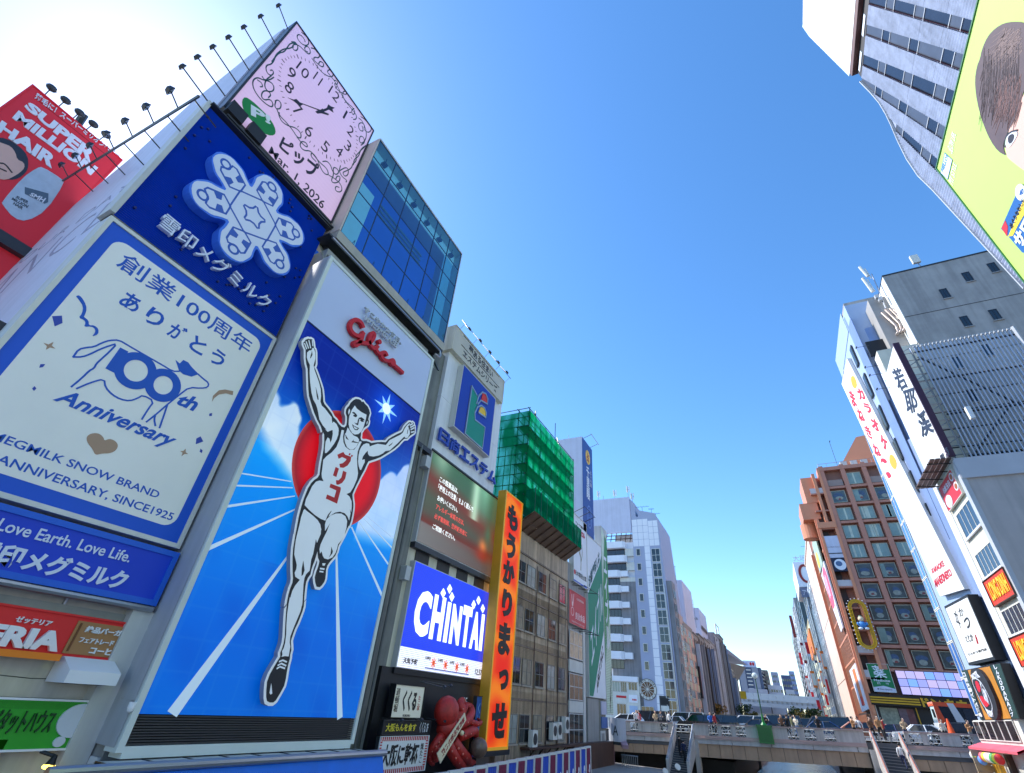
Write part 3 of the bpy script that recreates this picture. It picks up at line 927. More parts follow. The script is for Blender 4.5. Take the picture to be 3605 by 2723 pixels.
m.build('hair_picture', mat('printed_hair', (44,50,62), dirt=.1), rd, FR_.m)
m = MB().prism(smooth(G1('-60,915 20,940 70,960 100,1000 110,1045 155,1065 160,1100 130,1130 100,1150 40,1180 -20,1170 -60,1150')), .02, .028)
m.build('face_picture', mat('printed_skin', (224,176,158), dirt=.08), rd, FR_.m)
m = MB().stroke(smooth(G1('0,1070 30,1072 75,1130'), False, 2), .07, .03, .038).stroke(G1('0,1105 38,1122'), .07, .03, .04)
m.build('brow_and_eye', mat('printed_brow', (52,40,40), dirt=0), rd, FR_.m)
c0 = G1('275,1095')[0]
def canf(a, b):
    k = (a-c1[0])/(c2[0]-c1[0])
    return (206-120*math.exp(-((k-.72)/.1)**2)-30*abs(math.sin(k*5)),)*2+(214-110*math.exp(-((k-.72)/.1)**2),)
c1, c2 = G1('150,1190')[0], G1('390,1190')[0]
CAN = smooth(G1('275,1092 400,1170 420,1200 300,1380 175,1450 90,1430 15,1340 12,1320 150,1160 240,1100'))
m = MB().prism(CAN, .0, .03).build('can_picture', mat('printed_silver', (188,200,212), dirt=.2, ds=1.5), rd, FR_.m)
m = MB().prism(G1('160,1225 315,1268 312,1325 290,1335 160,1270'), .03, .038).build('can_badge', mat('printed_slate', (86,104,120), dirt=.05), rd, FR_.m)
m = MB()
m.text('SMH', 0,0,1,1, .038, .046, shear=.3, bold=.03, quad=[G1('195,1258')[0], G1('300,1300')[0], G1('288,1335')[0], G1('190,1280')[0]])
m.build('lettering', SW, rd, FR_.m)
m = MB()
m.text('SUPER\nMILLION\nHAIR', 0,0,1,1, .03, .042, bold=.03, quad=[G1('95,1275')[0], G1('200,1325')[0], G1('160,1385')[0], G1('60,1325')[0]])
m.build('lettering', mat('printed_grey', (70,80,90), dirt=0), rd, FR_.m)
for i, (x, y, bx_, by_) in enumerate(((335,580,300,615),(427,660,390,693),(518,740,482,772),(608,815,570,845),(690,885,652,915))):
    h, b = G1('%d,%d' % (x, y))[0], G1('%d,%d' % (bx_, by_))[0]
    t = thing('spot_lamp', 'small round lamp on a short arm above the red billboard, %s from the left' % ORD[i], 'lamp', FR_.w(*b), 'lamps above the red billboard')
    MB().tube((b[0],b[1],-.1), (h[0],h[1],.0), .03, 5).build('arm', DKMET, t, FR_.m)
    MB().ball((h[0],h[1],.05), .26, 10, 6, 1, .8, .7).build('lamp_head', DKMET, t, FR_.m)
t = thing('antenna_mast', 'dark mast antenna silhouetted behind the red billboard', 'antenna', FR_.w(1.5, 24))
a, b = G1('505,800')[0], G1('600,730')[0]
MB().tube((a[0],a[1],-1), (b[0],b[1],-1), .14, 6).tube((a[0]*.5+b[0]*.5+.1,a[1]*.5+b[1]*.5,-1.2), (b[0]-.1,b[1]+.1,-.7), .2, 6).build('mast', DKMET, t, FR_.m)
t = thing('rear_building', 'grey building edge under the red billboard at the left margin', 'building', (-31,2,8))
MB().box(-34, -30.2, -6, 3, 0, 17).build('wall', GREYW, t)
MB().box(-30.2, -29.6, -6, 3, 16.4, 17.0).build('ledge', DKMET, t)

# ---- lower part of the corner building
FB = Fr('L', -17.45)
lw = thing('shop_building', 'stained pale wall of the corner building below the dairy boards with shop signs', 'building', (-18,5,-4.3))
MB().box(-26, -17.45, -8, 9.2, -4.3, 3.2).build('wall', CREAM, lw)
MB().box(8.62, 9.26, -4.3, 1.45, -.05, .38).build('corner_pillar', LTGREY, lw, FB.m)
MB().box(-8, 9.2, 1.0, 1.3, .0, .12).build('ledge', GREYW, lw, FB.m)
MB().box(-8, 8.6, -1.05, -.9, .0, .3).build('ledge', DKMET, lw, FB.m)
for z in (2.65, .35, -.4):
    MB().stroke([(a*.9, z+.02*math.sin(a*3)) for a in range(0, 10)], .02, .0, .012).build('crack', mat('dark_crack', (80,84,76), dirt=0), lw, FB.m)
F5 = Fr('L', -17.0)
H = lambda s, f=F5: tr(f, 0, 2050, 2.483, s)
# lightbox "Love Earth. Love Life."
LB = F5
q = (LB.p(0,1812)[0]-4, LB.p(548,2138)[1], LB.p(617,1945)[0]+.0, LB.p(617,1945)[1])
lb = board('slogan_lightbox', 'wide blue dairy lightbox with rounded white lettering under the anniversary board', 'sign', LB, -4.0, 1.62, 9.13, 3.22, .45, mat('lightbox_blue', (0,50,180), dirt=.06, emit=.08), mat('lightbox_side', (20,100,214), dirt=.05), mat('lightbox_edge', (20,96,210), dirt=.05), .16)  # blue face gets a slight added glow, the box is not lit
MB().tube((-4,1.52,.0), (9.1,1.52,.0), .09, 8).build('tube_rail', STEEL, lb, LB.m)
T2(lb, LB, 'Love Earth. Love Life.', 4.6, 2.6, 7.82, 2.9, EMW, .01, .03, bold=.012)
MB().text('雪印メグミルク', 4.45, 1.85, 8.02, 2.38, .01, .04, bold=.04).build('lettering', EMW, lb, LB.m)
for a in (3.0, 7.0): MB().tube((a,1.5,-.4), (a,1.1,-.44), .05, 6).build('bracket', STEEL, lb, LB.m)

# burger shop sign
F6 = Fr('L', -17.2)
H6 = lambda s: tr(F6, 0, 2050, 2.483, s)
BR2 = mat('shop_red', (206,30,34), dirt=.12, emit=.03)
TAN = mat('tan_panel', (168,120,74), dirt=.06)
bs = board('burger_sign', 'red burger shop sign with white letters and a brown menu panel', 'sign', F6, 0, .12, 9.1, 1.1, .25, BR2, DKMET, BR2, .05)
MB().box(7.45, 8.94, .19, .97, 0, .04).build('menu_panel', TAN, bs, F6.m)
MB().box(7.52, 7.56, .24, .92, .04, .07).build('divider', mat('brown_divider', (110,64,30), dirt=0), bs, F6.m)
T2(bs, F6, 'ゼッテリア', 6.1, .74, 6.88, .88, WHITE, .01, .06, bold=.02)
T2(bs, F6, 'ZETTERIA', 3.65, .2, 7.3, .66, WHITE, .01, .12, bold=.05)
T2(bs, F6, '絶品バーガー', 7.7, .72, 8.8, .88, WHITE, .04, .09, bold=.03)
T2(bs, F6, 'フェアトレード', 7.68, .47, 8.55, .6, WHITE, .04, .09, bold=.02)
T2(bs, F6, 'コーヒー', 8.05, .24, 8.8, .4, WHITE, .04, .09, bold=.03)
MB().box(0, 7.35, -.0, .15, 0, .35).build('orange_strip', mat('orange_strip', (240,130,20), dirt=.05), bs, F6.m)
# vent hood, meter box, camera
q = bx(F6, 0, 2050, 2.483, 545, 645, 880, 900)
t = thing('vent_hood', 'white metal kitchen vent hood jutting from the wall under the brown menu panel', 'vent', F6.w((q[0]+q[2])/2, q[1]))
a0, b0, a1, b1 = q
MB().add([(a0,b0,-.2),(a1,b0,-.2),(a1,b1,-.2),(a0,b1,-.2),(a0,b0+.02,.75),(a1,b0+.02,.75),(a1,b0+.3,.75),(a0,b0+.3,.75),(a0,b1,.1),(a1,b1,.1)],
   [(4,5,6,7),(7,6,9,8),(8,9,2,3),(0,4,7,8,3),(1,2,9,6,5),(0,1,5,4)]).build('hood', WHITE, t, F6.m)
MB().add([(a0+.05,b0+.0,.05),(a1-.05,b0,.05),(a1-.05,b0+.008,.7),(a0+.05,b0+.008,.7)], [(3,2,1,0)]).build('opening', BLACK, t, F6.m)
q = bx(F6, 0, 2050, 2.483, 935, 705, 1010, 925)
t = tag(MB().box(q[0], q[0]+.75, q[1], q[3], -.2, .04).box(q[0]+.06, q[0]+.69, q[1]+.06, q[3]-.06, .04, .07).build('cream_hatch', mat('cream_hatch_paint', (220,216,196), dirt=.1), None, F6.m), 'cream access hatch on the wall right of the white vent hood', 'hatch')
q = F6.p(455, 2490)
t = thing('security_camera', 'small white camera on a bracket beside the bottom left corner of the blue runner screen', 'camera', (-15.6, 9.1, -.7))
p = Fr('F', 9.1).p(463, 2488)
MB().tube((p[0]-.8,9.2,p[1]+.15), (p[0]-.05,9.15,p[1]+.12), .025, 6).build('bracket', STEEL, t)
MB().tube((p[0],9.1,p[1]+.1), (p[0],9.1,p[1]-.04), .09, 10).ball((p[0],9.1,p[1]-.06), .08).build('camera_body', WHITE, t)
# green property sign
F7 = Fr('L', -17.15)
GSG = mat('property_green', (40,150,36), dirt=.12, emit=.03)
gs = board('estate_agent_sign', 'green sign with dark slanted kana and two white balloons', 'sign', F7, 0, -1.9, 9.22, -.82, .25, GSG, DKMET, WHITE, .045)
m = MB()
m.text('ピタットハウス', 6.75, -1.55, 8.04, -1.06, .01, .05, shear=.0, bold=.01)
m.build('lettering', mat('dark_green_ink', (8,66,24), dirt=0), gs, F7.m)

SPH = mat('balloon_white', (208,212,222), dirt=.06, ds=2)
MB().ell(8.58, -1.27, .45, .37, 0, .05, 40).build('big_balloon', SPH, gs, F7.m)
MB().ell(8.39, -1.72, .13, .11, 0, .05, 24).build('small_balloon', SPH, gs, F7.m)
# bottom shop box with lamp, and thin white sign with bulbs
t = thing('restaurant', 'beige panel of a restaurant front with orange glow at the bottom left edge', 'shop front', F7.w(4, -2.5))
MB().box(-2, 7.3, -2.9, -1.66, -.3, .0).build('panel', mat('beige_panel', (206,176,140), dirt=.1), t, F7.m)
MB().box(0, 7.0, -2.6, -1.85, .0, .03).build('inner_panel', mat('orange_glow_panel', (214,150,80), dirt=.1, emit=.1), t, F7.m)  # the orange glow is put into this panel's colour and emission
c = tr(F7, 0, 2050, 2.483, '375,1600')[0]
t = thing('spot_lamp', 'lit yellow spot lamp on a bent arm in front of the beige restaurant panel', 'lamp', F7.w(*c))
MB().tube((c[0]-.2,c[1]+.28,.0), (c[0]+.05,c[1]+.2,.25), .04, 6).tube((c[0]+.05,c[1]+.22,.25), (c[0],c[1]+.02,.3), .05, 8, .12).build('arm', BLACK, t, F7.m)
MB().ell(c[0], c[1], .12, .06, .22, .36, 14, 0, True).build('bulb', mat('lit_bulb', (255,214,90), dirt=0, emit=2.5), t, F7.m)
q = bx(F7, 0, 2050, 2.483, 745, 1515, 800, 1900)
t = thing('hanging_sign', 'narrow white vertical sign with black brush characters at the bottom left', 'sign', F7.w(q[0], q[1]))
MB().box(q[0]+.08, q[0]+.42, q[3]-1.3, q[3], .1, .5).build('panel', mat('pale_sign', (206,210,212), dirt=.06), t, F7.m)
MB().text('ら\nう\nめ\nん', q[0]+.15, q[3]-1.2, q[0]+.34, q[3]-.1, .5, .51).build('lettering', BLACK, t, F7.m)
m = MB()
for i, (x, y) in enumerate(((845,1505),(885,1517),(885,1560),(863,1608),(850,1650))):
    c = tr(F7, 0, 2050, 2.483, '%d,%d' % (x, y))[0]
    b = tag(MB().ball((c[0], c[1], .2), .055, 8, 6).build('light_bulb', mat('orange_bulb', (255,160,50), dirt=0, emit=2.0), None, F7.m), 'glowing orange bulb beside the narrow white sign, %s from the top' % ORD[i], 'bulb', 'orange bulbs beside the narrow white sign')

# ------------------------------------------------------------------ the runner screen
XG = -15.9
FG = Fr('L', XG)
GA0, GA1, GB0, GB1 = 9.34, 17.93, -1.02, 17.2
gl = thing('screen_building', 'grey flank and back of the building carrying the runner screen', 'building', (-17, 13.5, -4.3))
MB().box(-24, -16.6, 9.32, 18.2, -4.3, 18.4).build('wall', GREYW, gl)
SIDE = mat('flank_panel', (176,178,182), dirt=.1, streak=.1)
# curved flank facing the camera
m = MB()
n = 8
for i in range(n):
    t0, t1 = i/n, (i+1)/n
    x0, x1 = -17.5+1.55*t0, -17.5+1.55*t1
    y0, y1 = 9.3+.0*t0, 9.3
    m.add([(x0,9.3-.16*math.sin(t0*1.57),-1.75),(x1,9.3-.16*math.sin(t1*1.57),-1.75),(x1,9.3-.16*math.sin(t1*1.57),17.3),(x0,9.3-.16*math.sin(t0*1.57),17.3)], [(0,1,2,3)])
m.build('flank', SIDE, gl)
gs_ = thing('runner_sign', 'giant screen of a running athlete with raised arms before a red sun and blue sky', 'sign', FG.w(13.6, -1.8))
m = MB()
for q in ((9.16,9.34,-1.85,17.36),(17.93,18.1,-1.85,17.36),(9.34,17.93,17.2,17.36),(9.34,17.93,-1.98,-1.72)): m.box(q[0],q[1],q[2],q[3],-.5,.06)
m.build('frame', mat('pale_frame', (214,220,214), dirt=.08), gs_, FG.m)
for i in range(11):
    z = -1.7+.062*i
    MB().box(9.36, 17.9, z, z+.038, -.2, .0).build('louvre_slat', mat('dark_louvre', (60,58,60), dirt=.15), gs_, FG.m)
MB().box(9.34, 17.93, -1.72, -1.02, -.3, -.22).build('louvre_back', BLACK, gs_, FG.m)
WB = 13.3
LEDW = mat('top_panel_white', (196,206,238), dirt=.04, ds=.3)
MB().box(GA0, GA1, WB, GB1, -.1, .0).build('top_panel', LEDW, gs_, FG.m)
GLM = vcmat('runner_screen_print', .4, .28)
def nz2(x, y, k=1.):
    return (math.sin(x*1.7*k+1.3)*math.sin(y*2.1*k+.4)+.5*math.sin(x*4.1*k+2.)*math.sin(y*3.7*k)+.25*math.sin(x*8.3*k)*math.sin(y*9.1*k+1))
def mixc(a, b, t):
    t = max(0., min(1., t)); return tuple(a[i]*(1-t)+b[i]*t for i in range(3))
DC = (13.56, 8.05)
def glf(a, b):
    # sky from deep blue down to the track
    if b > 7.4: c = mixc((0,118,214), (0,28,128), (b-7.4)/4.2)
    else: c = mixc((0,92,196), (0,140,222), (b-1.2)/6.)
    c = mixc(c, (0,104,190), .35*max(0, 1-(b+1)/2.5))
    # brighter glow round the star
    d = math.hypot(a-15.3, b-12.15)
    c = mixc(c, (0,84,226), .8*math.exp(-(d/1.1)**2))
    d2 = math.hypot(a-DC[0], b-DC[1])
    # clouds left and right
    n = nz2(a, b)
    topL = 9.9-.55*max(0,a-9.4)**1.15+.3*n+.25*math.sin(a*5)
    botL = 7.3-.55*(a-9.4)+.1*n
    if a < 12.4:
        k = min(1, max(0, (topL-b)/.22))*min(1, max(0, (b-botL)/.6))
        c = mixc(c, (206+10*n, 216+6*n, 224), .9*k)
    if a > 15.4:
        topR = 8.2+.75*(a-15.6)+.35*abs(math.sin(a*2.9+.5))+.12*n
        botR = 5.3+.1*(a-15.6)
        k = min(1, max(0, (topR-b)/.22))*min(1, max(0, (b-botR)/.7))
        c = mixc(c, (196+10*n, 208+6*n, 238), .88*k)
        if b > topR: c = mixc(c, (60,90,176), .45*math.exp(-(b-topR)/1.2))
    # brush marks low down
    if b < 3.5: c = mixc(c, (0,62,170), .25*max(0, math.sin(a*2.3+b*.7)*math.sin(b*1.9+a*.4)))
    # faint module joints
    if abs((a*1.16) % 1-.5) > .465 or abs((b*1.16) % 1-.5) > .465: c = mixc(c, (120,150,200), .09)
    return c
picture('sky_print', FG, GA0, GB0, GA1, WB-.02, 150, 250, glf, GLM, gs_, .0)
MB().box(GA0, GA1, WB-.06, WB+.01, .0, .03).build('dark_line', mat('screen_navy', (0,20,84), dirt=0), gs_, FG.m)
def discf():
    pass
# red disc
m = MB()
nr, na = 14, 72
vs, fs, cs = [], [], []
for j in range(nr+1):
    r_ = 2.58*j/nr
    for i in range(na):
        t = 2*math.pi*i/na
        a, b = DC[0]+r_*math.cos(t), DC[1]+r_*math.sin(t)
        vs.append((a, b, .006))
        k = max(0, (j/nr-.72)/.28)
        c = mixc((206,16,32), (96,34,44), k**1.5*.85)
        if j == nr: c = (170,60,60)
        c = lin(c); cs += [*c, 1.]
for j in range(nr):
    for i in range(na):
        fs.append((j*na+i, (j+1)*na+i, (j+1)*na+(i+1)%na, j*na+(i+1)%na))
me = bpy.data.meshes.new('red_disc'); me.from_pydata(vs, [], fs)
at = me.color_attributes.new('Col', 'FLOAT_COLOR', 'POINT'); at.data.foreach_set('color', cs); me.materials.append(GLM)
link('red_disc', me, gs_, FG.m)
TRK = mat('track_line', (206,226,240), dirt=.03, emit=.12)
PX = lambda *p: [FG.p(*q) for q in p]
m = MB()
for i, (p, q, w0, w1) in enumerate((((848,1667),(1025,1696),.05,.04),((829,1710),(1030,1718),.06,.04),((796,1784),(1038,1747),.09,.04),((732,1932),(1050,1789),.14,.05),
        ((605,2515),(1020,1950),.36,.08),((1196,2530),(1184,1950),.27,.1),((1344,2097),(1237,1856),.13,.07),((1366,1987),(1263,1836),.09,.05),((1380,1930),(1280,1825),.07,.04),((1385,1896),(1287,1814),.05,.03))):
    P, Q = PX(p, q)
    m.stroke([P, Q], w0, .004, .010+.0004*i, w1=w1, cap=False)
m.build('track_lines', TRK, gs_, FG.m)
# sparkling star
stc = FG.p(*zp(1200,1380,5.57,'892,330')[0])
m = MB()
tips = tr(FG, 1200, 1380, 5.57, '965,45 1055,265 1100,490 970,590 815,625 730,400 660,150 815,80')
pts = []
for i, tpt in enumerate(tips):
    pts.append(tpt)
    nx_ = tips[(i+1) % 8]
    dx, dy = (tpt[0]+nx_[0])/2-stc[0], (tpt[1]+nx_[1])/2-stc[1]
    l = math.hypot(dx, dy); pts.append((stc[0]+dx/l*.3, stc[1]+dy/l*.3))
m.prism(pts, .004, .014)
m.build('bright_star', mat('star_light', (150,206,250), dirt=0, emit=.25), gs_, FG.m)
MB().ell(stc[0], stc[1], .3, .3, .014, .018, 20).build('star_core', mat('star_core_light', (226,236,250), dirt=0, emit=.3), gs_, FG.m)

# cut-out runner standing off the screen
XR = XG+.32
FRn = Fr('L', XR)
zA = lambda s: tr(FRn, 1040, 1180, 4.1775, s)
zB = lambda s: tr(FRn, 1200, 1380, 5.57, s)
zC = lambda s: tr(FRn, 1000, 1500, 4.1775, s)
zD = lambda s: tr(FRn, 960, 1850, 5.57, s)
zE = lambda s: tr(FRn, 880, 2100, 4.177, s)
BO = (zA('118,110 135,95 150,70 175,62 190,55 210,62 232,60 255,75 262,100 268,150 272,190 290,215 298,260 297,340 298,420 290,450 275,470 300,520 330,600 365,700 395,800 405,900 410,980 430,1020 480,1080 530,1150 560,1210 600,1250 640,1310 680,1350 720,1360 748,1330 757,1270 757,1200 740,1150 745,1100 760,1070 790,1040 810,1000 850,960 890,940 930,945 960,960 975,985 1000,980 1020,1010 1060,1050 1085,1100 1095,1150 1080,1200 1070,1240 1080,1265 1075,1300 1060,1330 1030,1350 1000,1375 985,1400 965,1430')
      + zB('392,860 385,900 400,950 440,965 500,965 560,985 600,1005 700,990 800,985 880,990 930,930 1000,885 1100,830 1190,790 1215,760 1240,700 1290,640 1340,595 1365,595 1380,615 1410,600 1430,620 1428,650 1445,670 1450,700 1448,740 1450,790 1430,815 1390,840 1350,870 1300,920 1240,925 1200,960 1130,1040 1050,1110 960,1170 880,1220 780,1280 680,1320 600,1345 540,1365')
      + zC('1215,570 1180,650 1130,740 1090,820 1050,900 1015,980 1005,1010 1010,1080 1020,1150 1018,1200 1005,1300 985,1400 960,1470')
      + zD('1490,10 1450,90 1400,200 1330,330 1290,400 1260,520 1225,600 1170,660 1110,730 1070,790 1045,870 1040,960 1030,1050 1010,1110 960,1180 920,1215 860,1205 835,1120 825,1020 850,920 885,830 905,760 915,700 890,640 880,560 878,505 850,600 820,700 780,800 755,880 740,960 690,1030 655,1110 640,1200 625,1330 615,1450 605,1560')
      + zE('797,60 790,150 770,220 740,300 700,400 660,480 625,580 600,660 605,740 608,790 590,860 585,920 560,1010 540,1120 525,1220 500,1320 440,1430 380,1530 340,1562 290,1562 250,1540 238,1480 240,1380 250,1260 290,1150 340,1060 400,960 445,890 445,830 470,770 495,690 510,600 515,500 520,400 525,300 535,180 555,60')
      + zD('265,1600 280,1500 310,1350 345,1230 385,1130 398,1040 390,900 388,750 390,600 400,450 420,330 445,180 470,60')
      + zC('165,1640 190,1480 215,1340 250,1200 280,1100 310,1020 350,920 400,840 450,790 490,765 520,720 530,640 540,560 560,460 580,350 590,240 590,130 560,60')
      + zA('400,1430 370,1340 320,1250 270,1130 235,1020 200,900 190,800 185,650 180,500 160,430 150,350 150,280 150,220 120,150'))
rim = offset(BO, .095)
RIMW = mat('runner_rim_white', (214,220,226), dirt=.03, emit=.1)
RIMS = mat('runner_rim_side', (150,150,160), dirt=.1)
INKB = mat('runner_ink', (34,34,40), dirt=.05, ds=2)
RW = mat('runner_white', (206,216,224), dirt=.05, emit=.12)
run = thing('runner_figure', 'white cut-out athlete outlined in black running towards the viewer on the sign', 'figure', FRn.w(13, -.9))
MB().prism(rim, -.2, -.004).build('rim_casing', RIMS, run, FRn.m)
MB().prism(rim, -.004, .0).build('rim', RIMW, run, FRn.m)
MB().prism(BO, 0, .006).build('outline', INKB, run, FRn.m)
Wp = []
Wp.append(('arm', zA('170,260 200,230 235,225 250,190 268,195 290,260 290,350 275,410 265,450 280,520 310,600 345,700 370,800 375,900 365,980 385,1040 430,1080 490,1160 530,1210 535,1260 540,1300 560,1275 600,1310 630,1370 635,1420')
   + zC('800,60 795,130 770,200 730,270 670,350 620,400 600,400 598,330 610,230 640,170 665,190 680,250 700,200 715,120 712,60 670,75 640,90 600,50')
   + zA('460,1400 400,1330 350,1240 335,1150 320,1080 300,1020 260,950 235,850 215,700 208,560 210,440 185,390 165,330')))
Wp.append(('face', zB('270,270 310,330 400,400 500,450 490,520 470,600 440,700 400,780 340,830 270,840 220,810 170,730 150,640 155,540 165,470 185,430 210,360')))
Wp.append(('ear', zB('160,330 180,370 165,420 150,450 140,400')))
Wp.append(('ear', zB('505,590 525,575 520,620 500,645')))
Wp.append(('neck', zB('100,800 130,700 190,790 250,860 320,890 355,940 345,985 300,1080 240,1130 180,1135 120,1090 80,1000 65,910 75,830')))
Wp.append(('singlet', zC('845,60 880,65 865,160 870,240 900,310 960,355 1030,350 1070,300 1110,225 1140,235 1110,300 1080,380 1070,480 1075,600 1085,700 1070,780 1020,900 970,980 915,1003 960,1040 990,1110 993,1180 985,1270 965,1215 975,1290 955,1390 930,1330 890,1285 820,1262 750,1275 650,1335 700,1250 690,1250 640,1310 605,1395 540,1370 450,1310 370,1240 300,1165 320,1080 360,1000 410,890 470,820 520,805 580,815 555,760 550,700 565,600 575,500 620,450 700,390 770,310 815,200 835,110')))
Wp.append(('arm', zB('400,1080 440,1035 500,1010 550,1020 565,1075 620,1050 720,1020 880,1045 910,1010 950,950 1050,900 1170,840 1215,800 1250,720 1300,650 1355,610 1345,640 1310,690 1325,700 1350,780 1350,830 1310,900 1270,910 1240,880 1190,930 1100,1020 1000,1110 960,1150 870,1165 820,1210 740,1250 640,1270 560,1260 530,1220 525,1155 480,1200 430,1270 410,1335 465,1325 465,1380 430,1450 395,1530 375,1535 350,1470 335,1370 345,1250 365,1150')))
Wp.append(('leg', zC('300,1225 340,1260 420,1320 490,1385 530,1450 545,1530') + zD('945,60 940,170 900,260 865,345 845,265 820,400 790,560 750,680 735,800 720,890 650,960 620,1030 600,1150 590,1300 585,1450 570,1580')
   + zE('770,0 768,100 740,220 690,340 640,460 590,590 580,680 590,740 580,800 565,885 510,880 462,890 475,860 470,810 495,760 515,690 530,560 535,420 545,260 565,120 585,10') + zD('340,1430 380,1290 440,1180 530,1070 440,1010 428,930 460,860 470,780 445,670 420,570 430,450 450,290 490,120') + zC('223,1462 250,1340 285,1240')))
Wp.append(('leg', zC('600,1450 620,1380 680,1320 760,1290 840,1290 900,1330 925,1400 915,1500') + zD('1440,60 1400,200 1340,300 1280,370 1260,450 1230,540 1170,630 1080,670 1010,650 980,600 955,510 925,555 915,470 935,380 990,260 1060,120 1105,0') + zC('662,1462 687,1415 650,1470 600,1545')))
for nm, p in Wp:
    MB().prism(p, .006, .012).build(nm, RW, run, FRn.m)
m = MB()
for p, q in (('133,125','162,205'),('157,100','190,195'),('196,82','222,192'),('248,82','254,160')):
    m.stroke(zA(p+' '+q), .055, .006, .0125)
for p, q in (('1352,655','1408,625'),('1362,698','1430,662'),('1372,742','1436,706'),('1376,795','1436,782')):
    m.stroke(zB(p+' '+q), .075, .006, .0125)
for s in ('430,960 480,940 535,965','410,1015 460,988 525,1020','395,1062 440,1035 508,1060'): m.stroke(zE(s), .05, .006, .0125)
m.prism(zE('310,1280 325,1430 300,1445 285,1420'), .006, .0125)
m.prism(zD('970,745 1035,745 1010,795 975,790'), .006, .0125)
m.stroke(zD('932,848 1005,860'), .06, .006, .0125); m.stroke(zD('920,905 985,915'), .05, .006, .0125)
m.build('highlights', RW, run, FRn.m)
m = MB()
for s in (zA('295,765 310,820 330,900 338,950 325,955 310,900'), zB('78,830 150,950 98,918'), zB('255,935 240,968 335,995 328,1006 200,990'), zB('1020,990 985,1040 940,1070 932,1058'),
          zB('220,400 258,398 300,440 318,475 290,502 245,482 235,455 268,452 258,440 222,418'), zB('350,510 400,500 440,530 465,560 432,562 448,590 405,592 372,562 385,545 360,530 345,600 332,660 290,640 258,600 290,618 318,618 328,560'),
          zD('595,695 620,880 590,970 560,995 565,850 580,770'), zD('1145,420 1175,510 1160,560 1100,630 1130,560 1140,490'), zA('240,235 248,290 222,345 212,345 222,300 232,270'), zB('1325,710 1312,770 1300,830 1292,820 1302,760')):
    m.prism(s, .012, .017)
m.prism(zB('215,635 260,670 355,715 320,755 270,750 235,700'), .012, .017)
m.build('features', INKB, run, FRn.m)
MB().prism(zB('238,668 280,697 328,718 295,738 262,724'), .017, .02).build('teeth', RW, run, FRn.m)
m = MB()
for s in ('680,850 830,905 830,940 775,1145 610,1070 630,1010 735,1055 765,950 665,905','755,605 803,630 765,752 715,730','865,660 915,685 895,780 850,840 790,868 765,860 760,800 800,800 840,760',
          '780,425 868,385 895,425 985,455 975,520 930,585 870,618 820,612 810,560 860,550 905,510 915,490 850,460 800,485','960,400 978,412 960,435 945,425','990,425 1012,438 995,460 978,445'):
    m.prism(zC(s), .012, .018)
m.build('chest_lettering', mat('chest_red', (200,36,40), dirt=.03), run, FRn.m)
# raised brand script and slogan
FL2 = Fr('L', XG+.25)
zG = lambda s: tr(FL2, 1100, 1000, 4.1775, s)
lg = thing('script_logo', 'raised red script brand name on the pale top panel of the runner sign', 'sign', FL2.w(13, 14))
m = MB()
SCR = [('755,630 735,575 690,535 635,520 585,555 562,620 580,690 630,745 700,770 740,750 757,718',.2),('752,735 735,800 690,880 640,915 615,880 640,850 700,850 780,870 840,880 895,820 925,760 915,720 885,720 850,780 840,850 870,910 915,950 955,935 968,915',.19),
       ('945,950 965,1000 1000,1030 1025,1015',.18),('1102,1048 1085,1008 1045,1000 1018,1035 1035,1090 1080,1125 1140,1135',.18),('1225,1205 1280,1250 1335,1303',.19)]
for i, (s, w) in enumerate(SCR):
    m.stroke(smooth(zG(s), False, 2), w, -.2, .0+.003*i)
c = zG('1186,1152')[0]
m.ell(c[0], c[1], .22, .23, -.2, .016, 20)
c = zG('995,850')[0]
m.ell(c[0], c[1], .13, .13, -.2, .004, 16)
m.build('lettering', RED, lg, FL2.m)
m = MB()
for s, q in (('すこやかな毎日、','790,318 1335,840 1315,895 780,400'),('ゆたかな人生','800,455 1275,860 1240,945 785,545')):
    P = zG(q)
    m.text(s, 0,0,1,1, -.15, -.02, bold=.015, quad=P)
m.build('slogan', mat('steel_letters', (196,200,206), rough=.4, dirt=.1), lg, FL2.m)

# gutter ledge and blue awning under the sign
t = thing('gutter_ledge', 'grey ledge with steel gutter pipe below the runner screen', 'ledge', (-15.6, 13.5, -2.6))
MB().box(-16.4, -15.5, 8.6, 18.6, -2.28, -2.12).build('ledge', GREYW, t)
MB().box(-16.6, -15.9, 9.0, 18.6, -3.2, -2.28).build('wall_strip', DKWALL, t)
MB().box(-15.95, -15.3, 8.8, 18.4, -2.08, -2.02).build('rib_strip', LTGREY, t)
MB().tube((-14.6, 7.2, -2.0), (-14.6, 18.6, -2.02), .11, 10).build('gutter_pipe', STEEL, t)
MB().box(-15.9, -14.72, 8.2, 18.6, -2.32, -2.2).build('soffit', DKMET, t)
for i in range(9): MB().box(-15.9, -14.8, 8.8+i*1.15, 8.84+i*1.15, -2.2, -2.0).build('bracket', DKMET, t)
t = thing('blue_awning', 'bright blue shop awning with a sagging edge at the bottom under the runner screen', 'awning', (-14.6, 13, -2.9))
m = MB()
n = 24
for i in range(n):
    y0, y1 = 7.4+11.1*i/n, 7.4+11.1*(i+1)/n
    z0, z1 = -2.38-.05*math.sin(i*.9), -2.38-.05*math.sin((i+1)*.9)
    m.add([(-14.62,y0,-2.13),(-14.62,y1,-2.13),(-14.4,y1,z1-.3),(-14.4,y0,z0-.3)], [(0,1,2,3),(3,2,1,0)][:1])
    m.add([(-14.66,y0,-2.13),(-14.66,y1,-2.13),(-14.44,y1,z1-.3),(-14.44,y0,z0-.3)], [(3,2,1,0)])
m.build('awning_cloth', mat('awning_blue', (0,110,224), dirt=.12, ds=1.5), t)
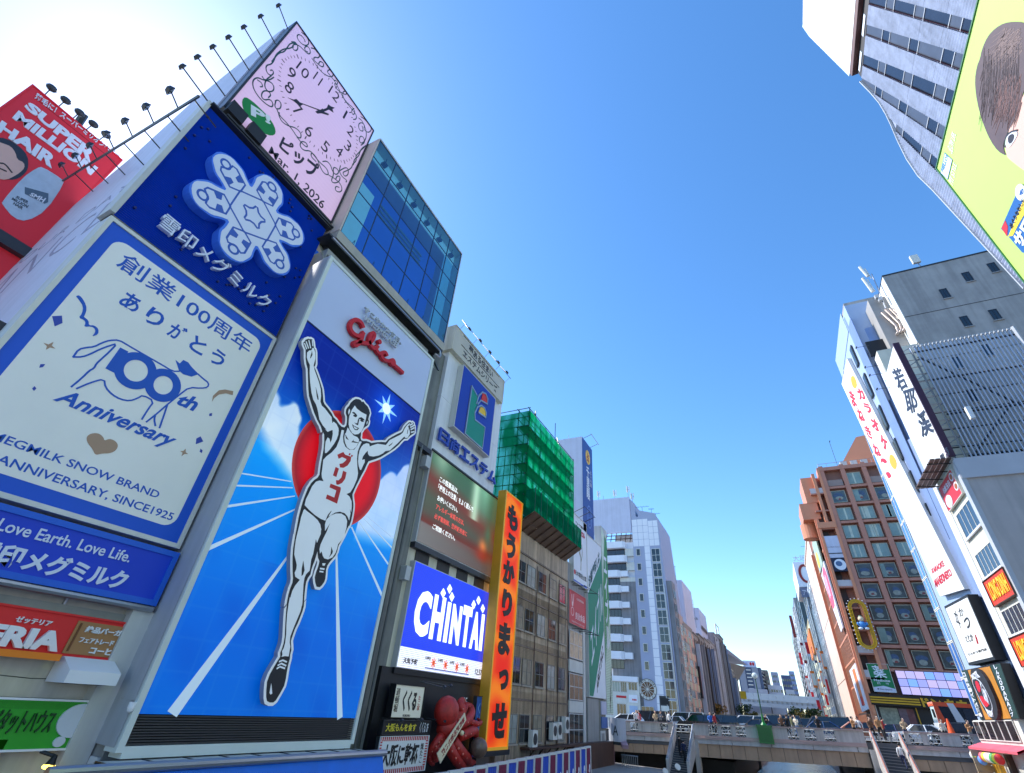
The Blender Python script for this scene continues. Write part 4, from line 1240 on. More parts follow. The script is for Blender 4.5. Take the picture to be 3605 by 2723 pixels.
# ------------------------------------------------------------------ blue glass cube above the runner sign
XC = -16.35
FC = Fr('L', XC)
cb = thing('glass_box_building', 'blue glass display box with thin grid of panes above the runner sign', 'building', (-17.5, 14.3, 19))
C0, C1, CB0, CB1 = 9.4, 19.25, 19.75, 28.75
BLUEG = seeglass('blue_glazing', (.42,.76,.95), .06)
nc, nrw = 6, 5
GRIDM = mat('glazing_bar', (14,44,84), dirt=0)
pw, ph = (C1-C0)/nc, (CB1-CB0)/nrw
pm = MB().add([(.018,.018,0),(pw-.018,.018,0),(pw-.018,ph-.018,0),(.018,ph-.018,0)], [(0,1,2,3)]).mesh('pane', BLUEG)
for i in range(nc):
    for j in range(nrw):
        link('pane', pm, cb, FC.at(C0+i*pw, CB0+j*ph))
m = MB()
for i in range(nc+1): m.box(C0+i*pw-.02, C0+i*pw+.02, CB0, CB1, -.06, .012)
m.build('mullion', GRIDM, cb, FC.m)
m = MB()
for j in range(nrw+1): m.box(C0, C1, CB0+j*ph-.018, CB0+j*ph+.018, -.05, .006)
m.build('transom', GRIDM, cb, FC.m)
MB().box(C0-.05, C1+.05, CB1, CB1+.12, -2.6, .05).build('roof_edge', ALU, cb, FC.m)
MB().box(C1, C1+.06, CB0, CB1, -2.6, .04).build('corner_trim', ALU, cb, FC.m)
MB().box(C0-.12, C0-.03, CB0, CB1, -1.6, .03).build('side_panel', mat('warm_side_panel', (206,190,176), dirt=.12), cb, FC.m)
INN = mat('inner_blue_glow', (10,70,160), dirt=.25, ds=.5, emit=.35)  # glow added to the inner walls to brighten the inside of the box
INP = mat('inner_pale_glow', (150,196,206), dirt=.1, emit=.2)  # pale inner panels also glow to lift the dark interior
MB().box(C0, C1, CB0, CB1, -2.5, -2.4).build('back_wall', INN, cb, FC.m)
MB().box(C0+.6, C0+1.9, CB0+.2, CB1-2.6, -1.4, -1.3).build('pale_inner_panel', INP, cb, FC.m)
MB().box(C0+1.9, C1-.9, CB0+.2, CB0+1.5, -1.4, -1.3).build('pale_inner_panel', INP, cb, FC.m)
MB().box(C0+.4, C1, CB1-1.0, CB1-.05, -.7, -.64).build('pale_inner_panel', INP, cb, FC.m)
MB().box(C1-1.1, C1-.05, CB0, CB1-1, -.7, -.64).build('pale_inner_panel', mat('inner_teal_glow', (96,160,190), dirt=.1, emit=.2), cb, FC.m)
for k in range(3):
    b = CB0+5.6+k*.42
    MB().box(C0+2.6, C0+7.2, b, b+.18, -1.5, -1.4).build('shelf', mat('inner_grey', (110,140,170), dirt=.3), cb, FC.m)
for k in range(6):
    a = C0+1.0+k*1.6
    MB().box(a, a+.35, CB1-.75, CB1-.55, -.6, -.3).tube((a+.17,CB1-.6,-.4), (a+.17,CB1-.05,-.4), .03, 4).build('ceiling_lamp', mat('inner_dark_lamp', (20,60,110), dirt=0), cb, FC.m)
m = MB()
for k in range(5):
    a = C0+1.2+k*1.7; m.tube((a,CB0+.1,-1.0), (a+.4,CB0+1.6,-1.0), .02, 4).tube((a+.45,CB0+.1,-1.0), (a+.4,CB0+1.6,-1.0), .02, 4)
m.build('brace', GRIDM, cb, FC.m)
# soffit and ribbed underside between box and runner sign
SOFF = mat('soffit_olive', (150,150,138), dirt=.2)
MB().box(C0-.1, C1+.1, CB0-.62, CB0-.02, -1.6, .02).build('edge_beam', mat('beam_buff', (176,170,158), dirt=.15, streak=.1), cb, FC.m)
m = MB()
m.add([(9.2,17.42,-.1),(19.0,17.42,-.1),(19.2,19.1,-1.1),(9.2,19.1,-1.1)], [(0,1,2,3),(3,2,1,0)][:1])
m.build('soffit', SOFF, cb, FC.m)
for i in range(6):
    a = 9.4+i*1.95
    MB().add([(a,17.45,-.05),(a+.16,17.45,-.05),(a+.16,19.1,-1.05),(a,19.1,-1.05),(a,17.45,.05),(a+.16,17.45,.05),(a+.16,19.1,-.8),(a,19.1,-.8)], [(4,5,6,7),(0,4,7,3),(1,2,6,5),(0,1,5,4)]).build('rib', DKMET, cb, FC.m)
MB().chain([(9.1,18.85,.05),(18.6,18.85,.05),(18.95,18.8,.08),(19.05,18.55,.1),(19.0,18.3,.1),(18.5,18.25,.1)], .07, 7).build('pipe', STEEL, cb, FC.m)
MB().box(8.9, 19.3, 18.95, 19.05, -1.0, .0).build('lower_beam', DKMET, cb, FC.m)

# gap between runner sign and white tower: pipes and dark wall
t = thing('service_shaft', 'dark grey recess full of pipes between the runner sign and the white tower', 'wall', (-17.3, 19.4, -4.3))
MB().box(-19, -17.3, 18.1, 20.9, -4.3, 20).build('wall', mat('stained_grey', (128,130,126), dirt=.3, streak=.4), t)
for i, (y, c) in enumerate(((18.4,.1),(18.75,.07),(19.1,.12),(19.5,.05),(19.85,.08))):
    MB().tube((-17.15+.05*i, y, -4), (-17.15+.05*i, y, 12.4), c, 7).build('pipe', mat('grey_pipe', (112,114,112), dirt=.3, streak=.3), t)
MB().box(-17.3, -16.9, 19.0, 20.8, 12.2, 12.5).build('ledge', DKMET, t)
for i in range(9): MB().box(-17.28, -17.0, 18.3+.0*i, 19.2, -2+1.6*i, -1.9+1.6*i).build('bracket', DKMET, t)

# ------------------------------------------------------------------ white tower with the blue E sign
F17 = Fr('L', -17.0)
et = thing('white_tower', 'narrow white tower clad in pale panels right of the runner sign', 'building', (-18, 25, -4.3))
for j, (b0, b1) in enumerate(((12.6,16.6),(16.62,20.6),(20.62,22.3))):
    MB().box(-18.75, -17.0, 20.82, 28.95, b0, b1).build('wall', mat('tower_white', (224,226,232), dirt=.08, streak=.1), et)
MB().box(-25, -18.76, 20.9, 28.9, 12, 22).build('rear_wall', GREYW, et)
MB().box(-18.6, -17.35, 20.9, 30.3, -4.3, 12.55).build('lower_wall', CREAM, et)
MB().box(-25, -17.6, 20.6, 30.3, -4.3, 12.5).build('lower_mass', mat('stained_light', (166,164,154), dirt=.25, streak=.35), et)
for i in range(4): MB().box(-17.34, -17.3, 21.6+i*2.2, 22.9+i*2.2, 6.1, 7.3).build('dark_opening', DKWALL, et)
F167 = Fr('L', -16.65)
hd = board('header_sign', 'beige header sign with dark kana on top of the white tower', 'sign', F167, 20.55, 20.35, 28.35, 22.6, 1.2, mat('header_beige', (196,190,176), dirt=.1), CREAM, CREAM, .03)
DKI = mat('dark_grey_ink', (62,60,60), dirt=0)
T2(hd, F167, '夢ある住まい', 22.6, 21.62, 26.4, 22.3, DKI, bold=.02)
T2(hd, F167, 'エステムシリーズ', 21.95, 20.72, 27.3, 21.35, DKI, bold=.02)
MB().box(21.6, 27.6, 21.47, 21.52, 0, .02).build('rule', DKI, hd, F167.m)
MB().box(21.7, 27.4, 22.42, 22.46, 0, .02).build('rule', DKI, hd, F167.m)
rl = thing('lamp_rail', 'thin steel rail above the beige header sign carrying small lamps', 'rail', (-16.6,24.5,22.6))
m = MB().tube((-16.3,20.9,23.1), (-16.3,28.8,23.1), .03, 5)
for i in range(5): m.tube((-16.9,21.2+1.85*i,22.5), (-16.3,21.2+1.85*i,23.1), .025, 4)
m.build('rail', STEEL, rl)
for i, (hx, hy, bx_, by_) in enumerate(((690,20,630,40),(765,100,700,130),(832,180,770,200),(890,250,832,270),(950,320,895,335))):
    b = Fr('L', -16.3).p(*zp(1300,1150,1.966,'%d,%d' % (bx_, by_))[0]); h = Fr('L', -15.3).p(*zp(1300,1150,1.966,'%d,%d' % (hx, hy))[0])
    floodlight((-16.3, b[0], 23.1), (-15.3, h[0], h[1]), 'small lamp on an arm above the beige header sign, %s from the left' % ORD[i], 'lamps above the beige header sign', k=.7, size=.42, face=Vector((-.8,0,-.5)))
FE = Fr('L', -16.5)
es = thing('letter_e_sign', 'deep blue sign box with a stylised green, red and yellow E', 'sign', FE.w(24.5, 14.9))
MB().box(22.1, 27.05, 14.85, 20.0, -.48, -.01).build('casing', LTGREY, es, FE.m)
MB().box(22.16, 27.0, 14.92, 19.94, -.01, .0).build('face', mat('e_sign_blue', (0,52,160), dirt=.05, emit=.05), es, FE.m)
m = MB()
OUT = [(23.42,18.8),(23.48,14.98),(25.82,14.98),(25.82,16.7),(24.35,16.55),(24.75,17.34),(25.78,17.6),(25.78,18.2),(24.52,17.8),(24.9,18.75),(25.75,18.95),(25.75,19.5),(24.9,19.3),(24.3,18.5)]
m.prism([(23.42,18.9),(23.42,14.95),(25.85,14.95),(25.85,16.75),(24.45,16.6),(24.2,17.1),(24.3,17.6),(24.5,17.95),(24.45,18.35),(24.2,18.6)], 0, .05)
m.build('green_field', mat('e_sign_green', (0,140,120), dirt=.05), es, FE.m)
m = MB().prism([(24.9,18.55),(25.75,18.75),(25.7,19.2),(25.4,19.45),(25.0,19.3)], 0, .052).build('red_field', mat('e_sign_red', (214,50,40), dirt=.05), es, FE.m)
m = MB().prism([(24.75,17.4),(25.75,17.6),(25.7,17.95),(25.4,18.2),(24.95,18.0)], 0, .054).build('yellow_field', mat('e_sign_yellow', (236,190,50), dirt=.05), es, FE.m)
m = MB()
for i, p in enumerate(([(23.42,18.9),(23.42,14.97),(25.85,14.97),(25.85,16.75),(24.4,16.6),(24.25,17.1),(24.5,17.75),(25.0,18.15),(25.5,18.2),(25.8,17.95),(25.8,17.55),(24.75,17.4)],
                       [(23.42,18.9),(24.2,18.6)],[(24.3,17.9),(24.45,18.7),(24.9,19.3),(25.4,19.45),(25.75,19.2),(25.8,18.75),(24.8,18.5),(24.5,18.0)])):
    m.stroke(p, .13, .0, .08+.003*i)
m.build('outline', STEEL, es, FE.m)
nl = thing('tower_lettering', 'blue standoff characters across the white tower below the E sign', 'sign', F17.w(25, 13.3))
for i, ch in enumerate('日商エステム'):
    a = 21.1+i*1.32
    MB().text(ch, a, 13.4, a+1.12, 14.3, .12, .26, bold=.02).build('lettering', mat('letter_blue', (40,76,180), dirt=.05), nl, F17.m)

# LED screen with the medicine notice
ms = thing('notice_screen', 'large LED screen showing a blurred red green picture with a medicine notice', 'screen', F17.w(25.6, 7.3))
MB().box(21.0, 29.9, 7.0, 12.6, -.7, -.03).build('casing', ALU, ms, F17.m)
MB().box(21.0, 30.2, 6.7, 7.0, -.7, .0).build('lower_edge', DKMET, ms, F17.m)
MB().box(20.9, 30.2, 12.6, 12.7, -.7, .1).build('top_edge', DKMET, ms, F17.m)
def notf(a, b):
    u, v = (a-21.1)/9, (b-7.1)/5.4
    c = mixc((86,66,60), (60,96,70), v)
    c = mixc(c, (120,44,34), max(0, 1-abs(v-.72+.25*u)*5)*.8)
    c = mixc(c, (196,226,190), .8*math.exp(-((u-.62)/.06)**2)*(v > .55))
    c = mixc(c, (150,210,170), .6*math.exp(-((u-.75)/.1)**2)*max(0, v-.5)*2)
    c = mixc(c, (168,196,168), .65*math.exp(-((u-.12)/.1)**2)*max(0, v-.72)*3.5)
    c = mixc(c, (104,40,30), .8*math.exp(-((v-.22)/.07)**2))
    if v < .2: c = mixc(c, (118,118,116), .8*(1-u))
    c = mixc(c, (226,120,60), .9*math.exp(-(((u-.8)/.06)**2+((v-.3)/.08)**2)))
    c = mixc(c, (150,46,24), .9*math.exp(-(((u-.8)/.1)**2+((v-.18)/.07)**2)))
    c = mixc(c, (70,110,84), .8*math.exp(-(((u-.86)/.06)**2+((v-.48)/.12)**2)))
    return c
picture('screen_print', F17, 21.1, 7.06, 29.85, 12.55, 70, 50, notf, vcmat('notice_screen_print', .4, .35), ms, .0)
LITW = mat('lit_white_text', (232,236,232), dirt=0, emit=.4)
LITR = mat('lit_red_text', (226,84,74), dirt=0, emit=.35)
for s, q, c in (('この医薬品は、',(22.2,11.03,24.4,11.4),LITW),('「使用上の注意」をよく読んで',(22.2,10.5,26.5,10.9),LITW),('お使いください。',(22.3,9.85,24.65,10.2),LITW),
                ('アレルギー体質の方は、',(22.3,9.3,25.6,9.65),LITR),('必ず薬剤師、登録販売者に',(22.3,8.73,26.1,9.06),LITR),('ご相談ください。',(22.3,8.1,24.8,8.42),LITW)):
    T2(ms, F17, s, *q, c, .002, .012, bold=.015)

# LED screen with the rental brand
cs_ = thing('rental_screen', 'bright blue LED screen with white capital letters and a weather strip', 'screen', F17.w(25.7, 1.0))
MB().box(21.3, 29.95, .98, 6.05, -.7, -.02).build('casing', ALU, cs_, F17.m)
MB().box(21.2, 30.35, .72, .97, -.6, .02).build('lower_edge', BLACK, cs_, F17.m)
CHB = mat('screen_blue', (20,56,214), dirt=.12, ds=.3, emit=.5, rough=.4)
MB().box(21.38, 29.9, 1.9, 6.0, -.02, .0).build('screen_face', CHB, cs_, F17.m)
MB().box(21.38, 29.9, 1.0, 1.9, -.02, .0).build('weather_strip', mat('screen_white', (226,230,240), dirt=0, emit=.5), cs_, F17.m)
m = MB()
for i in range(60): m.box(21.4, 29.9, 1.0+.083*i, 1.0+.083*i+.012, .0, .012)
o = m.build('scan_line', mat('screen_line', (70,90,200), dirt=0), cs_, F17.m); o['kind'] = 'stuff'
LITB = mat('lit_letter', (214,226,255), dirt=0, emit=.75)
for ch, a0, a1 in (('C',22.0,23.4),('H',23.6,24.75),('I',25.0,25.35),('N',25.6,26.65),('T',26.8,27.85),('A',27.9,28.95),('I',29.1,29.45)):
    MB().text(ch, a0, 2.5, a1, 4.75 if ch in 'CHT' else 4.6, .012, .04, bold=.05).build('lettering', LITB, cs_, F17.m)
m = MB()
for a, b in ((24.35,4.95),(24.95,5.3),(25.3,4.92),(27.9,4.95),(28.45,5.3),(29.1,4.92)): m.ell(a, b, .26, .26, .012, .04, 4, R(10))
m.build('diamond', LITB, cs_, F17.m)
SCI = mat('strip_ink', (20,20,40), dirt=0)
T2(cs_, F17, '天気予報', 21.75, 1.2, 22.95, 1.46, SCI, .012, .03, bold=.02)
T2(cs_, F17, '12:37', 28.95, 1.2, 29.75, 1.5, SCI, .012, .03)
for i, (s, a) in enumerate((('18時',24.2),('24時',25.4),('6時',26.6),('12時',27.75))):
    T2(cs_, F17, s, a-.6, 1.52, a-.12, 1.68, SCI, .012, .03)
    m = MB()
    for k in range(8): m.stroke([(a+.2+.12*math.cos(k*.785),1.42+.12*math.sin(k*.785)),(a+.2+.24*math.cos(k*.785),1.42+.24*math.sin(k*.785))], .04, .012, .03)
    m.ell(a+.2, 1.42, .12, .12, .012, .032, 12)
    m.build('sun_symbol', mat('sun_orange', (226,90,40), dirt=0, emit=.3), cs_, F17.m)
m = MB().box(23.7, 28.2, 1.12, 1.16, .012, .03).build('scale_line', BLUE, cs_, F17.m)
t = thing('wall_box', 'small grey junction box on the wall left of the rental screen', 'box', (-17,20.9,5))
MB().box(-17.3, -16.9, 20.55, 20.95, 4.9, 5.6).build('box_body', ALU, t)
t = thing('wall_box', 'small grey junction box on the casing left of the medicine notice screen', 'box', (-17,20.9,11.6))
MB().box(-17.3, -16.85, 20.4, 20.85, 11.3, 12.0).build('box_body', ALU, t)

# takoyaki shop corner below
dk = thing('dark_shop_wall', 'near-black wall of the octopus restaurant under the rental screen', 'wall', (-17.2, 25, -4.3))
MB().box(-17.35, -17.1, 20.4, 30.3, -4.3, .96).build('wall', mat('near_black_wall', (34,34,38), dirt=.2), dk)
F166 = Fr('L', -16.6)
F162 = Fr('L', -16.2)
t = board('brush_sign', 'cream square sign with black brush kana', 'sign', F166, 21.0, -1.03, 23.42, .3, .3, mat('cream_sign', (226,222,204), dirt=.05, emit=.04), BLACK, BLACK, .03)
T2(t, F166, 'くくる', 21.75, -.75, 22.85, .08, BLACK, bold=.04)
T2(t, F166, '道\n頓\n堀', 21.15, -.8, 21.45, .15, BLACK)
T2(t, F166, 'た\nこ\n家', 22.98, -.7, 23.18, -.1, mat('seal_red', (180,40,40), dirt=0))
T2(t, F166, 'KUKURU', 21.95, -.97, 22.5, -.88, BLACK)
t = board('black_menu_sign', 'black strip sign with yellow characters above the striped signboard', 'sign', F162, 20.1, -1.62, 23.75, -1.08, .2, BLACK, BLACK, DKMET, .02)
T2(t, F162, '大阪もんを食す', 20.35, -1.5, 22.6, -1.2, mat('yellow_text', (230,210,60), dirt=0), bold=.02)
T2(t, F162, 'くくる 2F', 22.9, -1.55, 23.6, -1.15, WHITE)
KS = mat('kanpai_white', (226,228,228), dirt=.05)
t = board('striped_signboard', 'white signboard with red striped border and big black characters', 'sign', F162, 20.1, -3.0, 23.78, -1.66, .2, KS, DKMET, KS, .02)
m = MB()
for i in range(26):
    a = 20.14+i*.14
    for b0, b1 in ((-1.84,-1.69),(-2.98,-2.82)): m.box(a, a+.07, b0, b1, 0, .012)
for i in range(10):
    b = -2.8+i*.1
    for a0, a1 in ((20.12,20.3),(23.58,23.76)): m.box(a0, a1, b, b+.05, 0, .012)
m.build('red_stripes', mat('stripe_red', (190,40,50), dirt=0), t, F162.m)
T2(t, F162, '大阪に乾杯', 20.42, -2.74, 23.1, -1.95, BLACK, bold=.03)
T2(t, F162, '焼\nた\nこ', 23.2, -2.7, 23.45, -1.95, DKI)
# octopus
oc = thing('octopus_sculpture', 'giant red octopus sculpture with curling arms on the black shop wall', 'sculpture', (-16.4, 25, -3))
OCR = mat('octopus_red', (190,44,36), rough=.5, dirt=.4, ds=3.5, bump=.5)
FO = Fr('L', -16.7)
O = lambda s: tr(FO, 1200, 1900, 2.03, s)
hc = O('695,1215')[0]
MB().ball((hc[0], hc[1]-.05, .55), .8, 16, 12, .95, .88, .75).ball((hc[0]+.25, hc[1]-.75, .55), .65, 14, 10, 1.0, .9, .8).build('head', OCR, oc, FO.m, True)
e1 = O('735,1385')[0]
MB().ball((e1[0]+.1, e1[1]+.1, 1.05), .12, 8, 6).build('eye', mat('eye_cream', (240,226,180), dirt=0), oc, FO.m, True)
MB().ball((e1[0]+.16, e1[1]+.1, 1.14), .06, 8, 6).build('eye', BLACK, oc, FO.m, True)
for s, rs in (('760,1300 800,1230 800,1170 850,1150 870,1180',(.32,.3,.26,.2,.12)),('770,1330 830,1290 880,1240 910,1200 880,1185 850,1210',(.34,.3,.26,.22,.2,.14)),
              ('800,1400 850,1370 900,1360 945,1390 945,1440 900,1450',(.36,.32,.28,.22,.16,.1)),('700,1420 640,1450 620,1500 650,1560 700,1540 690,1500',(.34,.3,.28,.24,.18,.12)),
              ('760,1440 790,1510 850,1560 900,1590 940,1590',(.36,.34,.3,.22,.12)),('720,1450 740,1540 800,1600 860,1610 920,1600',(.34,.3,.28,.22,.16)),('680,1400 640,1410 615,1460 605,1540 640,1600',(.3,.26,.24,.2,.14)),
              ('860,1290 910,1310 950,1300 960,1280',(.2,.16,.12,.07))):
    P = O(s)
    P3 = [(p[0], p[1], .35+.25*math.sin(i*1.3)) for i, p in enumerate(P)]
    # refine
    Q, RS = [], []
    for i in range(len(P3)-1):
        for k in range(4):
            t_ = k/4
            p0_, p1_, p2_, p3_ = P3[max(i-1,0)], P3[i], P3[i+1], P3[min(i+2,len(P3)-1)]
            Q.append(tuple(.5*((2*p1_[c])+(-p0_[c]+p2_[c])*t_+(2*p0_[c]-5*p1_[c]+4*p2_[c]-p3_[c])*t_*t_+(-p0_[c]+3*p1_[c]-3*p2_[c]+p3_[c])*t_**3) for c in range(3)))
            RS.append((rs[i]*(1-t_)+rs[i+1]*t_)*.85)
    Q.append(P3[-1]); RS.append(rs[-1]*.8)
    sk_ = MB()
    for i in range(2, len(Q)-1, 2): sk_.ball((Q[i][0]-RS[i]*.5, Q[i][1]-RS[i]*.2, Q[i][2]+RS[i]*.78), RS[i]*.22, 6, 4)
    sk_.build('sucker', mat('sucker_pink', (226,130,116), dirt=.1), oc, FO.m, True)
    MB().chain(Q, 0, 9, RS).ball(Q[-1], RS[-1]*1.05, 8, 6).build('arm', OCR, oc, FO.m, True)
bc = O('885,1475')[0]
t = tag(MB().ball((bc[0], bc[1], .9), .48, 16, 12).build('dumpling_ball', mat('dumpling_brown', (120,98,84), rough=.3, dirt=.5, ds=3), None, FO.m, True), 'shiny brown dumpling ball held by the lower right arm of the octopus', 'ball')
bn = thing('slanted_banner', 'narrow cream banner with dark red characters hung slantwise across the octopus', 'banner', FO.w(25, -2, 1.2))
FB2 = Fr('L', -15.6)
bq = tr(FB2, 1200, 1900, 2.03, '882,1238 892,1290 707,1602 684,1532')
m = MB(); m.prism(bq, 0, .04, True); m.build('cloth', mat('banner_cream', (228,214,180), dirt=.08), bn, FB2.m)
def qi(u0, v0, u1, v1):
    tl, trr, br, bl = bq[0], bq[1], bq[2], bq[3]
    f = lambda u, v: tuple((tl[i]*(1-v)+trr[i]*v)*(1-u)+(bl[i]*(1-v)+br[i]*v)*u for i in (0,1))
    return [f(u0,v0), f(u1,v0), f(u1,v1), f(u0,v1)]
MB().text('道頓堀名物たこ焼', 0,0,1,1, .04, .05, bold=.02, quad=[qi(.05,.2,.9,.8)[i] for i in (0,1,2,3)]).build('lettering', mat('banner_red', (150,30,40), dirt=0), bn, FB2.m)
vb = board('blue_vertical_sign', 'narrow blue vertical sign between the octopus and the orange sign', 'sign', F166, 28.75, -2.75, 29.6, .13, .2, mat('vertical_blue', (40,90,170), dirt=.1), DKMET, DKMET, .03)
T2(vb, F166, 'く\nい\n倒\nれ', 28.95, -2.4, 29.4, -.2, mat('pale_blue_ink', (120,170,220), dirt=0), bold=.01)
T2(dk, Fr('L',-17.09), '2F', 28.1, -.45, 28.5, .0, WHITE, .01, .02)
for i, (x, y, x0, y0) in enumerate(((740,1060,600,1015),(785,1050,620,1012),(435,1300,330,1280),(575,1295,540,1275),(742,1300,640,1278))):
    f_ = Fr('L', -15.9)
    h = tr(f_, 1200, 1900, 2.03, '%d,%d' % (x, y))[0]; b = tr(F166, 1200, 1900, 2.03, '%d,%d' % (x0, y0))[0]
    floodlight((-16.9, b[0], b[1]), (-15.9, h[0], h[1]), 'silver spotlight on a bent arm over the %s' % ('octopus, left one' , 'octopus, right one', 'black strip sign, left one', 'black strip sign, middle one', 'black strip sign, right one')[i], 'spotlights of the octopus shop', k=.7, size=.3, face=Vector((-.6,0,-.8)))

# ------------------------------------------------------------------ tall orange sign
uk = thing('orange_vertical_sign', 'very tall glowing orange and red sign with thick black kana', 'sign', F162.w(31, -2.4))
MB().box(29.5, 32.45, -2.45, 13.2, -.1, -.005).build('face_box', mat('sign_yellow', (226,160,30), dirt=.1), uk, F162.m)
MB().box(29.42, 29.5, -2.45, 13.2, -.6, .05).build('side', mat('ochre_side', (206,150,30), dirt=.15), uk, F162.m)
def ukf(a, b):
    k = .5+.5*math.sin(b*2.1+.7+.5*math.sin(a*2+b))
    k2 = abs((a-30.98)/1.45)
    c = mixc((222,34,16), (236,120,24), max(k**1.6, k2**3))
    return c
picture('sign_print', F162, 29.62, -2.3, 32.35, 13.1, 14, 110, ukf, vcmat('orange_sign_print', .5, .3), uk, .0)
m = MB()
for q in ((29.5,29.62,-2.45,13.2),(32.35,32.45,-2.45,13.2),(29.62,32.35,-2.45,-2.3),(29.62,32.35,13.1,13.2)): m.box(*q, -.005, .05)
m.build('frame', mat('frame_gold', (230,170,40), dirt=.1, emit=.1), uk, F162.m)
CH = [('も',12.45,10.6,29.95,31.85),('う',10.3,8.5,30.1,31.75),('か',8.35,6.75,29.95,31.9),('り',6.4,4.7,30.15,31.8),('ま',4.35,2.45,30.05,31.9),('っ',1.7,.55,30.5,32.0),('せ',-.1,-1.9,30.0,32.1)]
for ch, b1, b0, a0, a1 in CH:
    MB().text(ch, a0+.1, b0, a1-.1, b1, .01, .05, bold=.055).build('lettering', mat('sign_black', (30,26,22), dirt=0), uk, F162.m)
MB().box(29.3, 32.6, -2.7, -2.45, -.9, .1).build('sill', DKMET, uk, F162.m)

# ------------------------------------------------------------------ old stained building with scaffold on top
ob = thing('old_building', 'old rust-stained brownish concrete building with four window storeys', 'building', (-18, 39, -4.3))
OLD = mat('stained_concrete', (186,164,138), dirt=.35, streak=.55, bump=.2)
MB().box(-26, -17.05, 32.5, 44.9, -4.3, 12.9).build('wall', OLD, ob)
for b in (9.9, 6.6, 3.4, .1): MB().box(33, 44.8, b, b+.12, -.06, .05).build('string_course', mat('dirty_band', (128,108,92), dirt=.4, streak=.4), ob, F17.m)
WFR = mat('old_window_frame', (120,116,110), dirt=.2)
cols = (33.7, 35.65, 37.95, 40.3, 42.6)
for r_, (b0, b1) in enumerate(((7.75,9.35),(4.5,6.08),(1.05,2.7),(-2.3,-.68))):
    for c_, a in enumerate(cols):
        gm = [GLASS_DK, CURT, GLASS_DK, mat('paper_window', (150,140,120), rough=.3, dirt=.5, ds=1.2)][(r_*3+c_*5) % 4]
        window(ob, F17, a, b0, a+1.6, b1, 2, 2, WFR, gm, .055)
        MB().box(a-.08, a+1.7, b0-.1, b0-.01, -.04, .12).build('sill', mat('old_sill', (160,150,138), dirt=.3), ob, F17.m)
m = MB()
for j in range(3):
    for k in range(14):
        m.box(33.0, 44.6, -.55+3.3*j+.09*k, -.55+3.3*j+.09*k+.02, -.04, .012)
o = m.build('ribbing', OLD, ob, F17.m); o['kind'] = 'stuff'
for a in (37.5, 40.1, 42.45, 33.5):
    m = MB().chain([(a, -4, .08), (a+.04, 0, .08), (a-.03, 3, .08), (a+.02, 6.5, .08), (a, 9.6, .08)], .035, 5); m.build('drain_pipe', BROWNRUST, ob, F17.m)
AC = mat('ac_white', (214,212,206), dirt=.15)
acs = []
for i, (a, b, lab) in enumerate(((40.6,-2.15,'lower left white air conditioner on the bracket of the stained building'),(41.6,-2.1,'middle white air conditioner on the bracket of the stained building'),(43.2,-1.75,'right white air conditioner on the bracket of the stained building'),(36.9,-2.6,'white air conditioner half hidden beside the foot of the orange sign'))):
    if i == 0:
        t = thing('air_conditioner', lab, 'air conditioner', None, 'air conditioners on the stained building', M=F17.at(a, b, .15))
        M0 = F17.at(a, b, .15)
        MB().box(0, .85, 0, 1.05, 0, .35).build('case', AC, t, M0)
        MB().ell(.42, .55, .33, .33, .35, .37, 18).build('fan_grille', DKMET, t, M0)
        acs = t
    else:
        scan(); dup(acs, F17.at(a, b, .15), lab)
t = thing('bracket_shelf', 'rusty bracket shelf along the foot of the stained building', 'shelf', F17.w(41, -2.6))
MB().box(36, 45, -2.62, -2.5, 0, .7).build('shelf', BROWNRUST, t, F17.m)
for i in range(6): MB().bar((37+i*1.5,-2.62,.6), (37+i*1.5,-3.3,.0), .06).build('strut', BROWNRUST, t, F17.m)

# scaffold wrapped in green netting
scf = thing('scaffold', 'tall scaffold wrapped in glowing green netting on the roof of the stained building', 'scaffold', (-18, 38.5, 12.9))
NET = netmat('green_net', (0,118,76), .78)
NETD = netmat('dark_green_net', (0,104,84), .86)
PIPE = mat('scaffold_pipe', (24,74,66), dirt=.1)
sx, sy0, sy1, sz0, sz1 = -16.15, 32.7, 44.2, 12.9, 22.1
nS = 9
for i in range(nS):
    for j in range(5):
        y0, y1 = sy0+(sy1-sy0)*i/nS, sy0+(sy1-sy0)*(i+1)/nS
        z0, z1 = sz0+(sz1-sz0)*j/5, sz0+(sz1-sz0)*(j+1)/5
        m = MB(); n = 3
        for a in range(n):
            for b in range(n):
                f = lambda u, v: (sx+.05*math.sin(u*5+i)*math.sin(v*4+j)*math.sin(math.pi*u/n)**.5, y0+(y1-y0)*u/n, z0+(z1-z0)*v/n)
                m.add([f(a,b), f(a+1,b), f(a+1,b+1), f(a,b+1)], [(0,1,2,3)])
        m.build('net_sheet', NET, scf)
for i in range(3):
    for j in range(5):
        x0, x1 = sx-1.5*i, sx-1.5*(i+1)
        z0, z1 = sz0+(sz1-sz0)*j/5, sz0+(sz1-sz0)*(j+1)/5
        MB().add([(x1,sy0,z0),(x0,sy0,z0),(x0,sy0,z1),(x1,sy0,z1)], [(0,1,2,3)]).build('net_sheet', NET, scf)
rr = random.Random(5)
for y in [sy0+.1+1.28*i for i in range(10)]:
    for x in (sx-.12, sx-1.2, sx-4.4):
        MB().tube((x,y,sz0), (x,y,sz1+rr.uniform(.0,.5)), .045, 5).build('upright', PIPE, scf)
m_l = []
for z in [sz0+.25+.92*k for k in range(11)]:
    for x in (sx-.1, sx-1.22):
        MB().tube((x,sy0-.2,z), (x,sy1+.2,z), .04, 5).build('ledger', PIPE, scf)
    MB().tube((sx,sy0+.05,z+.1), (sx-4.6,sy0+.05,z+.1), .04, 5).build('ledger', PIPE, scf)
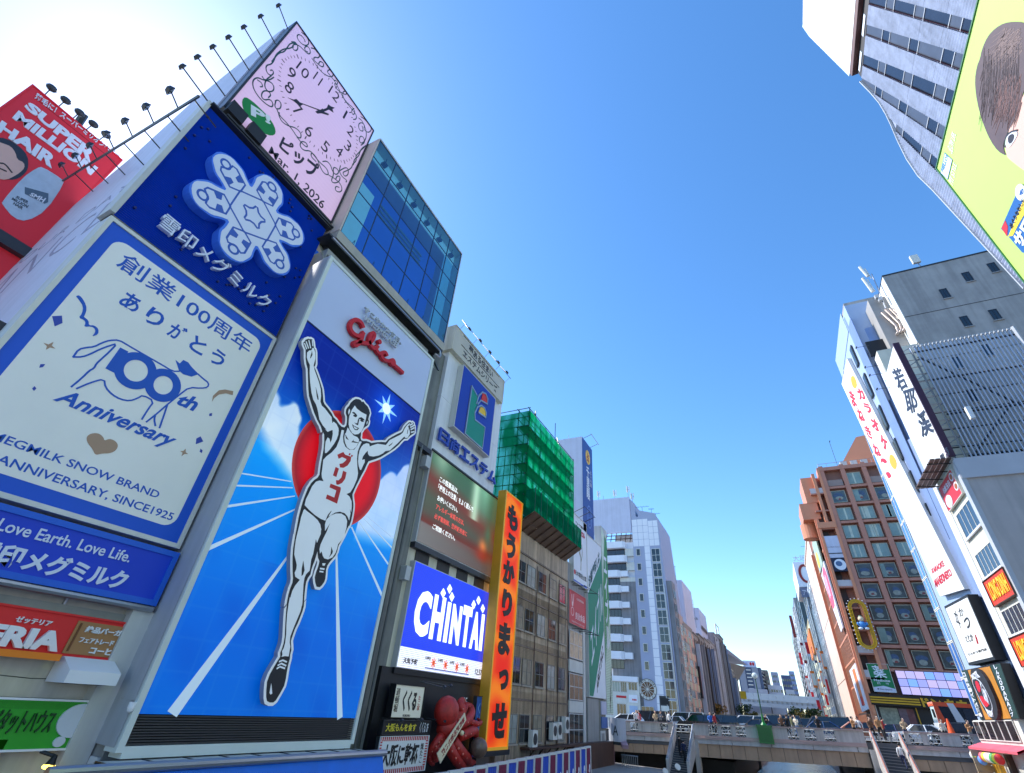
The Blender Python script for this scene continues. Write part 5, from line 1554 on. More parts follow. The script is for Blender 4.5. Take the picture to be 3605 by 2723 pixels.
for k in range(9):
    y = sy0+1.28*k
    s_ = 1 if k % 2 else -1
    MB().tube((sx-.2,y,sz0+(0 if s_ > 0 else 4.5)), (sx-.2,y+3.4 if y+3.4 < sy1 else sy1,sz0+(4.5 if s_ > 0 else 0)), .035, 5).build('brace', PIPE, scf)
    MB().tube((sx-.2,y,sz0+(4.5 if s_ > 0 else 9)), (sx-.2,min(y+3.4,sy1),sz0+(9 if s_ > 0 else 4.5)), .035, 5).build('brace', PIPE, scf)
for k in range(5):
    MB().box(sx-1.15, sx-.2, sy0, sy1, sz0+1.84*k+.3, sz0+1.84*k+.34).build('platform', mat('platform_plate', (30,90,76), dirt=.3), scf)
for p, q in (((sx,sy0+1.3,sz1),(sx-.5,sy0+2.2,sz1+1.3)),((sx-1,sy0+2.4,sz1),(sx-.5,sy0+2.2,sz1+1.3)),((sx,sy0+7,sz1),(sx-.5,sy0+7.7,sz1+1.2)),((sx-1,sy0+8,sz1),(sx-.5,sy0+7.7,sz1+1.2)),((sx-1,sy0+8.4,sz1),(sx-1,sy0+8.4,sz1+3.4))):
    MB().tube(p, q, .04, 5).build('upright', DKMET, scf)
# projecting catch platform with planked underside
PLK = mat('plank_brown', (112,88,70), dirt=.35)
for i in range(9):
    y0 = 32.9+i*1.24
    for k in range(4):
        x0 = -17.0+.42*k
        MB().add([(x0,y0,11.62+.27*k),(x0+.4,y0,11.62+.27*(k+.95)),(x0+.4,y0+1.2,11.62+.27*(k+.95)),(x0,y0+1.2,11.62+.27*k),(x0,y0,11.67+.27*k),(x0+.4,y0,11.67+.27*(k+.95)),(x0+.4,y0+1.2,11.67+.27*(k+.95)),(x0,y0+1.2,11.67+.27*k)],
                 [(3,2,1,0),(4,5,6,7),(0,1,5,4),(1,2,6,5),(2,3,7,6),(3,0,4,7)]).build('plank', PLK, scf)
    MB().add([(-15.32,y0,12.7),(-15.32,y0+1.22,12.7),(-15.32,y0+1.22,14.6),(-15.32,y0,14.6)], [(0,1,2,3)]).build('net_sheet', NETD, scf)
    MB().tube((-15.34,y0,12.6), (-15.34,y0,14.7), .035, 5).build('upright', PIPE, scf)
    MB().bar((-17.0,y0,11.55), (-15.3,y0,12.65), .07).build('bearer', BROWNRUST, scf)
MB().add([(-17,32.85,11.7),(-15.32,32.85,12.7),(-15.32,32.85,14.6),(-17,32.85,14.4)], [(0,1,2,3)]).build('net_sheet', NETD, scf)
# ------------------------------------------------------------------ thin building with stacked signs (next to the stained one)
SIGW = mat('sign_white_panel', (226,230,238), dirt=.05)
sb = thing('narrow_building', 'narrow pale building with glazed shop windows right of the stained one', 'building', (-18, 48, -4.3))
MB().box(-26, -17.3, 44.95, 56, -4.3, 12).build('wall', mat('narrow_grey', (156,158,160), dirt=.2, streak=.3), sb)
MB().box(-17.28, -17.05, 44.95, 45.15, -4.3, 10).build('corner_pipe', BROWNRUST, sb)
MB().box(48.95, 49.5, -4.3, 6.3, -.2, .06).build('white_pillar', LTGREY, sb, F17.m)
for b0, b1, gm in ((3.65,5.95,mat('beige_blind', (196,176,150), rough=.25, dirt=.4, ds=2)),(.5,2.5,mat('brown_blind', (120,98,78), rough=.25, dirt=.4, ds=2)),(-2.75,-.45,GLASS_DK)):
    window(sb, F17, 45.3, b0, 48.9, b1, 3, 2, ALU, gm, .07)
for b in (2.6, -.4): MB().box(45.3, 48.9, b, b+.95 if b > 0 else b+.85, -.2, .03).build('white_panel', LTGREY, sb, F17.m)
wa = board('product_sign', 'tall white drink advert with red kana and a plant picture beside the scaffold', 'sign', F17, 46.3, 10.33, 50.6, 17.3, .5, SIGW, LTGREY, LTGREY, .06)
T2(wa, F17, 'チョーヤ梅酒の', 47.0, 16.35, 49.8, 16.65, DKI)
T2(wa, F17, 'ニューゼロル', 46.6, 15.45, 50.0, 16.1, RED, bold=.05)
T2(wa, F17, '日本電視台企業', 47.0, 11.05, 50.3, 11.55, BLACK)
MB().ell(46.75, 11.3, .22, .24, 0, .015, 18).build('red_badge', RED, wa, F17.m)
m = MB()
for p in ([(48.6,11.9),(48.7,12.8),(48.3,13.8),(48.7,15.2)],[(48.7,12.8),(49.1,13.6),(49.0,14.6)],[(48.5,13.2),(47.9,13.9),(47.6,14.9)],[(48.3,13.8),(47.9,14.6)]):
    m.stroke(smooth(p, False, 1), .14, 0, .012+.002*len(m.v)/100, w1=.05)
m.build('plant_picture', mat('olive_ink', (120,110,60), dirt=.2), wa, F17.m)
MB().box(46.4, 50.5, 10.42, 10.55, .0, .015).build('blue_rule', BLUE, wa, F17.m)
ra = board('pink_food_sign', 'faded pink red food company sign with small emblem below the white advert', 'sign', F17, 45.2, 6.45, 49.9, 9.4, .35, mat('faded_red', (206,74,80), dirt=.12), LTGREY, mat('faded_edge', (220,120,120), dirt=.1), .05)
PKW = mat('pale_pink_ink', (246,206,206), dirt=0)
T2(ra, F17, '良治食品', 46.9, 7.0, 49.6, 7.65, PKW, bold=.02)
T2(ra, F17, 'http://www.ryoji.co.jp', 45.9, 6.6, 49.4, 6.8, PKW)
T2(ra, F17, '大阪道頓堀店', 47.2, 8.75, 49.4, 8.95, PKW)
m = MB().ring(46.1, 7.55, .36, .36, .07, 0, .012, 20).stroke([(46.0,8.1),(45.9,9.0)], .12, 0, .012).stroke([(46.2,8.1),(46.45,9.1)], .12, 0, .013).ell(46.1, 8.2, .2, .22, 0, .014, 12)
m.build('emblem', PKW, ra, F17.m)
m = MB()
for i, b in enumerate((9.9, 6.1)):
    for k in range(3): m.tube((46+k*1.8,b,0), (46.3+k*1.8,b-.1,1.3), .035, 4)
    m.tube((45.8,b-.1,1.3), (50.3,b-.1,1.3), .035, 4)
t = thing('sign_bracket', 'thin dark brackets reaching out under the white drink advert', 'bracket', F17.w(48,9.9)); m.build('bar', DKMET, t, F17.m)
# blue vertical fortune sign on a lavender box
sv = thing('fortune_sign', 'high white box with a deep blue vertical sign bearing an orange round emblem', 'sign', F17.w(51.5, 16.4))
MB().box(-20.8, -17.05, 49.6, 53.4, 14.5, 28.2).build('casing', LAV, sv)
MB().box(49.6, 53.4, 16.4, 28.1, -.03, .0).build('face', mat('fortune_blue', (44,84,156), dirt=.08), sv, F17.m)
MB().ell(51.6, 26.2, .85, .95, 0, .02, 28).build('round_emblem', mat('emblem_orange', (240,190,70), dirt=0), sv, F17.m)
T2(sv, F17, '占', 51.15, 25.6, 52.05, 26.8, mat('dark_red_ink', (170,50,30), dirt=0), .02, .03, bold=.03)
T2(sv, F17, '千\n里\n眼', 50.9, 20.6, 52.1, 24.9, SIGW, bold=.03)
T2(sv, F17, '占\nい\nの\n館', 52.35, 22.6, 52.85, 24.8, SIGW)
m = MB().ring(51.8, 18.6, .8, 1.3, .12, 0, .012, 30).ring(51.8, 18.6, .5, .9, .07, 0, .014, 30).build('ring_emblem', mat('ring_pale', (120,150,210), dirt=0), sv, F17.m)
MB().text('うらら', 51.2, 18.2, 52.4, 18.9, .0, .02).build('lettering', mat('ring_pale', (120,150,210)), sv, F17.m)
m = MB()
for a in (50.2, 52.9): m.tube((a,28.1,-.5), (a,28.6,1.0), .04, 4)
m.tube((50.0,28.6,1.0), (53.2,28.6,1.0), .04, 4).tube((50.2,28.1,-2), (50.0,28.9,-2), .04, 4)
m.build('top_rail', STEEL, sv, F17.m)
m = MB()
for k in range(3): m.tube((46.6+k*1.7,17.3,-.3), (46.6+k*1.7,17.9,1.2), .035, 4)
m.tube((46.4,17.9,1.2), (50.2,17.9,1.2), .035, 4)
t = thing('sign_bracket', 'thin steel brackets above the white drink advert', 'bracket', F17.w(48,17.3)); m.build('bar', DKMET, t, F17.m)
# agency sign, white over green diagonal
ABG = mat('agency_green', (0,132,104), dirt=.05)
ab = board('agency_sign', 'tall white and green agency sign split by a diagonal with slanted white kana', 'sign', F17, 50.6, .9, 56.1, 16.3, .9, SIGW, LTGREY, LTGREY, .05)
MB().prism([(50.7,9.9),(54.9,13.8),(56.02,15.2),(56.02,6.6),(51.9,1.0),(50.7,1.0)], 0, .01).build('green_field', ABG, ab, F17.m)
MB().prism([(51.95,1.0),(56.02,7.2),(56.02,1.0)], .01, .014).build('white_field', SIGW, ab, F17.m)
T2(ab, F17, 'お部屋探しは', 0,0,1,1, mat('teal_ink', (30,90,96), dirt=0), .01, .02, bold=.03, quad=[(51.0,11.8),(55.2,15.7),(55.3,14.4),(51.1,10.5)])
T2(ab, F17, 'エイブル', 0,0,1,1, SIGW, .01, .03, bold=.01, shear=.1, quad=[(51.1,6.6),(55.8,12.9),(55.9,9.2),(51.6,3.2)])
T2(ab, F17, 'ABLE INC.', 0,0,1,1, BLACK, .014, .026, bold=.02, quad=[(52.9,2.1),(55.5,6.0),(55.6,4.9),(53.1,1.3)])
ab2 = thing('agency_wing_sign', 'second tall green and white striped agency sign turned beside the first', 'sign', F17.w(57.5, -.4))
MB().box(56.3, 58.6, -.4, 19, -.9, -.02).build('casing', LTGREY, ab2, F17.m)
MB().prism([(56.35,-.3),(58.5,-.3),(58.5,17.6),(56.35,18.9)], -.02, .0).build('face', mat('pale_green_face', (206,224,206), dirt=.1), ab2, F17.m)
MB().prism([(56.35,4.2),(58.5,9.5),(58.5,17.6),(57.6,18.2),(56.35,12)], 0, .01).build('green_field', mat('leaf_green', (40,140,80), dirt=.15), ab2, F17.m)
m = MB()
for i in range(60): m.box(56.35, 58.5, -.2+.15*i, -.16+.15*i, .01, .018)
o = m.build('stripe', mat('stripe_grey', (150,170,150), dirt=0), ab2, F17.m); o['kind'] = 'stuff'
T2(ab2, F17, 'エ\nイ\nブ\nル', 56.8, 5.5, 58.1, 15.5, SIGW, .018, .03, bold=.03)
T2(ab2, F17, 'ABLE INC.', 0,0,1,1, BLACK, .018, .03, quad=[(57.2,.2),(58.3,4.3),(58.4,3.6),(57.4,-.2)])
t = thing('sign_column', 'grey tiled column and small notices under the agency signs', 'column', F17.w(53, -4.3))
MB().box(50.2, 53.5, -4.3, .8, -.4, .0).build('column', GREYW, t, F17.m)
MB().box(53.6, 55.9, -4.3, .8, -.4, -.05).build('column', mat('column_olive', (124,122,110), dirt=.3, streak=.3), t, F17.m)
MB().box(54.3, 56.0, -.4, .7, -.05, .03).build('notice', mat('lavender_notice', (190,190,210), dirt=.1), t, F17.m)
MB().box(54.3, 56.2, -1.5, -.6, -.05, .05).build('notice', mat('blue_notice', (80,110,170), dirt=.2), t, F17.m)
MB().box(53.9, 55.4, -3.3, -1.7, -.05, .02).build('door_frame', LTGREY, t, F17.m)
MB().box(54.2, 55.1, -3.1, -1.9, .02, .03).build('door_pane', GREYW, t, F17.m)
# things in front of the left end of the bridge
F56 = Fr('F', 56)
t = thing('round_tank', 'pale rounded metal cabinet at the left end of the bridge', 'cabinet', (-16,56,-2.5))
MB().tube((-16.2,56.9,-2.5), (-16.2,56.9,-.6), .85, 20).build('cabinet_body', mat('cabinet_grey', (176,180,190), dirt=.15), t)
MB().box(-17.1,-15.3,56.1,57.7,-2.75,-2.5).build('base', DKMET, t)
T2(t, Fr('F',56.04), 'A', -16.4, -2.0, -15.9, -1.2, DKMET, 0, .02)
t = thing('pink_kiosk', 'dusty pink kiosk panel with dark doorway below the bridge end', 'kiosk', (-17,56,-4.3))
MB().box(-18.2,-16.6,56,57,-4.8,-2.75).build('panel', mat('dusty_pink', (132,96,106), dirt=.25), t)
MB().box(-17.95,-17.45,55.97,56,-4.8,-3.05).build('doorway', BLACK, t)
t = thing('pink_canopy', 'small pink canopy slab sloping over the kiosk', 'canopy', (-15.5,56,-2.6))
MB().add([(-16.3,57.2,-2.2),(-15.6,57.2,-2.2),(-14.8,55.6,-2.65),(-15.4,55.6,-2.65),(-16.3,57.2,-2.45),(-15.6,57.2,-2.45),(-14.8,55.6,-2.95),(-15.4,55.6,-2.95)], [(0,1,2,3),(7,6,5,4),(3,2,6,7),(0,3,7,4),(1,5,6,2)]).build('slab', mat('canopy_pink', (176,140,150), dirt=.1), t)
t = thing('promenade_railing', 'grey picket railing on the left promenade under the bridge end', 'railing', (-14.5,55,-4.3))
for i in range(9): MB().tube((-15.3+i*.18,55,-4.6), (-15.3+i*.18,55,-3.4), .03, 5).build('picket', GREYW, t)
MB().tube((-15.4,55,-3.38), (-13.8,55,-3.38), .04, 5).build('rail', STEEL, t)
t = thing('dark_retaining_wall', 'rusty dark wall strip beside the banner frames', 'wall', (-16,50,-4.3))
MB().box(-17, -16.4, 45, 56, -4.6, -2.5).build('wall', BROWNRUST, t)
# banner frames
BW = mat('banner_frame_white', (206,208,208), dirt=.1)
bl = [mat('banner_blue', (20,60,176), dirt=.3, ds=3), mat('banner_crimson', (130,24,70), dirt=.3, ds=3)]
fl = Fr('L', -14)
for i in range(19):
    a = 20.2+i*1.14
    zt = -2.53+(a-30.4)*.0235
    t = thing('banner_frame', '%s banner with pale motif in a white frame, %s from the far end' % (('blue','crimson')[(i+1)%2], (ORD+['seventeenth','eighteenth','nineteenth'])[18-i]), 'banner', fl.w(a+.55, -4.3), 'banners in white frames along the promenade')
    m = MB()
    for q in ((a+.02,a+.1,-4.3,zt),(a+1.04,a+1.12,-4.3,zt),(a+.1,a+1.04,zt-.12,zt),(a+.1,a+1.04,-4.3,-4.2)): m.box(*q, -.1, .04)
    m.build('frame', BW, t, fl.m)
    MB().box(a+.1, a+1.04, -4.2, zt-.12, -.05, 0).build('cloth', bl[(i+1) % 2], t, fl.m)
    m = MB()
    for k in range(4): m.box(a+.18+k*.22, a+.26+k*.22, -4.0, zt-.2, 0, .008)
    m.build('stripe', mat(['crimson_stripe','blue_stripe'][i % 2] if False else ('blue_stripe','crimson_stripe')[(i+1) % 2], ((40,90,200),(96,16,56))[(i+1) % 2], dirt=.1), t, fl.m)
    m = MB()
    m.ell(a+.8, zt-1.2, .12, .16, .01, .02, 10).ell(a+.72, zt-1.42, .1, .12, .01, .021, 8)
    m.build('motif', SIGW, t, fl.m)

# ------------------------------------------------------------------ the white tower with the round emblem across the avenue
F104 = Fr('F', 104)
TW = mat('tower_tile_white', (240,240,244), dirt=.03, streak=.03)
tw = thing('white_tiled_tower', 'white tiled corner tower with round emblem, balconies and a dark glazed strip', 'building', (-25, 110, -2.3))
pr = [(-24.35,-2.3),(-24.35,40.8),(-23.4,39.7),(-23.3,36.7),(-22.95,36.4),(-22.75,36.7),(-22.72,38.0),(-19.1,37.0),(-18.6,35.8),(-18.1,20),(-17.9,-2.3)]
MB().prism(pr, -14, 0, True).build('wall', mat('tile_joint_grey', (168,174,196), dirt=.05), tw, F104.m)
MB().box(-31.6, -24.36, 104.9, 118, -2.3, 31.2).build('wall', TW, tw)
# tile joints as recessed tiles: each tile a slab
tm = {}
def tiles(a0, a1, b0, b1, w, h, fr, par, mt, gaps, d=.03):
    nx_, ny_ = max(1, round((a1-a0)/w)), max(1, round((b1-b0)/h))
    W_, H_ = (a1-a0)/nx_, (b1-b0)/ny_
    k = (round(W_,3), round(H_,3), mt.name)
    if k not in tm: tm[k] = MB().box(.035, W_-.035, .035, H_-.035, .0, d).mesh('tile', mt)
    for i in range(nx_):
        for j in range(ny_):
            a, b = a0+i*W_, b0+j*H_
            if any(a < g[1] and a+W_ > g[0] and b < g[3] and b+H_ > g[2] for g in gaps): continue
            link('tile', tm[k], par, fr.at(a, b))
small = [(-23.75, z, -22.85, z+1.5) for z in [27.95-3.02*i for i in range(8)]]
tiles(-24.3, -20.75, 6.0, 35.9, 1.18, 1.5, F104, tw, TW, [(s[0],s[2],s[1]-.05,s[3]) for s in small])
tiles(-20.75, -18.65, 29.9, 35.4, 1.05, 1.4, F104, tw, TW, [])
tiles(-22.0, -20.6, .2, 6.0, 1.4, 1.5, F104, tw, TW, [])
FR4 = Fr('F', 103.96)
for s in small:
    window(tw, FR4, s[0], s[1]-.0, s[2], s[3], 1, 1, OFFW, GLASS_BR, .1)
# curtain glazing strip
z = 29.4
for i in range(10):
    z0 = 29.45-3.0*(i+1)
    a0 = -20.55+.035*i
    window(tw, FR4, a0, z0+.1, a0+1.8, z0+2.85, 2, 2, OFFW, GLASS_DK, .1, name='glazing_bay')
MB().tube((-18.2,103.9,-2), (-18.55,103.9,22), .13, 8).build('steel_pipe', STEEL, tw)
# balconies
for i in range(8):
    zt = 31.0-3.08*i if i == 0 else 28.1-3.05*(i-1)
    zt = 31.0 if i == 0 else 28.05-3.05*(i-1)
    zb = zt-1.35
    m = MB()
    cut = -26.0 if i == 0 else (-25.85 if i == 1 else -27.4)
    m.prism([(-31.6,103.1),(-28.5,103.1) ,(cut-.5,103.1),(cut,103.6),(cut,105),(-31.6,105)], zb, zt, True)
    m.build('balcony', TW, tw)
    if i > 1:
        MB().box(cut+.05, -25.8, 103.5, 105, zb+.1, zt-.15).build('balcony_end', TW, tw)
    if i < 8:
        window(tw, Fr('F', 104.2), -31.4, zb-1.55, cut-.3, zb-.05, 5, 1, BLACK, GLASS_BR, .06)
        MB().box(-31.6, -24.4, 104.25, 105, zb-1.6, zb).build('band_wall', OFFW, tw)
T2(tw, Fr('F',104.0), '宴会 場 28 00', -31.2, 12.0, -27.8, 13.0, OFFW, .02, .06)
# base shops
for q, m_, nm in (((-31.6,-25,-2.3,5.6),OFFW,'shop_wall'),):
    MB().box(q[0], q[1], 103.6, 105, q[2], q[3]).build(nm, m_, tw)
F36 = Fr('F', 103.6)
MB().box(-30.3,-25.1, 4.75,5.6, 0,.3).build('band', TW, tw, F36.m)
for a0,b0,a1,b1,mt in ((-30.1,3.0,-28.6,4.7,GLASS_GR),(-28.5,3.0,-27.3,4.7,GLASS_DK),(-27.0,3.4,-25.3,4.7,GLASS_BR),(-29.4,-.9,-27.6,1.2,GLASS_DK),(-24.9,-1.5,-22.6,1.1,GLASS_DK)):
    window(tw, F36 if a0 < -25 else FR4, a0, b0, a1, b1, 3, 1, LTGREY, mt, .08)
MB().box(-29.5,-27.4,1.3,2.6,0,.05).build('sign_panel', OFFW, tw, F36.m)
MB().box(-29.4,-27.5,2.1,2.45,.05,.08).build('red_strip', RED, tw, F36.m)
MB().box(-27.0,-25.5,-1.4,1.0,0,.05).build('notice', mat('pale_blue_notice', (176,196,224), dirt=.1), tw, F36.m)
MB().box(-27.0,-25.4,1.5,2.7,0,.05).build('notice', TW, tw, F36.m)
T2(tw, F36, '●●●', -26.4, 1.8, -25.6, 2.1, RED, .05, .07)
MB().box(-21.5,-19.7,-2,2.9,-.02,.05).build('shop_front', DKMET, tw, F104.m)
for k, (b0,b1,mt) in enumerate(((1.6,2.6,BLACK),(.3,1.4,OFFW),(-1.6,.2,GLASS_GR))): MB().box(-21.3,-19.9,b0,b1,.05,.09).build('notice', mt, tw, F104.m)
# round emblem
EC = (-23.5, 3.75)
m = MB().ell(EC[0], EC[1], 1.72, 1.72, .03, .1, 40); m.build('emblem_disc', OFFW, tw, F104.m)
MB().ring(EC[0], EC[1], 1.66, 1.66, .09, .1, .12, 40).build('emblem_ring', DKI, tw, F104.m)
MB().ell(EC[0], EC[1], 1.2, 1.2, .1, .115, 40).build('emblem_field', mat('emblem_brown', (112,80,50), dirt=.1), tw, F104.m)
m = MB()
for i in range(12):
    t = R(30*i); m.stroke([(EC[0]+.1*math.cos(t),EC[1]+.1*math.sin(t)),(EC[0]+1.18*math.cos(t),EC[1]+1.18*math.sin(t))], .07, .115, .13+.0006*i)
m.ell(EC[0], EC[1], .17, .17, .115, .14, 16)
m.build('emblem_spoke', OFFW, tw, F104.m)
def arc_text(s, par, c, r, t0, t1, h, mt, fr, z0, z1, flip=False):
    m = MB()
    for i, ch in enumerate(s):
        if ch == ' ': continue
        t = R(t0+(t1-t0)*i/max(1, len(s)-1))
        er = (math.cos(t), math.sin(t)); et = (math.sin(t), -math.cos(t))
        if flip: et = (-et[0], -et[1]); 
        w = h*.42
        k = 1 if not flip else -1
        f = lambda u, v: (c[0]+er[0]*(r+v*k)+et[0]*u, c[1]+er[1]*(r+v*k)+et[1]*u)
        m.text(ch, 0,0,1,1, z0, z1, bold=.02, quad=[f(-w,h/2), f(w,h/2), f(w,-h/2), f(-w,-h/2)])
    return m.build('lettering', mt, par, fr.m)
arc_text('WHITE TOWER', tw, EC, 1.42, 160, 20, .28, DKI, F104, .1, .12)
arc_text('スエヒロ会館', tw, EC, 1.42, 210, 330, .28, DKI, F104, .1, .12, True)
# rooftop hoarding with gap below and antennas
hb = thing('blank_hoarding', 'large blank lavender white hoarding on the roof of the white tiled tower', 'billboard', (-28.6, 104, 33))
MB().box(-33.2, -24.45, 103.9, 104.5, 33.2, 41.3).build('face', LAV, hb)
m = MB()
for i in range(8): m.bar((-32.8+i*1.1,104.6,31.1), (-32.4+i*1.1,104.6,33.3), .13)
for z in (31.9, 32.7): m.bar((-33,104.5,z), (-24.5,104.5,z), .13)
m.build('steel_frame', BROWNRUST, hb)
MB().box(-29, -24.4, 107, 107.2, 31, 33.4).build('rear_panel', GREYW, hb)
for i, (x, y0, h, lab) in enumerate(((-32.1,105,2.8,'first cellular antenna from the left on the blank hoarding'),(-30.9,105,1.4,'short whip antenna on the blank hoarding'),(-28.1,105,2.6,'middle cellular antenna on the blank hoarding'),(-24.9,105,3.2,'tallest cellular antenna at the right corner of the blank hoarding'),(-24.0,105,2.4,'white panel antenna at the right corner of the blank hoarding'))):
    t = thing('roof_antenna', lab, 'antenna', (x, y0, 41.3), 'antennas on the blank hoarding')
    zb = 41.2 if x < -24.4 else 40.2
    MB().tube((x,y0,zb), (x,y0,zb+h), .06, 6).build('mast', STEEL, t)
    if h > 2:
        for k in range(3): MB().tube((x+.35*math.cos(k*2.1),y0+.35*math.sin(k*2.1),zb+h-1.5), (x+.35*math.cos(k*2.1),y0+.35*math.sin(k*2.1),zb+h-.1), .1, 8).build('panel_antenna', OFFW, t)
        MB().ring(x, y0, .35, .35, .05, zb+h-.9, zb+h-.85, 12).build('mount_ring', STEEL, t)
def tv_antenna(x, y, z, h, lab, w=1.8, grp='television antennas on the roofs'):
    t = thing('television_antenna', lab, 'antenna', (x, y, z), grp)
    m = MB().tube((x,y,z), (x,y,z+h), .04, 5); m.build('mast', DKMET, t)
    m = MB().tube((x-w/2,y,z+h-.05), (x+w/2,y,z+h-.05), .03, 4)
    for k in range(5): m.tube((x-w/2+.1+w*k/5,y-.5,z+h-.05), (x-w/2+.1+w*k/5,y+.5,z+h-.05), .025, 4)
    m.build('elements', DKMET, t)
tv_antenna(-21.9, 105, 37.7, 1.4, 'flat television antenna on the left of the white tower roof step', 3.2)
tv_antenna(-19.9, 105, 37.1, 1.3, 'twiggy television antenna on the right of the white tower roof step', 1.2)
tv_antenna(-19.2, 106, 36.6, 1.0, 'low television antenna at the right corner of the white tower', 2.0)

# ------------------------------------------------------------------ left row beyond the avenue
def stack_windows(par, fr, a0, a1, b0, b1, da, db, w, h, gm, fm=None, nx=1, ny=1, name='window'):
    na_, nb_ = int((a1-a0)/da), int((b1-b0)/db)
    for i in range(na_):
        for j in range(nb_):
            window(par, fr, a0+da*i+(da-w)/2, b0+db*j+(db-h)/2, a0+da*i+(da+w)/2, b0+db*j+(db+h)/2, nx, ny, fm or ALU, gm[(i*7+j*3) % len(gm)] if isinstance(gm, list) else gm, .08, name=name)
t = thing('side_block', 'stepped dark-windowed flank behind the white tiled tower', 'building', (-18,106,-2.3))
MB().box(-30,-17.1,104.2,107.9,-2.3,22.8).build('wall', mat('grey_stair_wall', (140,138,140), dirt=.2, streak=.3), t)
stack_windows(t, F17, 104.4, 107.8, 1, 22, 1.6, 2.6, .8, 1.6, GLASS_DK)
t = thing('pink_block', 'pinkish panelled block with projecting window boxes on the left bank', 'building', (-17,109,-2.3))
FP = Fr('L', -17.0)
MB().box(-30,-17.0,107.95,112.4,-2.3,17.3).build('wall', mat('pinkish_panel', (206,176,160), dirt=.15, streak=.15), t)
for i in range(6):
    window(t, FP, 108.3, -.2+2.75*i, 110.6, 1.7+2.75*i, 2, 3, OFFW, GLASS_GR, .1)
    MB().box(110.9, 112.2, -.3+2.75*i, .7+2.75*i, .0, .06).build('panel', mat(('salmon_panel','mint_panel','cream_panel')[i%3], ((214,170,150),(176,196,170),(214,206,176))[i%3], dirt=.1), t, FP.m)
    window(t, FP, 110.9, .8+2.75*i, 112.2, 2.2+2.75*i, 1, 1, DKMET, GLASS_DK, .08)
t = thing('coloured_panel_block', 'left bank block with a patchwork of salmon and mint panels between windows', 'building', (-17,118,-2.3))
MB().box(-30,-17.0,112.45,124.2,-2.3,16.6).build('wall', mat('taupe_wall', (150,138,126), dirt=.2, streak=.2), t)
PC = ['salmon_panel','mint_panel','cream_panel','salmon_panel']
for i in range(6):
    for k in range(5):
        a = 112.7+k*2.3
        MB().box(a, a+2.2, -.9+2.75*i, .3+2.75*i, .0, .06).build('panel', _mc[PC[(i*3+k*2) % 4]], t, FP.m)
        if (i+k) % 3: window(t, FP, a, .4+2.75*i, a+2.2, 1.75+2.75*i, 3 if k > 2 else 2, 1, OFFW, GLASS_DK, .08)
        else: MB().box(a, a+2.2, .4+2.75*i, 1.75+2.75*i, .0, .05).build('panel', _mc[PC[(i+k) % 3]], t, FP.m)
t = board('maroon_sign', 'dark maroon vertical sign with pale letters on the patchwork block', 'sign', Fr('L',-16.6), 124.3, 3.6, 128.2, 9.4, .5, mat('maroon', (88,32,36), dirt=.1), BLACK, BLACK, .05)
T2(t, Fr('L',-16.6), 'A\nN\nZ\nA', 125.4, 4.2, 127, 9.0, mat('pale_red_ink', (200,150,150), dirt=0), bold=.03)
row = [(124.3,132,15.9,(160,154,150),'plain taupe building on the left bank with a lavender tower block behind'),(132,141,16.6,(136,132,130),'weathered grey building with a white vertical sign strip'),
       (141,152,16.8,(152,148,146),'grey building with balconies, fifth on the left bank'),(152,166,17.8,(166,162,164),'pale grey building below the lettered water tower'),
       (166,180,21.3,(176,174,180),'taller pale building with louvred top on the left bank'),(180,192,22.6,(144,140,140),'brown grey building with dark window strip on the left bank'),
       (192,206,18.2,(154,148,142),'stained building before the pointed roof on the left bank'),(206,224,14.6,(150,146,142),'low stained building at the far end of the left bank')]
for i, (y0, y1, zt, c, lab) in enumerate(row):
    t = thing('riverside_building', lab, 'building', (-17,(y0+y1)/2,-2.3), 'buildings along the left bank')
    wm_ = mat('riverside_wall_%s' % ['taupe','grey','ash','pale','mist','umber','stone','drab'][i], c, dirt=.3, streak=.45)
    MB().box(-40, -17.0+.15*(i % 3), y0+.03, y1-.03, -2.3, zt).build('wall', wm_, t)
    MB().box(-40, -16.8+.15*(i % 3), y0+.03, y1-.03, zt, zt+.25).build('parapet', wm_, t)
    f = Fr('L', -17.0+.15*(i % 3))
    n = int((y1-y0)/3.2)
    for k in range(n):
        for j in range(int((zt-1)/2.9)):
            if (i*5+k*3+j) % 7 == 0: continue
            window(t, f, y0+.6+k*3.2, -.2+2.9*j, y0+2.9+k*3.2, 1.35+2.9*j, 2, 1, ALU, [GLASS_DK,CURT,GLASS_DK][(i+k+j) % 3], .09)
    for k in range(2+i % 2):
        MB().box(y0+1.5+k*4, y0+2.1+k*4, 0, zt-2, .02, .9).build('sign_fin', mat('fin_%d' % ((i+k) % 4) if False else ['white_fin','grey_fin','dark_fin','blue_fin'][(i+k) % 4], [(214,216,220),(150,150,150),(60,58,60),(120,140,170)][(i+k) % 4], dirt=.15), t, f.m)
    m = MB()
    for k in range(3): m.tube((y0+.4+k*(y1-y0)/3,-2,.12), (y0+.4+k*(y1-y0)/3,zt-1,.12), .07, 5)
    m.build('drain_pipe', BROWNRUST, t, f.m)
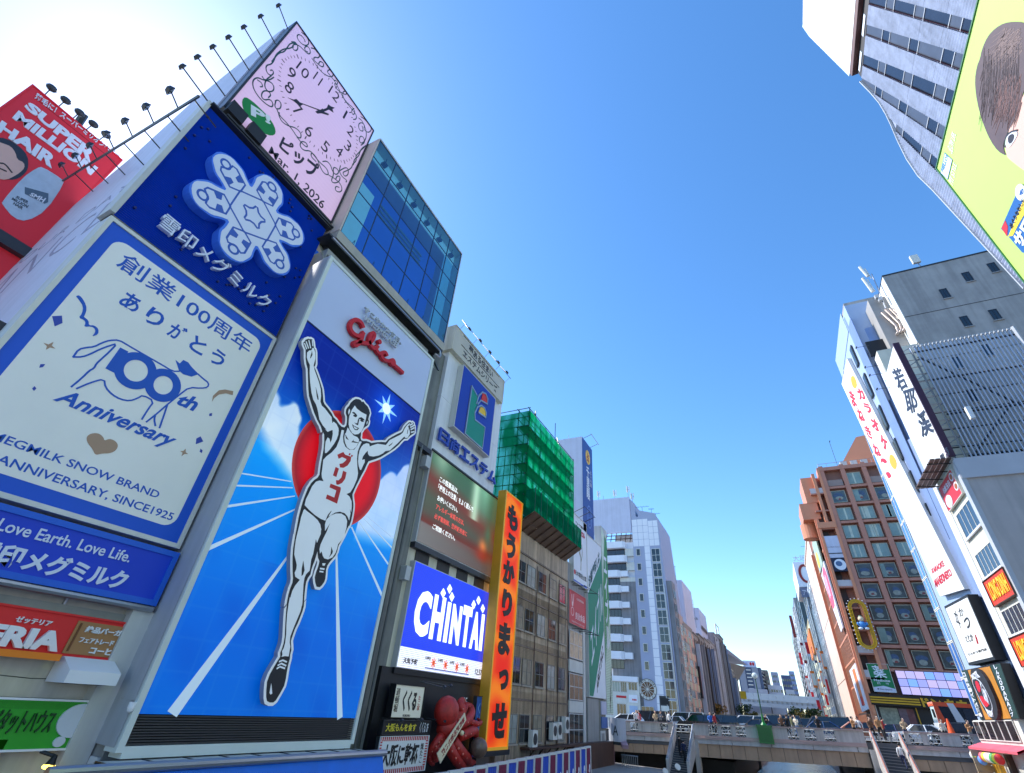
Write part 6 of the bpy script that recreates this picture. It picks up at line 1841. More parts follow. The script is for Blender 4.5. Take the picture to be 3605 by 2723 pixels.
# tower blocks rising behind
t = thing('lavender_slab_tower', 'plain lavender slab tower with open slot at its base behind the left row', 'building', (-19,131,14))
p = [FP.p(*q) for q in zp(2380,2050,3.48,'80,215 258,215 325,600 325,640 200,612')]
MB().box(-25, -18.6, 128.5, 143, 17.6, 28.2).build('wall', LAV, t)
MB().box(-24, -19, 129, 142.5, 15, 17.0).build('base_wall', GREYW, t)
MB().box(-25, -18.5, 128.4, 143.1, 17.0, 17.6).build('edge', OFFW, t)
t = thing('lettered_tower', 'pale tower with small dark lettering and frame antenna behind the left row', 'building', (-19,160,14))
MB().box(-24, -18.5, 153, 168, 10, 22.0).build('wall', LAV, t)
MB().box(-24, -18.5, 153, 168, 22.0, 26).build('wall', LAV, t)
MB().box(153.5, 164, 20.6, 21.6, -1.35, -1.3).build('louvre', BROWNRUST, t, F17.m)
T2(t, Fr('F',153), '● TSUTAYA', -23.6, 22.8, -19, 23.6, DKI, 0, .05)
MB().tube((-21,156,26), (-21,156,31), .08, 5).build('mast', STEEL, t)
m = MB()
for x in (-21.9,-20.1): m.bar((x,156,26), (x,156,28.6), .1)
for z in (26.2,27.4,28.6): m.bar((-21.9,156,z), (-20.1,156,z), .1)
m.build('antenna_frame', STEEL, t)
tv_antenna(-19.5, 126, 28.3-1.4, 4, 'thin whip antenna on top of the lavender slab tower', .1)
tv_antenna(-19.3, 150, 20.5, 5, 'thin whip antenna left of the lettered tower', .1)
t = thing('framed_roof_sign', 'open white roof frame with a small blue mark on a left bank roof', 'sign', (-17.5,186,22))
m = MB()
for y in (182,190): m.bar((-17.5,y,22), (-17.5,y,26.2), .3)
m.bar((-17.5,182,26.2), (-17.5,190,26.2), .3).bar((-17.5,182,22.4), (-17.5,190,22.4), .3)
m.build('frame', OFFW, t)
MB().box(184, 187, 22.6, 25.6, -.9, -.7).build('panel', OFFW, t, F17.m)
T2(t, F17, 'J', 185.2, 23, 186, 25, BLUE, -.7, -.6)
t = thing('pointed_roof_building', 'far building with an upswept pointed roof projecting over the left bank', 'building', (-16,215,12))
MB().box(-30, -17, 205, 222, 10, 15.5).build('wall', CREAM, t)
m = MB()
m.add([(-30,205,22.5),(-17,208,21.5),(-13.2,236,19.3),(-30,236,21),(-30,205,21.8),(-17,208,20),(-13.2,236,18.9),(-30,236,20)], [(0,1,2,3),(7,6,5,4),(0,4,5,1),(1,5,6,2)])
m.build('roof', mat('slate_lavender', (140,144,166), dirt=.1), t)
MB().add([(-18,210,17.6),(-13.4,234,18.2),(-16.4,222,12.5),(-18,216,12.5)], [(0,1,2,3),(3,2,1,0)][:1]).build('eave', mat('eave_grey', (120,116,112), dirt=.2), t)
t = board('yellow_far_sign', 'small yellow sign at the far end of the left bank', 'sign', Fr('F',226), -17.5, 7.2, -14.6, 9.6, .3, mat('far_yellow', (220,190,40), dirt=.1), DKMET, mat('far_yellow', (220,190,40)), .05)

# ------------------------------------------------------------------ far end: elevated road, hotel block, distant buildings, trees
F300 = Fr('F', 300)
hw = thing('elevated_road', 'long pale elevated road on piers crossing the far end of the canal', 'bridge', (-8,300,-4))
MB().box(-60, 40, 300, 322, 7.9, 9.6).build('deck', mat('pale_concrete', (190,192,196), dirt=.1, streak=.15), hw)
for i in range(30): MB().box(-59+i*3.3, -55.8+i*3.3, 299.6, 299.9, 9.6, 12.3).build('noise_panel', mat('noise_panel_grey', (196,200,204), dirt=.08), hw)
for i in range(46): MB().box(-59+i*2.1, -58.4+i*2.1, 299.4, 300, 8.6, 9.5).build('corbel', GREYW, hw)
MB().box(-60, 40, 299.2, 299.8, 6.9, 8.5).build('edge_beam', mat('beam_grey', (176,178,184), dirt=.1), hw)
for x in (-50,-30,16,34): MB().box(x, x+3, 305, 318, -4, 7).build('pier', GREYW, hw)
t = thing('grey_hotel_block', 'broad grey tower block with two blank flanks and a central balcony strip far away', 'building', (-18,330,0))
FH = Fr('F', 330)
G_ = lambda s: tr(FH, 2500, 2250, 5.53, s)
q = G_('520,540 975,540 640,1060 740,970')
x0, x1, zt = q[0][0], q[1][0], q[0][1]
HB = mat('hotel_blue_grey', (70,84,110), dirt=.1)
MB().box(x0, x1, 330, 350, 0, zt).build('wall', HB, t)
wd = x1-x0
for u0, u1 in ((.06,.32),(.62,.88)): MB().box(x0+wd*u0, x0+wd*u1, 1, zt-.2, 0, .5).build('flank_panel', mat('hotel_grey', (136,140,152), dirt=.08), t, FH.m)
for i in range(8): MB().box(x0+wd*.37, x0+wd*.57, zt-1.6-1.75*i, zt-1.2-1.75*i, 0, .6).build('balcony', OFFW, t, FH.m)
for i in range(8): MB().box(x1, x1+.8, zt-2.2-1.75*i, zt-1.7-1.75*i, -12, 0).build('balcony', GREYW, t, FH.m)
MB().box(x0+wd*.28, x0+wd*.8, 332, 342, zt, zt+3.4).build('penthouse', LAV, t)
T2(t, Fr('F',332), 'ホテル', x0+wd*.3, zt+1, x0+wd*.48, zt+2.6, BLUE, 0, .1)
T2(t, Fr('F',332), '●●', x0+wd*.56, zt+1, x0+wd*.76, zt+2.6, RED, 0, .1)
def farb(lab, px0, py0, px1, py1, Y, c, wn=(6,5), mname=None, dep=15):
    f = Fr('F', Y)
    a, b = f.p(px0, py0), f.p(px1, py1)
    t = thing('distant_building', lab, 'building', (a[0], Y, 0), 'distant buildings beyond the elevated road')
    mt = mat(mname, c, dirt=.1)
    MB().box(a[0], b[0], Y, Y+dep, 0, a[1]).build('wall', mt, t)
    for i in range(wn[0]):
        for j in range(wn[1]):
            w_ = (b[0]-a[0])/wn[0]
            zz_ = a[1]-2-j*3.0
            if zz_ < 8: continue
            MB().box(a[0]+w_*i+w_*.15, a[0]+w_*i+w_*.85, zz_-1.2, zz_, 0, .06).build('window', GLASS_DK if (i+j) % 4 else CURT, t, f.m)
    return t
farb('brownish tower right beside the broad grey block', 2678, 2359, 2717, 2440, 345, (136,128,120), (4,5), 'far_brown')
farb('distant lavender office with crenellated roofline', 2712, 2366, 2752, 2440, 420, (150,156,178), (5,5), 'far_lavender')
farb('dark blue block in the far distance', 2748, 2377, 2795, 2440, 380, (74,86,120), (4,4), 'far_navy')
farb('pale blue tall tower at the right of the far gap', 2775, 2363, 2812, 2440, 440, (150,168,206), (4,6), 'far_paleblue')
farb('white terraced apartment block behind the elevated road', 2702, 2412, 2760, 2450, 335, (196,196,204), (6,3), 'far_white')
farb('second white apartment block lower to the right', 2765, 2428, 2800, 2450, 335, (186,188,196), (4,2), 'far_white2')
farb('dark strip building at the left of the broad grey block', 2580, 2374, 2597, 2440, 360, (84,84,106), (2,5), 'far_dark')
farb('pale roof block with round top behind the elevated road', 2633, 2424, 2705, 2450, 328, (160,160,170), (6,1), 'far_mid')
# buildings and trees below the elevated road
t = thing('low_wharf_building', 'low grey building with uneven roof under the elevated road', 'building', (-10,262,-2))
f = Fr('F', 262)
a, b = f.p(2650, 2508), f.p(2800, 2520)
MB().box(a[0], b[0], 262, 280, -4, a[1]).build('wall', GREYW, t)
for i in range(6): MB().box(a[0]+1+i*3.4, a[0]+3+i*3.4, -.2, 1.2, 0, .05).build('window', GLASS_DK, t, f.m)
t = thing('low_wharf_building', 'low cream building with a wide pale sign right of the lamp post', 'building', (-2,240,-2))
f = Fr('F', 240)
a, b = f.p(2740, 2528), f.p(2800, 2540)
MB().box(a[0], b[0]+6, 240, 250, -4, a[1]).build('wall', CREAM, t)
MB().box(a[0]+1, a[0]+5, -.2, 1.2, 0, .05).build('window', mat('pale_cream', (220,220,190), dirt=.1), t, f.m)  # panel in one even pale cream

LEAFS = []
def leafmat(nm, c):
    m = mat(nm, c, rough=.6, dirt=.5, ds=2.2, bump=0); return m
def tree(lab, x, y, z0, h, r, leaf, seed, n=500, group='street trees beyond the bridge'):
    rr = random.Random(seed)
    t = thing('street_tree', lab, 'tree', (x, y, z0), group)
    m = MB().chain([(x,y,z0), (x+.1,y,z0+h*.3), (x-.05,y+.1,z0+h*.55), (x,y,z0+h*.85)], 0, 7, [.16,.12,.09,.04])
    for k in range(6):
        a = k*1.05; m.chain([(x,y,z0+h*(.35+.06*k)), (x+r*.7*math.cos(a),y+r*.7*math.sin(a),z0+h*(.55+.06*k))], 0, 5, [.06,.02])
    m.build('trunk', mat('bark', (70,58,48), dirt=.2), t)
    m = MB()
    cl = [(rr.uniform(-1,1)*r*.6, rr.uniform(-1,1)*r*.6, rr.uniform(.45,.95)*h, rr.uniform(.3,.5)*r) for _ in range(9)]
    for i in range(n):
        c = cl[rr.randrange(9)]
        d = Vector((rr.gauss(0,1), rr.gauss(0,1), rr.gauss(0,1))).normalized()*c[3]*rr.uniform(.5,1.1)
        p = Vector((x+c[0], y+c[1], z0+c[2]))+d
        u = Vector((rr.gauss(0,1), rr.gauss(0,1), rr.gauss(0,1))).normalized()*.16
        v = u.cross(Vector((rr.gauss(0,1), rr.gauss(0,1), rr.gauss(0,1)))).normalized()*.14
        m.add([p-u-v, p+u-v, p+u+v, p-u+v], [(0,1,2,3)])
    o = m.build('crown', leaf, t)
    return t
LG1, LG2, LG3 = leafmat('olive_leaves', (112,104,40)), leafmat('green_leaves', (50,82,40)), leafmat('golden_leaves', (150,118,44))
for i, (px, Y_, h, r, lf, lab) in enumerate(((2536,140,5.2,2.0,LG3,'golden brown tree against the stained left bank buildings'),(2420,112,2.4,1.2,LG1,'small olive shrub tree by the foot of the patchwork block'),
        (2625,190,6.5,2.8,LG2,'dark green tree at the far end of the left bank'),(2648,185,5,2.2,LG1,'olive tree right of the dark green one'),
        (2800,180,6,2.2,LG1,'olive tree at the start of the right bank trees'),(2820,165,6.5,2.4,LG2,'green tree in the middle of the right bank trees'),(2838,150,5.5,2.0,LG1,'yellowish tree on the right bank'),
        (2868,138,5.5,1.8,LG2,'small green tree close to the beige right bank building'),(2895,128,5,1.5,LG1,'last small tree before the striped facade'))):
    x = Fr('F', Y_).p(px, 2545)[0]
    tree(lab, x, Y_, -2.2, h, r, lf, 20+i)
# ------------------------------------------------------------------ RIGHT BANK, far row beyond the avenue
def shade_row():
    R11 = [(130,158,37.6,11.0,(236,206,186),'peach_wall','tall peach coloured building lit by the sun right behind the brown store'),
           (158,172,33.5,10.9,(214,222,230),'pale_blue_wall','slim pale building with light blue windows on the right bank'),
           (172,180,30.5,11.1,(96,96,96),'charcoal_wall','slim charcoal building on the right bank'),
           (180,205,37.0,10.7,(120,124,128),'iron_grey_wall','dark grey building carrying the round roof sign on the right bank'),
           (205,240,31.0,10.9,(206,198,160),'straw_wall','straw coloured building with long windows on the right bank'),
           (240,282,47.0,11.1,(54,74,84),'dark_teal_wall','dark teal tall building on the right bank'),
           (282,330,52.0,10.9,(146,146,150),'mid_grey_wall','mid grey tall building on the right bank'),
           (330,400,56.0,11.2,(196,196,200),'silver_wall','silver grey narrow building on the right bank'),
           (400,520,59.0,11.0,(150,150,154),'grey_end_wall','last grey building at the end of the right bank')]
    for i, (y0, y1, zt, x, c, nm, lab) in enumerate(R11):
        t = thing('riverside_building', lab, 'building', (x,(y0+y1)/2,-1), 'buildings along the right bank')
        wm_ = mat(nm, c, dirt=.12, streak=.12)
        MB().box(x, x+18, y0+.05, y1-.05, -1.5, zt).build('wall', wm_, t)
        MB().box(x-.2, x+18, y0+.05, y1-.05, zt, zt+.4).build('parapet', wm_, t)
        f = Fr('R', x)
        if i == 0:
            for zz_ in (9, 20.5, 31): MB().box(-y1, -y0, zz_, zz_+.12, 0, .03).build('joint', mat('brown_joint', (150,120,100), dirt=0), t, f.m)
            continue
        n = max(1, int((y1-y0)/4))
        for k in range(n):
            for j in range(int(zt/3.3)):
                a = -y1+.7+k*(y1-y0)/n
                window(t, f, a, .6+3.3*j, a+(y1-y0)/n*.75, 2.5+3.3*j, 3, 1, [ALU,OFFW,DKMET][i%3], [GLASS_BL,GLASS_DK,GLASS_GR,CURT][(i+j)%4] if i != 1 else GLASS_BL, .1)
        m = MB()
        for k in range(3): m.tube((-y0-.3-k*(y1-y0)/3,0,.15), (-y0-.3-k*(y1-y0)/3,zt-1,.15), .12, 5)
        m.build('drain_pipe', STEEL, t, f.m)
    fins = [(176,14,4.5,'orange_fin',(236,120,40)),(186,8,5,'white_fin',None),(192,17,4,'orange_fin',None),(200,11,4.5,'orange_fin',None),(209,6,4,'white_fin',None),(216,19,5,'navy_fin',(50,60,110)),
            (228,10,5,'orange_fin',None),(236,4,3,'red_fin',(200,40,40)),(248,24,6,'white_fin',None),(262,14,6,'orange_fin',None),(276,6,5,'white_fin',None),(300,26,9,'maroon_fin',(120,30,36)),(318,10,6,'white_fin',None),(345,16,8,'red_fin',None),(370,30,9,'white_fin',None)]
    for i, (y, z, h, nm, c) in enumerate(fins):
        if nm not in _mc: mat(nm, c or (220,220,220), dirt=.1)
        w = 1.0 if y < 240 else 1.5
        t = thing('projecting_sign', '%s projecting sign on the right bank facades, %s nearest' % (nm.split('_')[0], ORD[i]), 'sign', (11-w, y, z), 'projecting signs on the right bank facades')
        MB().box(11.05-w, 11.0, y, y+.35, z, z+h).build('panel', _mc[nm], t)
        MB().box(11.15-w, 10.9, y-.05, y, z+h*.15, z+h*.85).build('face', OFFW if 'white' not in nm else RED, t)
for nm, c in (('white_fin',(214,216,220)),('navy_fin',(50,60,110))): mat(nm, c, dirt=.1)
shade_row()
t = thing('round_roof_sign', 'white roof billboard with a large dark red ring on the right bank', 'billboard', (10.5,181,33))
fq = Fr('F', 179.5)
MB().box(9.2, 13.5, 179.6, 204, 36.5, 44).build('panel', SIGW, t)
MB().box(9.3, 13.4, 179.5, 179.6, 33.5, 36.3).build('lower_panel', mat('slate_panel', (110,116,140), dirt=.1), t)
MB().ring(11.9, 40.4, 1.5, 2.5, .7, .0, .1, 30).build('ring', mat('ring_maroon', (140,40,40), dirt=.05), t, fq.m)
T2(t, fq, 'アサヒ', 9.8, 34, 13, 35.6, SIGW, .0, .12)
T2(t, fq, '大阪', 9.5, 44.2, 13.2, 46.0, LTGREY, -.3, .0)
t = thing('orange_hoarding', 'orange hoarding on a frame on the right bank facades', 'billboard', (10.6,215,20))
MB().box(10.2, 10.9, 206, 236, 21.5, 28.5).build('panel', mat('hoarding_orange', (240,140,60), dirt=.1), t)
for i in range(5): MB().box(10.1, 10.2, 207+i*6, 207.4+i*6, 21.5, 28.5).build('rib', mat('hoarding_rib', (200,100,40), dirt=.1), t)
t = thing('maroon_roof_sign', 'dark red roof sign at the far end of the right bank', 'billboard', (10,300,50))
MB().box(8.2, 9.6, 330, 331, 41, 52).build('panel', mat('maroon_fin'  , (120,30,36)), t)
for i, (y, z, h, lab) in enumerate(((150,37.8,3,'thin television antenna on the peach building'),(330,52,5,'first antenna on the tall grey roofs of the right bank'),(400,56,5,'second antenna on the tall grey roofs of the right bank'))):
    tv_antenna(11.8, y, z, h, lab, 2.5)

# ------------------------------------------------------------------ brown discount store across the avenue
F1 = Fr('F', 104)
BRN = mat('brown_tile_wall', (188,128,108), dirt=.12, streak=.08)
ORW = mat('sunlit_brown_wall', (214,140,104), dirt=.08)  # lighter, warmer copy of the brown with the sunlight in its colour
dk_ = thing('brown_store', 'big reddish brown store with a deep grid of square windows', 'building', (22,115,-1))
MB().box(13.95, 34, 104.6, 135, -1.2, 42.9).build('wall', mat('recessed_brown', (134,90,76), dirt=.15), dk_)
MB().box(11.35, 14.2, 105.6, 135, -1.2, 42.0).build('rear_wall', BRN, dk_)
zl = [43.2, 39.25, 35.85, 32.45, 29.05, 25.6, 22.2, 18.85, 15.45, 12.05, 8.75]
for k in range(6):
    a = 13.95+3.5*k
    MB().box(a, a+.75, 8.6, 43.6, -.6, .35).build('pilaster', BRN, dk_, F1.m)
for z in zl[1:]: MB().box(13.95, 34, z-.38, z+.05, -.6, .18).build('beam', BRN, dk_, F1.m)
MB().box(13.6, 34, 42.6, 43.3, -.6, .42).build('roof_beam', BRN, dk_, F1.m)
FWN = Fr('F', 104.35)
SHEER = mat('green_sheer_glass', (136,158,148), rough=.12, dirt=.3, ds=.5, spec=.9)
PRN = mat('poster_glass', (84,92,90), rough=.12, dirt=.5, ds=1.4, spec=.9)
rw = random.Random(21)
def square_window(a, b, kind):
    f = window(dk_, FWN, a, b, a+2.3, b+2.35, 1, 1, mat('sage_frame', (176,178,160), dirt=.1), SHEER if kind == 0 else PRN, .1)
    if kind == 1:
        q = rw.random
        MB().ell(a+1.0+.3*q(), b+1.2+.3*q(), .5+.35*q(), .35+.2*q(), .01, .02, 14).build('poster', mat('poster_blue', (74,98,130), dirt=.5, ds=3), f, FWN.m)
        MB().ell(a+1.0+.3*q(), b+.65+.2*q(), .4+.3*q(), .3+.15*q(), .02, .03, 14).build('poster', mat('poster_pale', (164,168,156), dirt=.5, ds=3), f, FWN.m)
        if q() < .6: MB().prism([(a+.9,b+.5),(a+1.4,b+.55),(a+1.3,b+.85),(a+.95,b+.8)], .03, .04).build('poster', mat('poster_red', (140,66,64), dirt=.3), f, FWN.m)
        if q() < .4: MB().box(a+.12, a+.5+.6*q(), b+.12, b+2.2, .03, .04).build('curtain', SHEER, f, FWN.m)
    else:
        for c_ in range(rw.randrange(1, 4)):
            u = .15+1.9*rw.random()
            MB().box(a+min(u,1.8), a+min(u,1.8)+.15+.25*rw.random(), b+.12, b+2.23, .01, .02).build('curtain', mat('curtain_pale', (196,206,190), dirt=.2, ds=2), f, FWN.m)
    return f
kinds = [0,1,0,0,0,1,1,1,1,1]
for j in range(10):
    for k in range(5):
        a = 14.75+3.5*k+.04*j
        b = zl[j+1]+.35
        if j == 0 and k in (0, 2):
            MB().box(a, a+2.5, b-.2, b+1.0, -.3, .1).build('balcony_rail', mat('balcony_grey', (150,130,124), dirt=.2), dk_, F1.m)
            MB().box(a+.6, a+1.2, b, b+.8, -.55, -.3).build('air_unit', AC, dk_, F1.m)
            continue
        square_window(a, b, kinds[j])
# recessed balcony column at the corner
for j in range(10):
    z = 38.2-3.42*j
    MB().box(11.35, 13.9, z-.25, z, -1.2, .3).build('balcony_slab', BRN, dk_, F1.m)
    if j not in (1, 2, 3, 6, 7): MB().box(11.4, 13.9, z, z+1.0, .18, .28).build('balcony_panel', mat('pale_balcony', (196,186,186), dirt=.1), dk_, F1.m)
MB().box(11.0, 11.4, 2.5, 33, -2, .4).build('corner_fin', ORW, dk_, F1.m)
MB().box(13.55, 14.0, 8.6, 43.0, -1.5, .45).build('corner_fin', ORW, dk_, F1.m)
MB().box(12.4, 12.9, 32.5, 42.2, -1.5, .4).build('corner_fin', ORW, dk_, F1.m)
MB().box(9.0, 12.0, 104.5, 112, 33.4, 36.6).build('turret', ORW, dk_)
MB().box(10.4, 13, 104.4, 112, 36.6, 41.8).build('turret', ORW, dk_)
MB().tube((9.9,108,30.6), (9.9,108,33.4), 1.5, 20).build('drum', ORW, dk_)
MB().box(10.9, 13.9, 103.4, 105, 31.3, 32.4).build('balcony_box', ORW, dk_)
MB().prism([(17.6,43.3),(22.2,49.6),(30,50.5),(34,43.3)], -5, -1, True).build('roof_wedge', mat('peach_roof_wall', (236,150,112), dirt=.05), dk_, F1.m)
m = MB()
m.tube((14,104,44.2), (26,104,44.4), .04, 4)
for k in range(9): m.tube((14+k*1.5,104,43.3), (14+k*1.5,104,44.25), .035, 4)
m.build('roof_rail', STEEL, dk_)
for k in range(3): MB().box(18+k*1.7, 19.1+k*1.7, 104.6, 105.4, 43.3, 44.5).build('roof_unit', AC, dk_)
tv_antenna(17.5, 105, 43.4, 6, 'thin whip antenna on the brown store roof', .1)
# canal side with slatted screens
FD = Fr('R', 11.3)
scr = thing('slatted_facade', 'sunlit orange brown facade of vertical bars on the canal side of the brown store', 'facade', (11,116,1))
MB().box(11.32, 12.5, 105, 130, -1.2, 34).build('rear_wall', mat('shadow_brown', (70,50,42), dirt=.2), scr)  # dark backing stands in for the shadow between the bars
lv = [3.0, 7.2, 10.8, 14.4, 18.0, 21.6, 25.2, 29.0, 33.0]
barm = {}
for j in range(8):
    z0, z1 = lv[j], lv[j+1]
    MB().box(-130, -104.3, z1-.28, z1, .0, .1).build('cross_beam', ORW, scr, FD.m)
    for k in range(0, 26, 2):
        if j in (5, 6, 7) and k > 16: continue
        h = round(z1-z0-.28, 2)
        if h not in barm: barm[h] = MB().box(0, .5, 0, h, .0, .08).mesh('bar', ORW)
        link('bar', barm[h], scr, FD.at(-129.6+k*.98, z0))
for a in (-130.2, -104.4): MB().box(a, a+.5, -1.2, 33.2, -.1, .6).build('post', ORW, scr, FD.m)
bm = MB().box(0,.5,0,3.6,.0,.08).mesh('bar', ORW)
for k in range(0, 26, 2): link('bar', bm, scr, FD.at(-129.6+k*.98, -.9))
def rsign(name, lab, fr, pts, m_, txts=(), d=.6, th=.25):
    t = thing(name, lab, 'sign', fr.w(*pts[3]))
    MB().prism(pts, d-th, d).build('panel', m_, t, fr.m)
    return t
Q = lambda s: tr(Fr('R', 10.7), 2700, 1900, 2.785, s)
F107 = Fr('R', 10.7)
t = rsign('facade_poster', 'tall pale green and yellow poster at the top of the slatted facade', F107, [(-121,33),(-111,33.2),(-111,26.8),(-121,27.2)], mat('poster_sage', (170,190,170), dirt=.2), d=0)
MB().ell(-117.5, 29.0, 2.2, 1.5, 0, .05, 20).build('yellow_patch', mat('poster_yellow', (236,210,60), dirt=.1), t, F107.m)
t = rsign('facade_poster', 'white poster with a big pink round mark on the slatted facade', F107, [(-119.5,26.4),(-108.5,26.6),(-108.5,15.2),(-113,15.0)], SIGW, d=0)
MB().prism(rrect(-116.5, 19.2, -109, 26.2, 2.6), 0, .05).build('pink_patch', mat('poster_pink', (240,80,110), dirt=.05), t, F107.m)
T2(t, F107, 'II', -114.2, 21, -111.6, 24.8, SIGW, .05, .1)
t = rsign('facade_poster', 'white poster with a red strip low on the slatted facade', F107, [(-118,9.3),(-105.5,9.5),(-105.5,3.2),(-116,3.0)], SIGW, d=0)
MB().box(-112.5, -108.5, 3.8, 9.0, 0, .05).build('red_strip', mat('poster_orange', (240,130,70), dirt=.2), t, F107.m)
MB().box(-112, -109, 3.8, 5, .05, .1).build('red_strip', RED, t, F107.m)
t = rsign('street_banner', 'pink and yellow green banner at street level beside the slatted facade', F107, [(-126,1.2),(-105.5,1.2),(-105.5,-.8),(-126,-.8)], mat('yellowgreen_banner', (210,220,140), dirt=.2), d=.1)
MB().box(-126, -117, -.8, 1.2, .1, .14).build('pink_part', mat('pink_banner', (230,60,90), dirt=.1), t, F107.m)
T2(t, F107, 'ようこそ', -125, -.5, -118, .9, SIGW, .14, .2, bold=.03)
T2(t, F107, '安さの殿堂', -116.5, -.5, -106.5, .9, mat('olive_text', (110,130,40), dirt=0), .1, .2, bold=.03)
# corner signs
F1s = Fr('F', 103.7)
t = board('blank_corner_sign', 'blank lavender sign in two panels with a dark round emblem below on the store corner', 'sign', F1s, 11.25, 23.5, 14.0, 29.9, .3, LAV, DKMET, DKMET, .05)
MB().box(11.3, 13.95, 26.6, 26.75, 0, .05).build('joint', DKMET, t, F1s.m)
MB().box(11.3, 13.95, 23.5, 25.9, 0, .05).build('dark_panel', mat('ink_blue', (30,34,60), dirt=.1), t, F1s.m)
MB().ell(12.65, 24.7, .9, .95, .05, .08, 24).build('emblem_disc', SIGW, t, F1s.m)
MB().ell(12.5, 24.85, .5, .45, .08, .1, 16).build('emblem_mark', mat('emblem_steel_blue', (80,110,150), dirt=.2), t, F1s.m)
# yellow oval wheel
ov = thing('oval_wheel', 'bright yellow oval ferris wheel track with bulbs on the store corner', 'ride', (13.1,103,11.4))
FO2 = Fr('F', 103.2)
YEL = mat('wheel_yellow', (232,178,10), dirt=.08, rough=.35)
def oval(r, hh, n=16):
    return [(13.1+r*math.cos(R(180*i/n)), 15.05+hh+r*math.sin(R(180*i/n))) for i in range(n+1)]+[(13.1-r*math.cos(R(180*i/n)), 15.05-hh-r*math.sin(R(180*i/n))) for i in range(n+1)]
m = MB()
m.stroke(oval(1.22, 2.45), .13, -.15, .12, True); m.stroke(oval(.85, 2.45), .1, -.15, .12, True); m.stroke(oval(1.04, 2.45), .07, -.1, .1, True)
m.build('track', YEL, ov, FO2.m)
o1, o2 = oval(1.22, 2.45), oval(.85, 2.45)
m = MB()
for i in range(0, len(o1)): m.stroke([o1[i], o2[i]], .06, -.05, .125)
for k in range(9):
    for s_ in (-1, 1): m.stroke([(13.1+s_*.85, 12.8+k*.55), (13.1+s_*1.22, 12.8+k*.55)], .06, -.05, .126)
m.build('rung', YEL, ov, FO2.m)
for i in range(0, len(o1), 2):
    p = o1[i]; q = ((p[0]-13.1)*1.18+13.1, (p[1]-15.05)*1.06+15.05)
    MB().ball((q[0], q[1], .1), .09, 6, 4).build('bulb', SIGW, ov, FO2.m)
for k in range(8):
    for s_ in (-1, 1): MB().ball((13.1+s_*1.42, 12.8+k*.62, .1), .09, 6, 4).build('bulb', SIGW, ov, FO2.m)
st = thing('seated_statue', 'large rounded figure in blue and white seated in the yellow oval wheel', 'statue', (13.1,103,13.8))
m = MB().ball((13.1, 14.9, .1), .62, 12, 8, 1, .85, .7); m.build('torso', mat('statue_blue', (70,140,206), dirt=.2, ds=3), st, FO2.m, True)
MB().ball((13.1, 15.75, .2), .42, 12, 8).build('head', mat('statue_cream', (230,206,170), dirt=.1), st, FO2.m, True)
MB().ball((12.7, 14.3, .35), .3, 8, 6, 1.2, .7, .8).ball((13.55, 14.3, .35), .3, 8, 6, 1.2, .7, .8).build('knee', SIGW, st, FO2.m, True)
MB().ball((12.5, 15.0, .3), .22, 8, 6, .8, 1.3, .8).ball((13.72, 15.0, .3), .22, 8, 6, .8, 1.3, .8).build('arm', mat('statue_blue', (0,0,0)), st, FO2.m, True)
MB().ball((13.1, 16.12, .15), .3, 10, 6, 1, .6, 1).build('cap', mat('statue_green', (90,130,110), dirt=.1), st, FO2.m, True)
# pharmacy sign, lit panels, fascia
ph_ = board('pharmacy_sign', 'green pharmacy sign with a big white character on the store corner', 'sign', F1s, 12.0, 5.5, 14.9, 9.35, .3, mat('pharmacy_green', (20,120,70), dirt=.05), OFFW, OFFW, .05)
T2(ph_, F1s, '薬', 12.6, 7.4, 14.3, 9.1, SIGW, bold=.012)
T2(ph_, F1s, 'Medicine', 12.4, 6.9, 14.5, 7.2, SIGW, bold=.02)
T2(ph_, F1s, '药     약', 12.7, 6.5, 14.2, 6.8, SIGW)
MB().prism([(12.06,5.55),(14.84,5.55),(14.84,6.0),(13.45,6.35),(12.06,6.1)], 0, .02).build('white_patch', LAV, ph_, F1s.m)
T2(ph_, F1s, '● Don Quijote', 12.5, 5.75, 14.4, 5.98, DKI, .02, .04)
np_ = thing('lit_panel_wall', 'grid of pale violet and blue lit panels above the store fascia', 'sign', (20,103.6,5.3))
F16_ = Fr('F', 103.6)
MB().box(15.5, 30, 5.3, 8.55, -.3, -.05).build('backing', mat('night_navy', (16,20,60), dirt=0), np_, F16_.m)
pc = [mat('lit_lilac', (200,186,236), dirt=.03, emit=.3), mat('lit_blue', (140,180,246), dirt=.03, emit=.3), mat('lit_pink_lilac', (214,190,226), dirt=.03, emit=.3), mat('lit_periwinkle', (170,170,244), dirt=.03, emit=.3)]
for k in range(12):
    for j in range(3):
        MB().box(15.58+k*1.2, 16.7+k*1.2, 5.38+j*1.06, 6.36+j*1.06, -.05, .0).build('lit_panel', pc[(k*2+j*3+k//3) % 4], np_, F16_.m)
fa = thing('store_fascia', 'black fascia with three yellow stripes and thick yellow kana', 'sign', (18,103.3,3.9))
F13_ = Fr('F', 103.2)
MB().box(11.1, 30, 3.75, 5.2, -.6, 0).build('fascia', mat('fascia_black', (30,22,20), dirt=.05), fa, F13_.m)
SYL = mat('stripe_yellow', (206,156,30), dirt=.1)
for z in (4.0, 4.32, 4.64): MB().box(11.1, 17.3, z, z+.2, 0, .14).build('stripe', SYL, fa, F13_.m)
T2(fa, F13_, 'ドン.キホーテ', 17.5, 3.85, 25.6, 5.05, SYL, .0, .16, bold=.05)
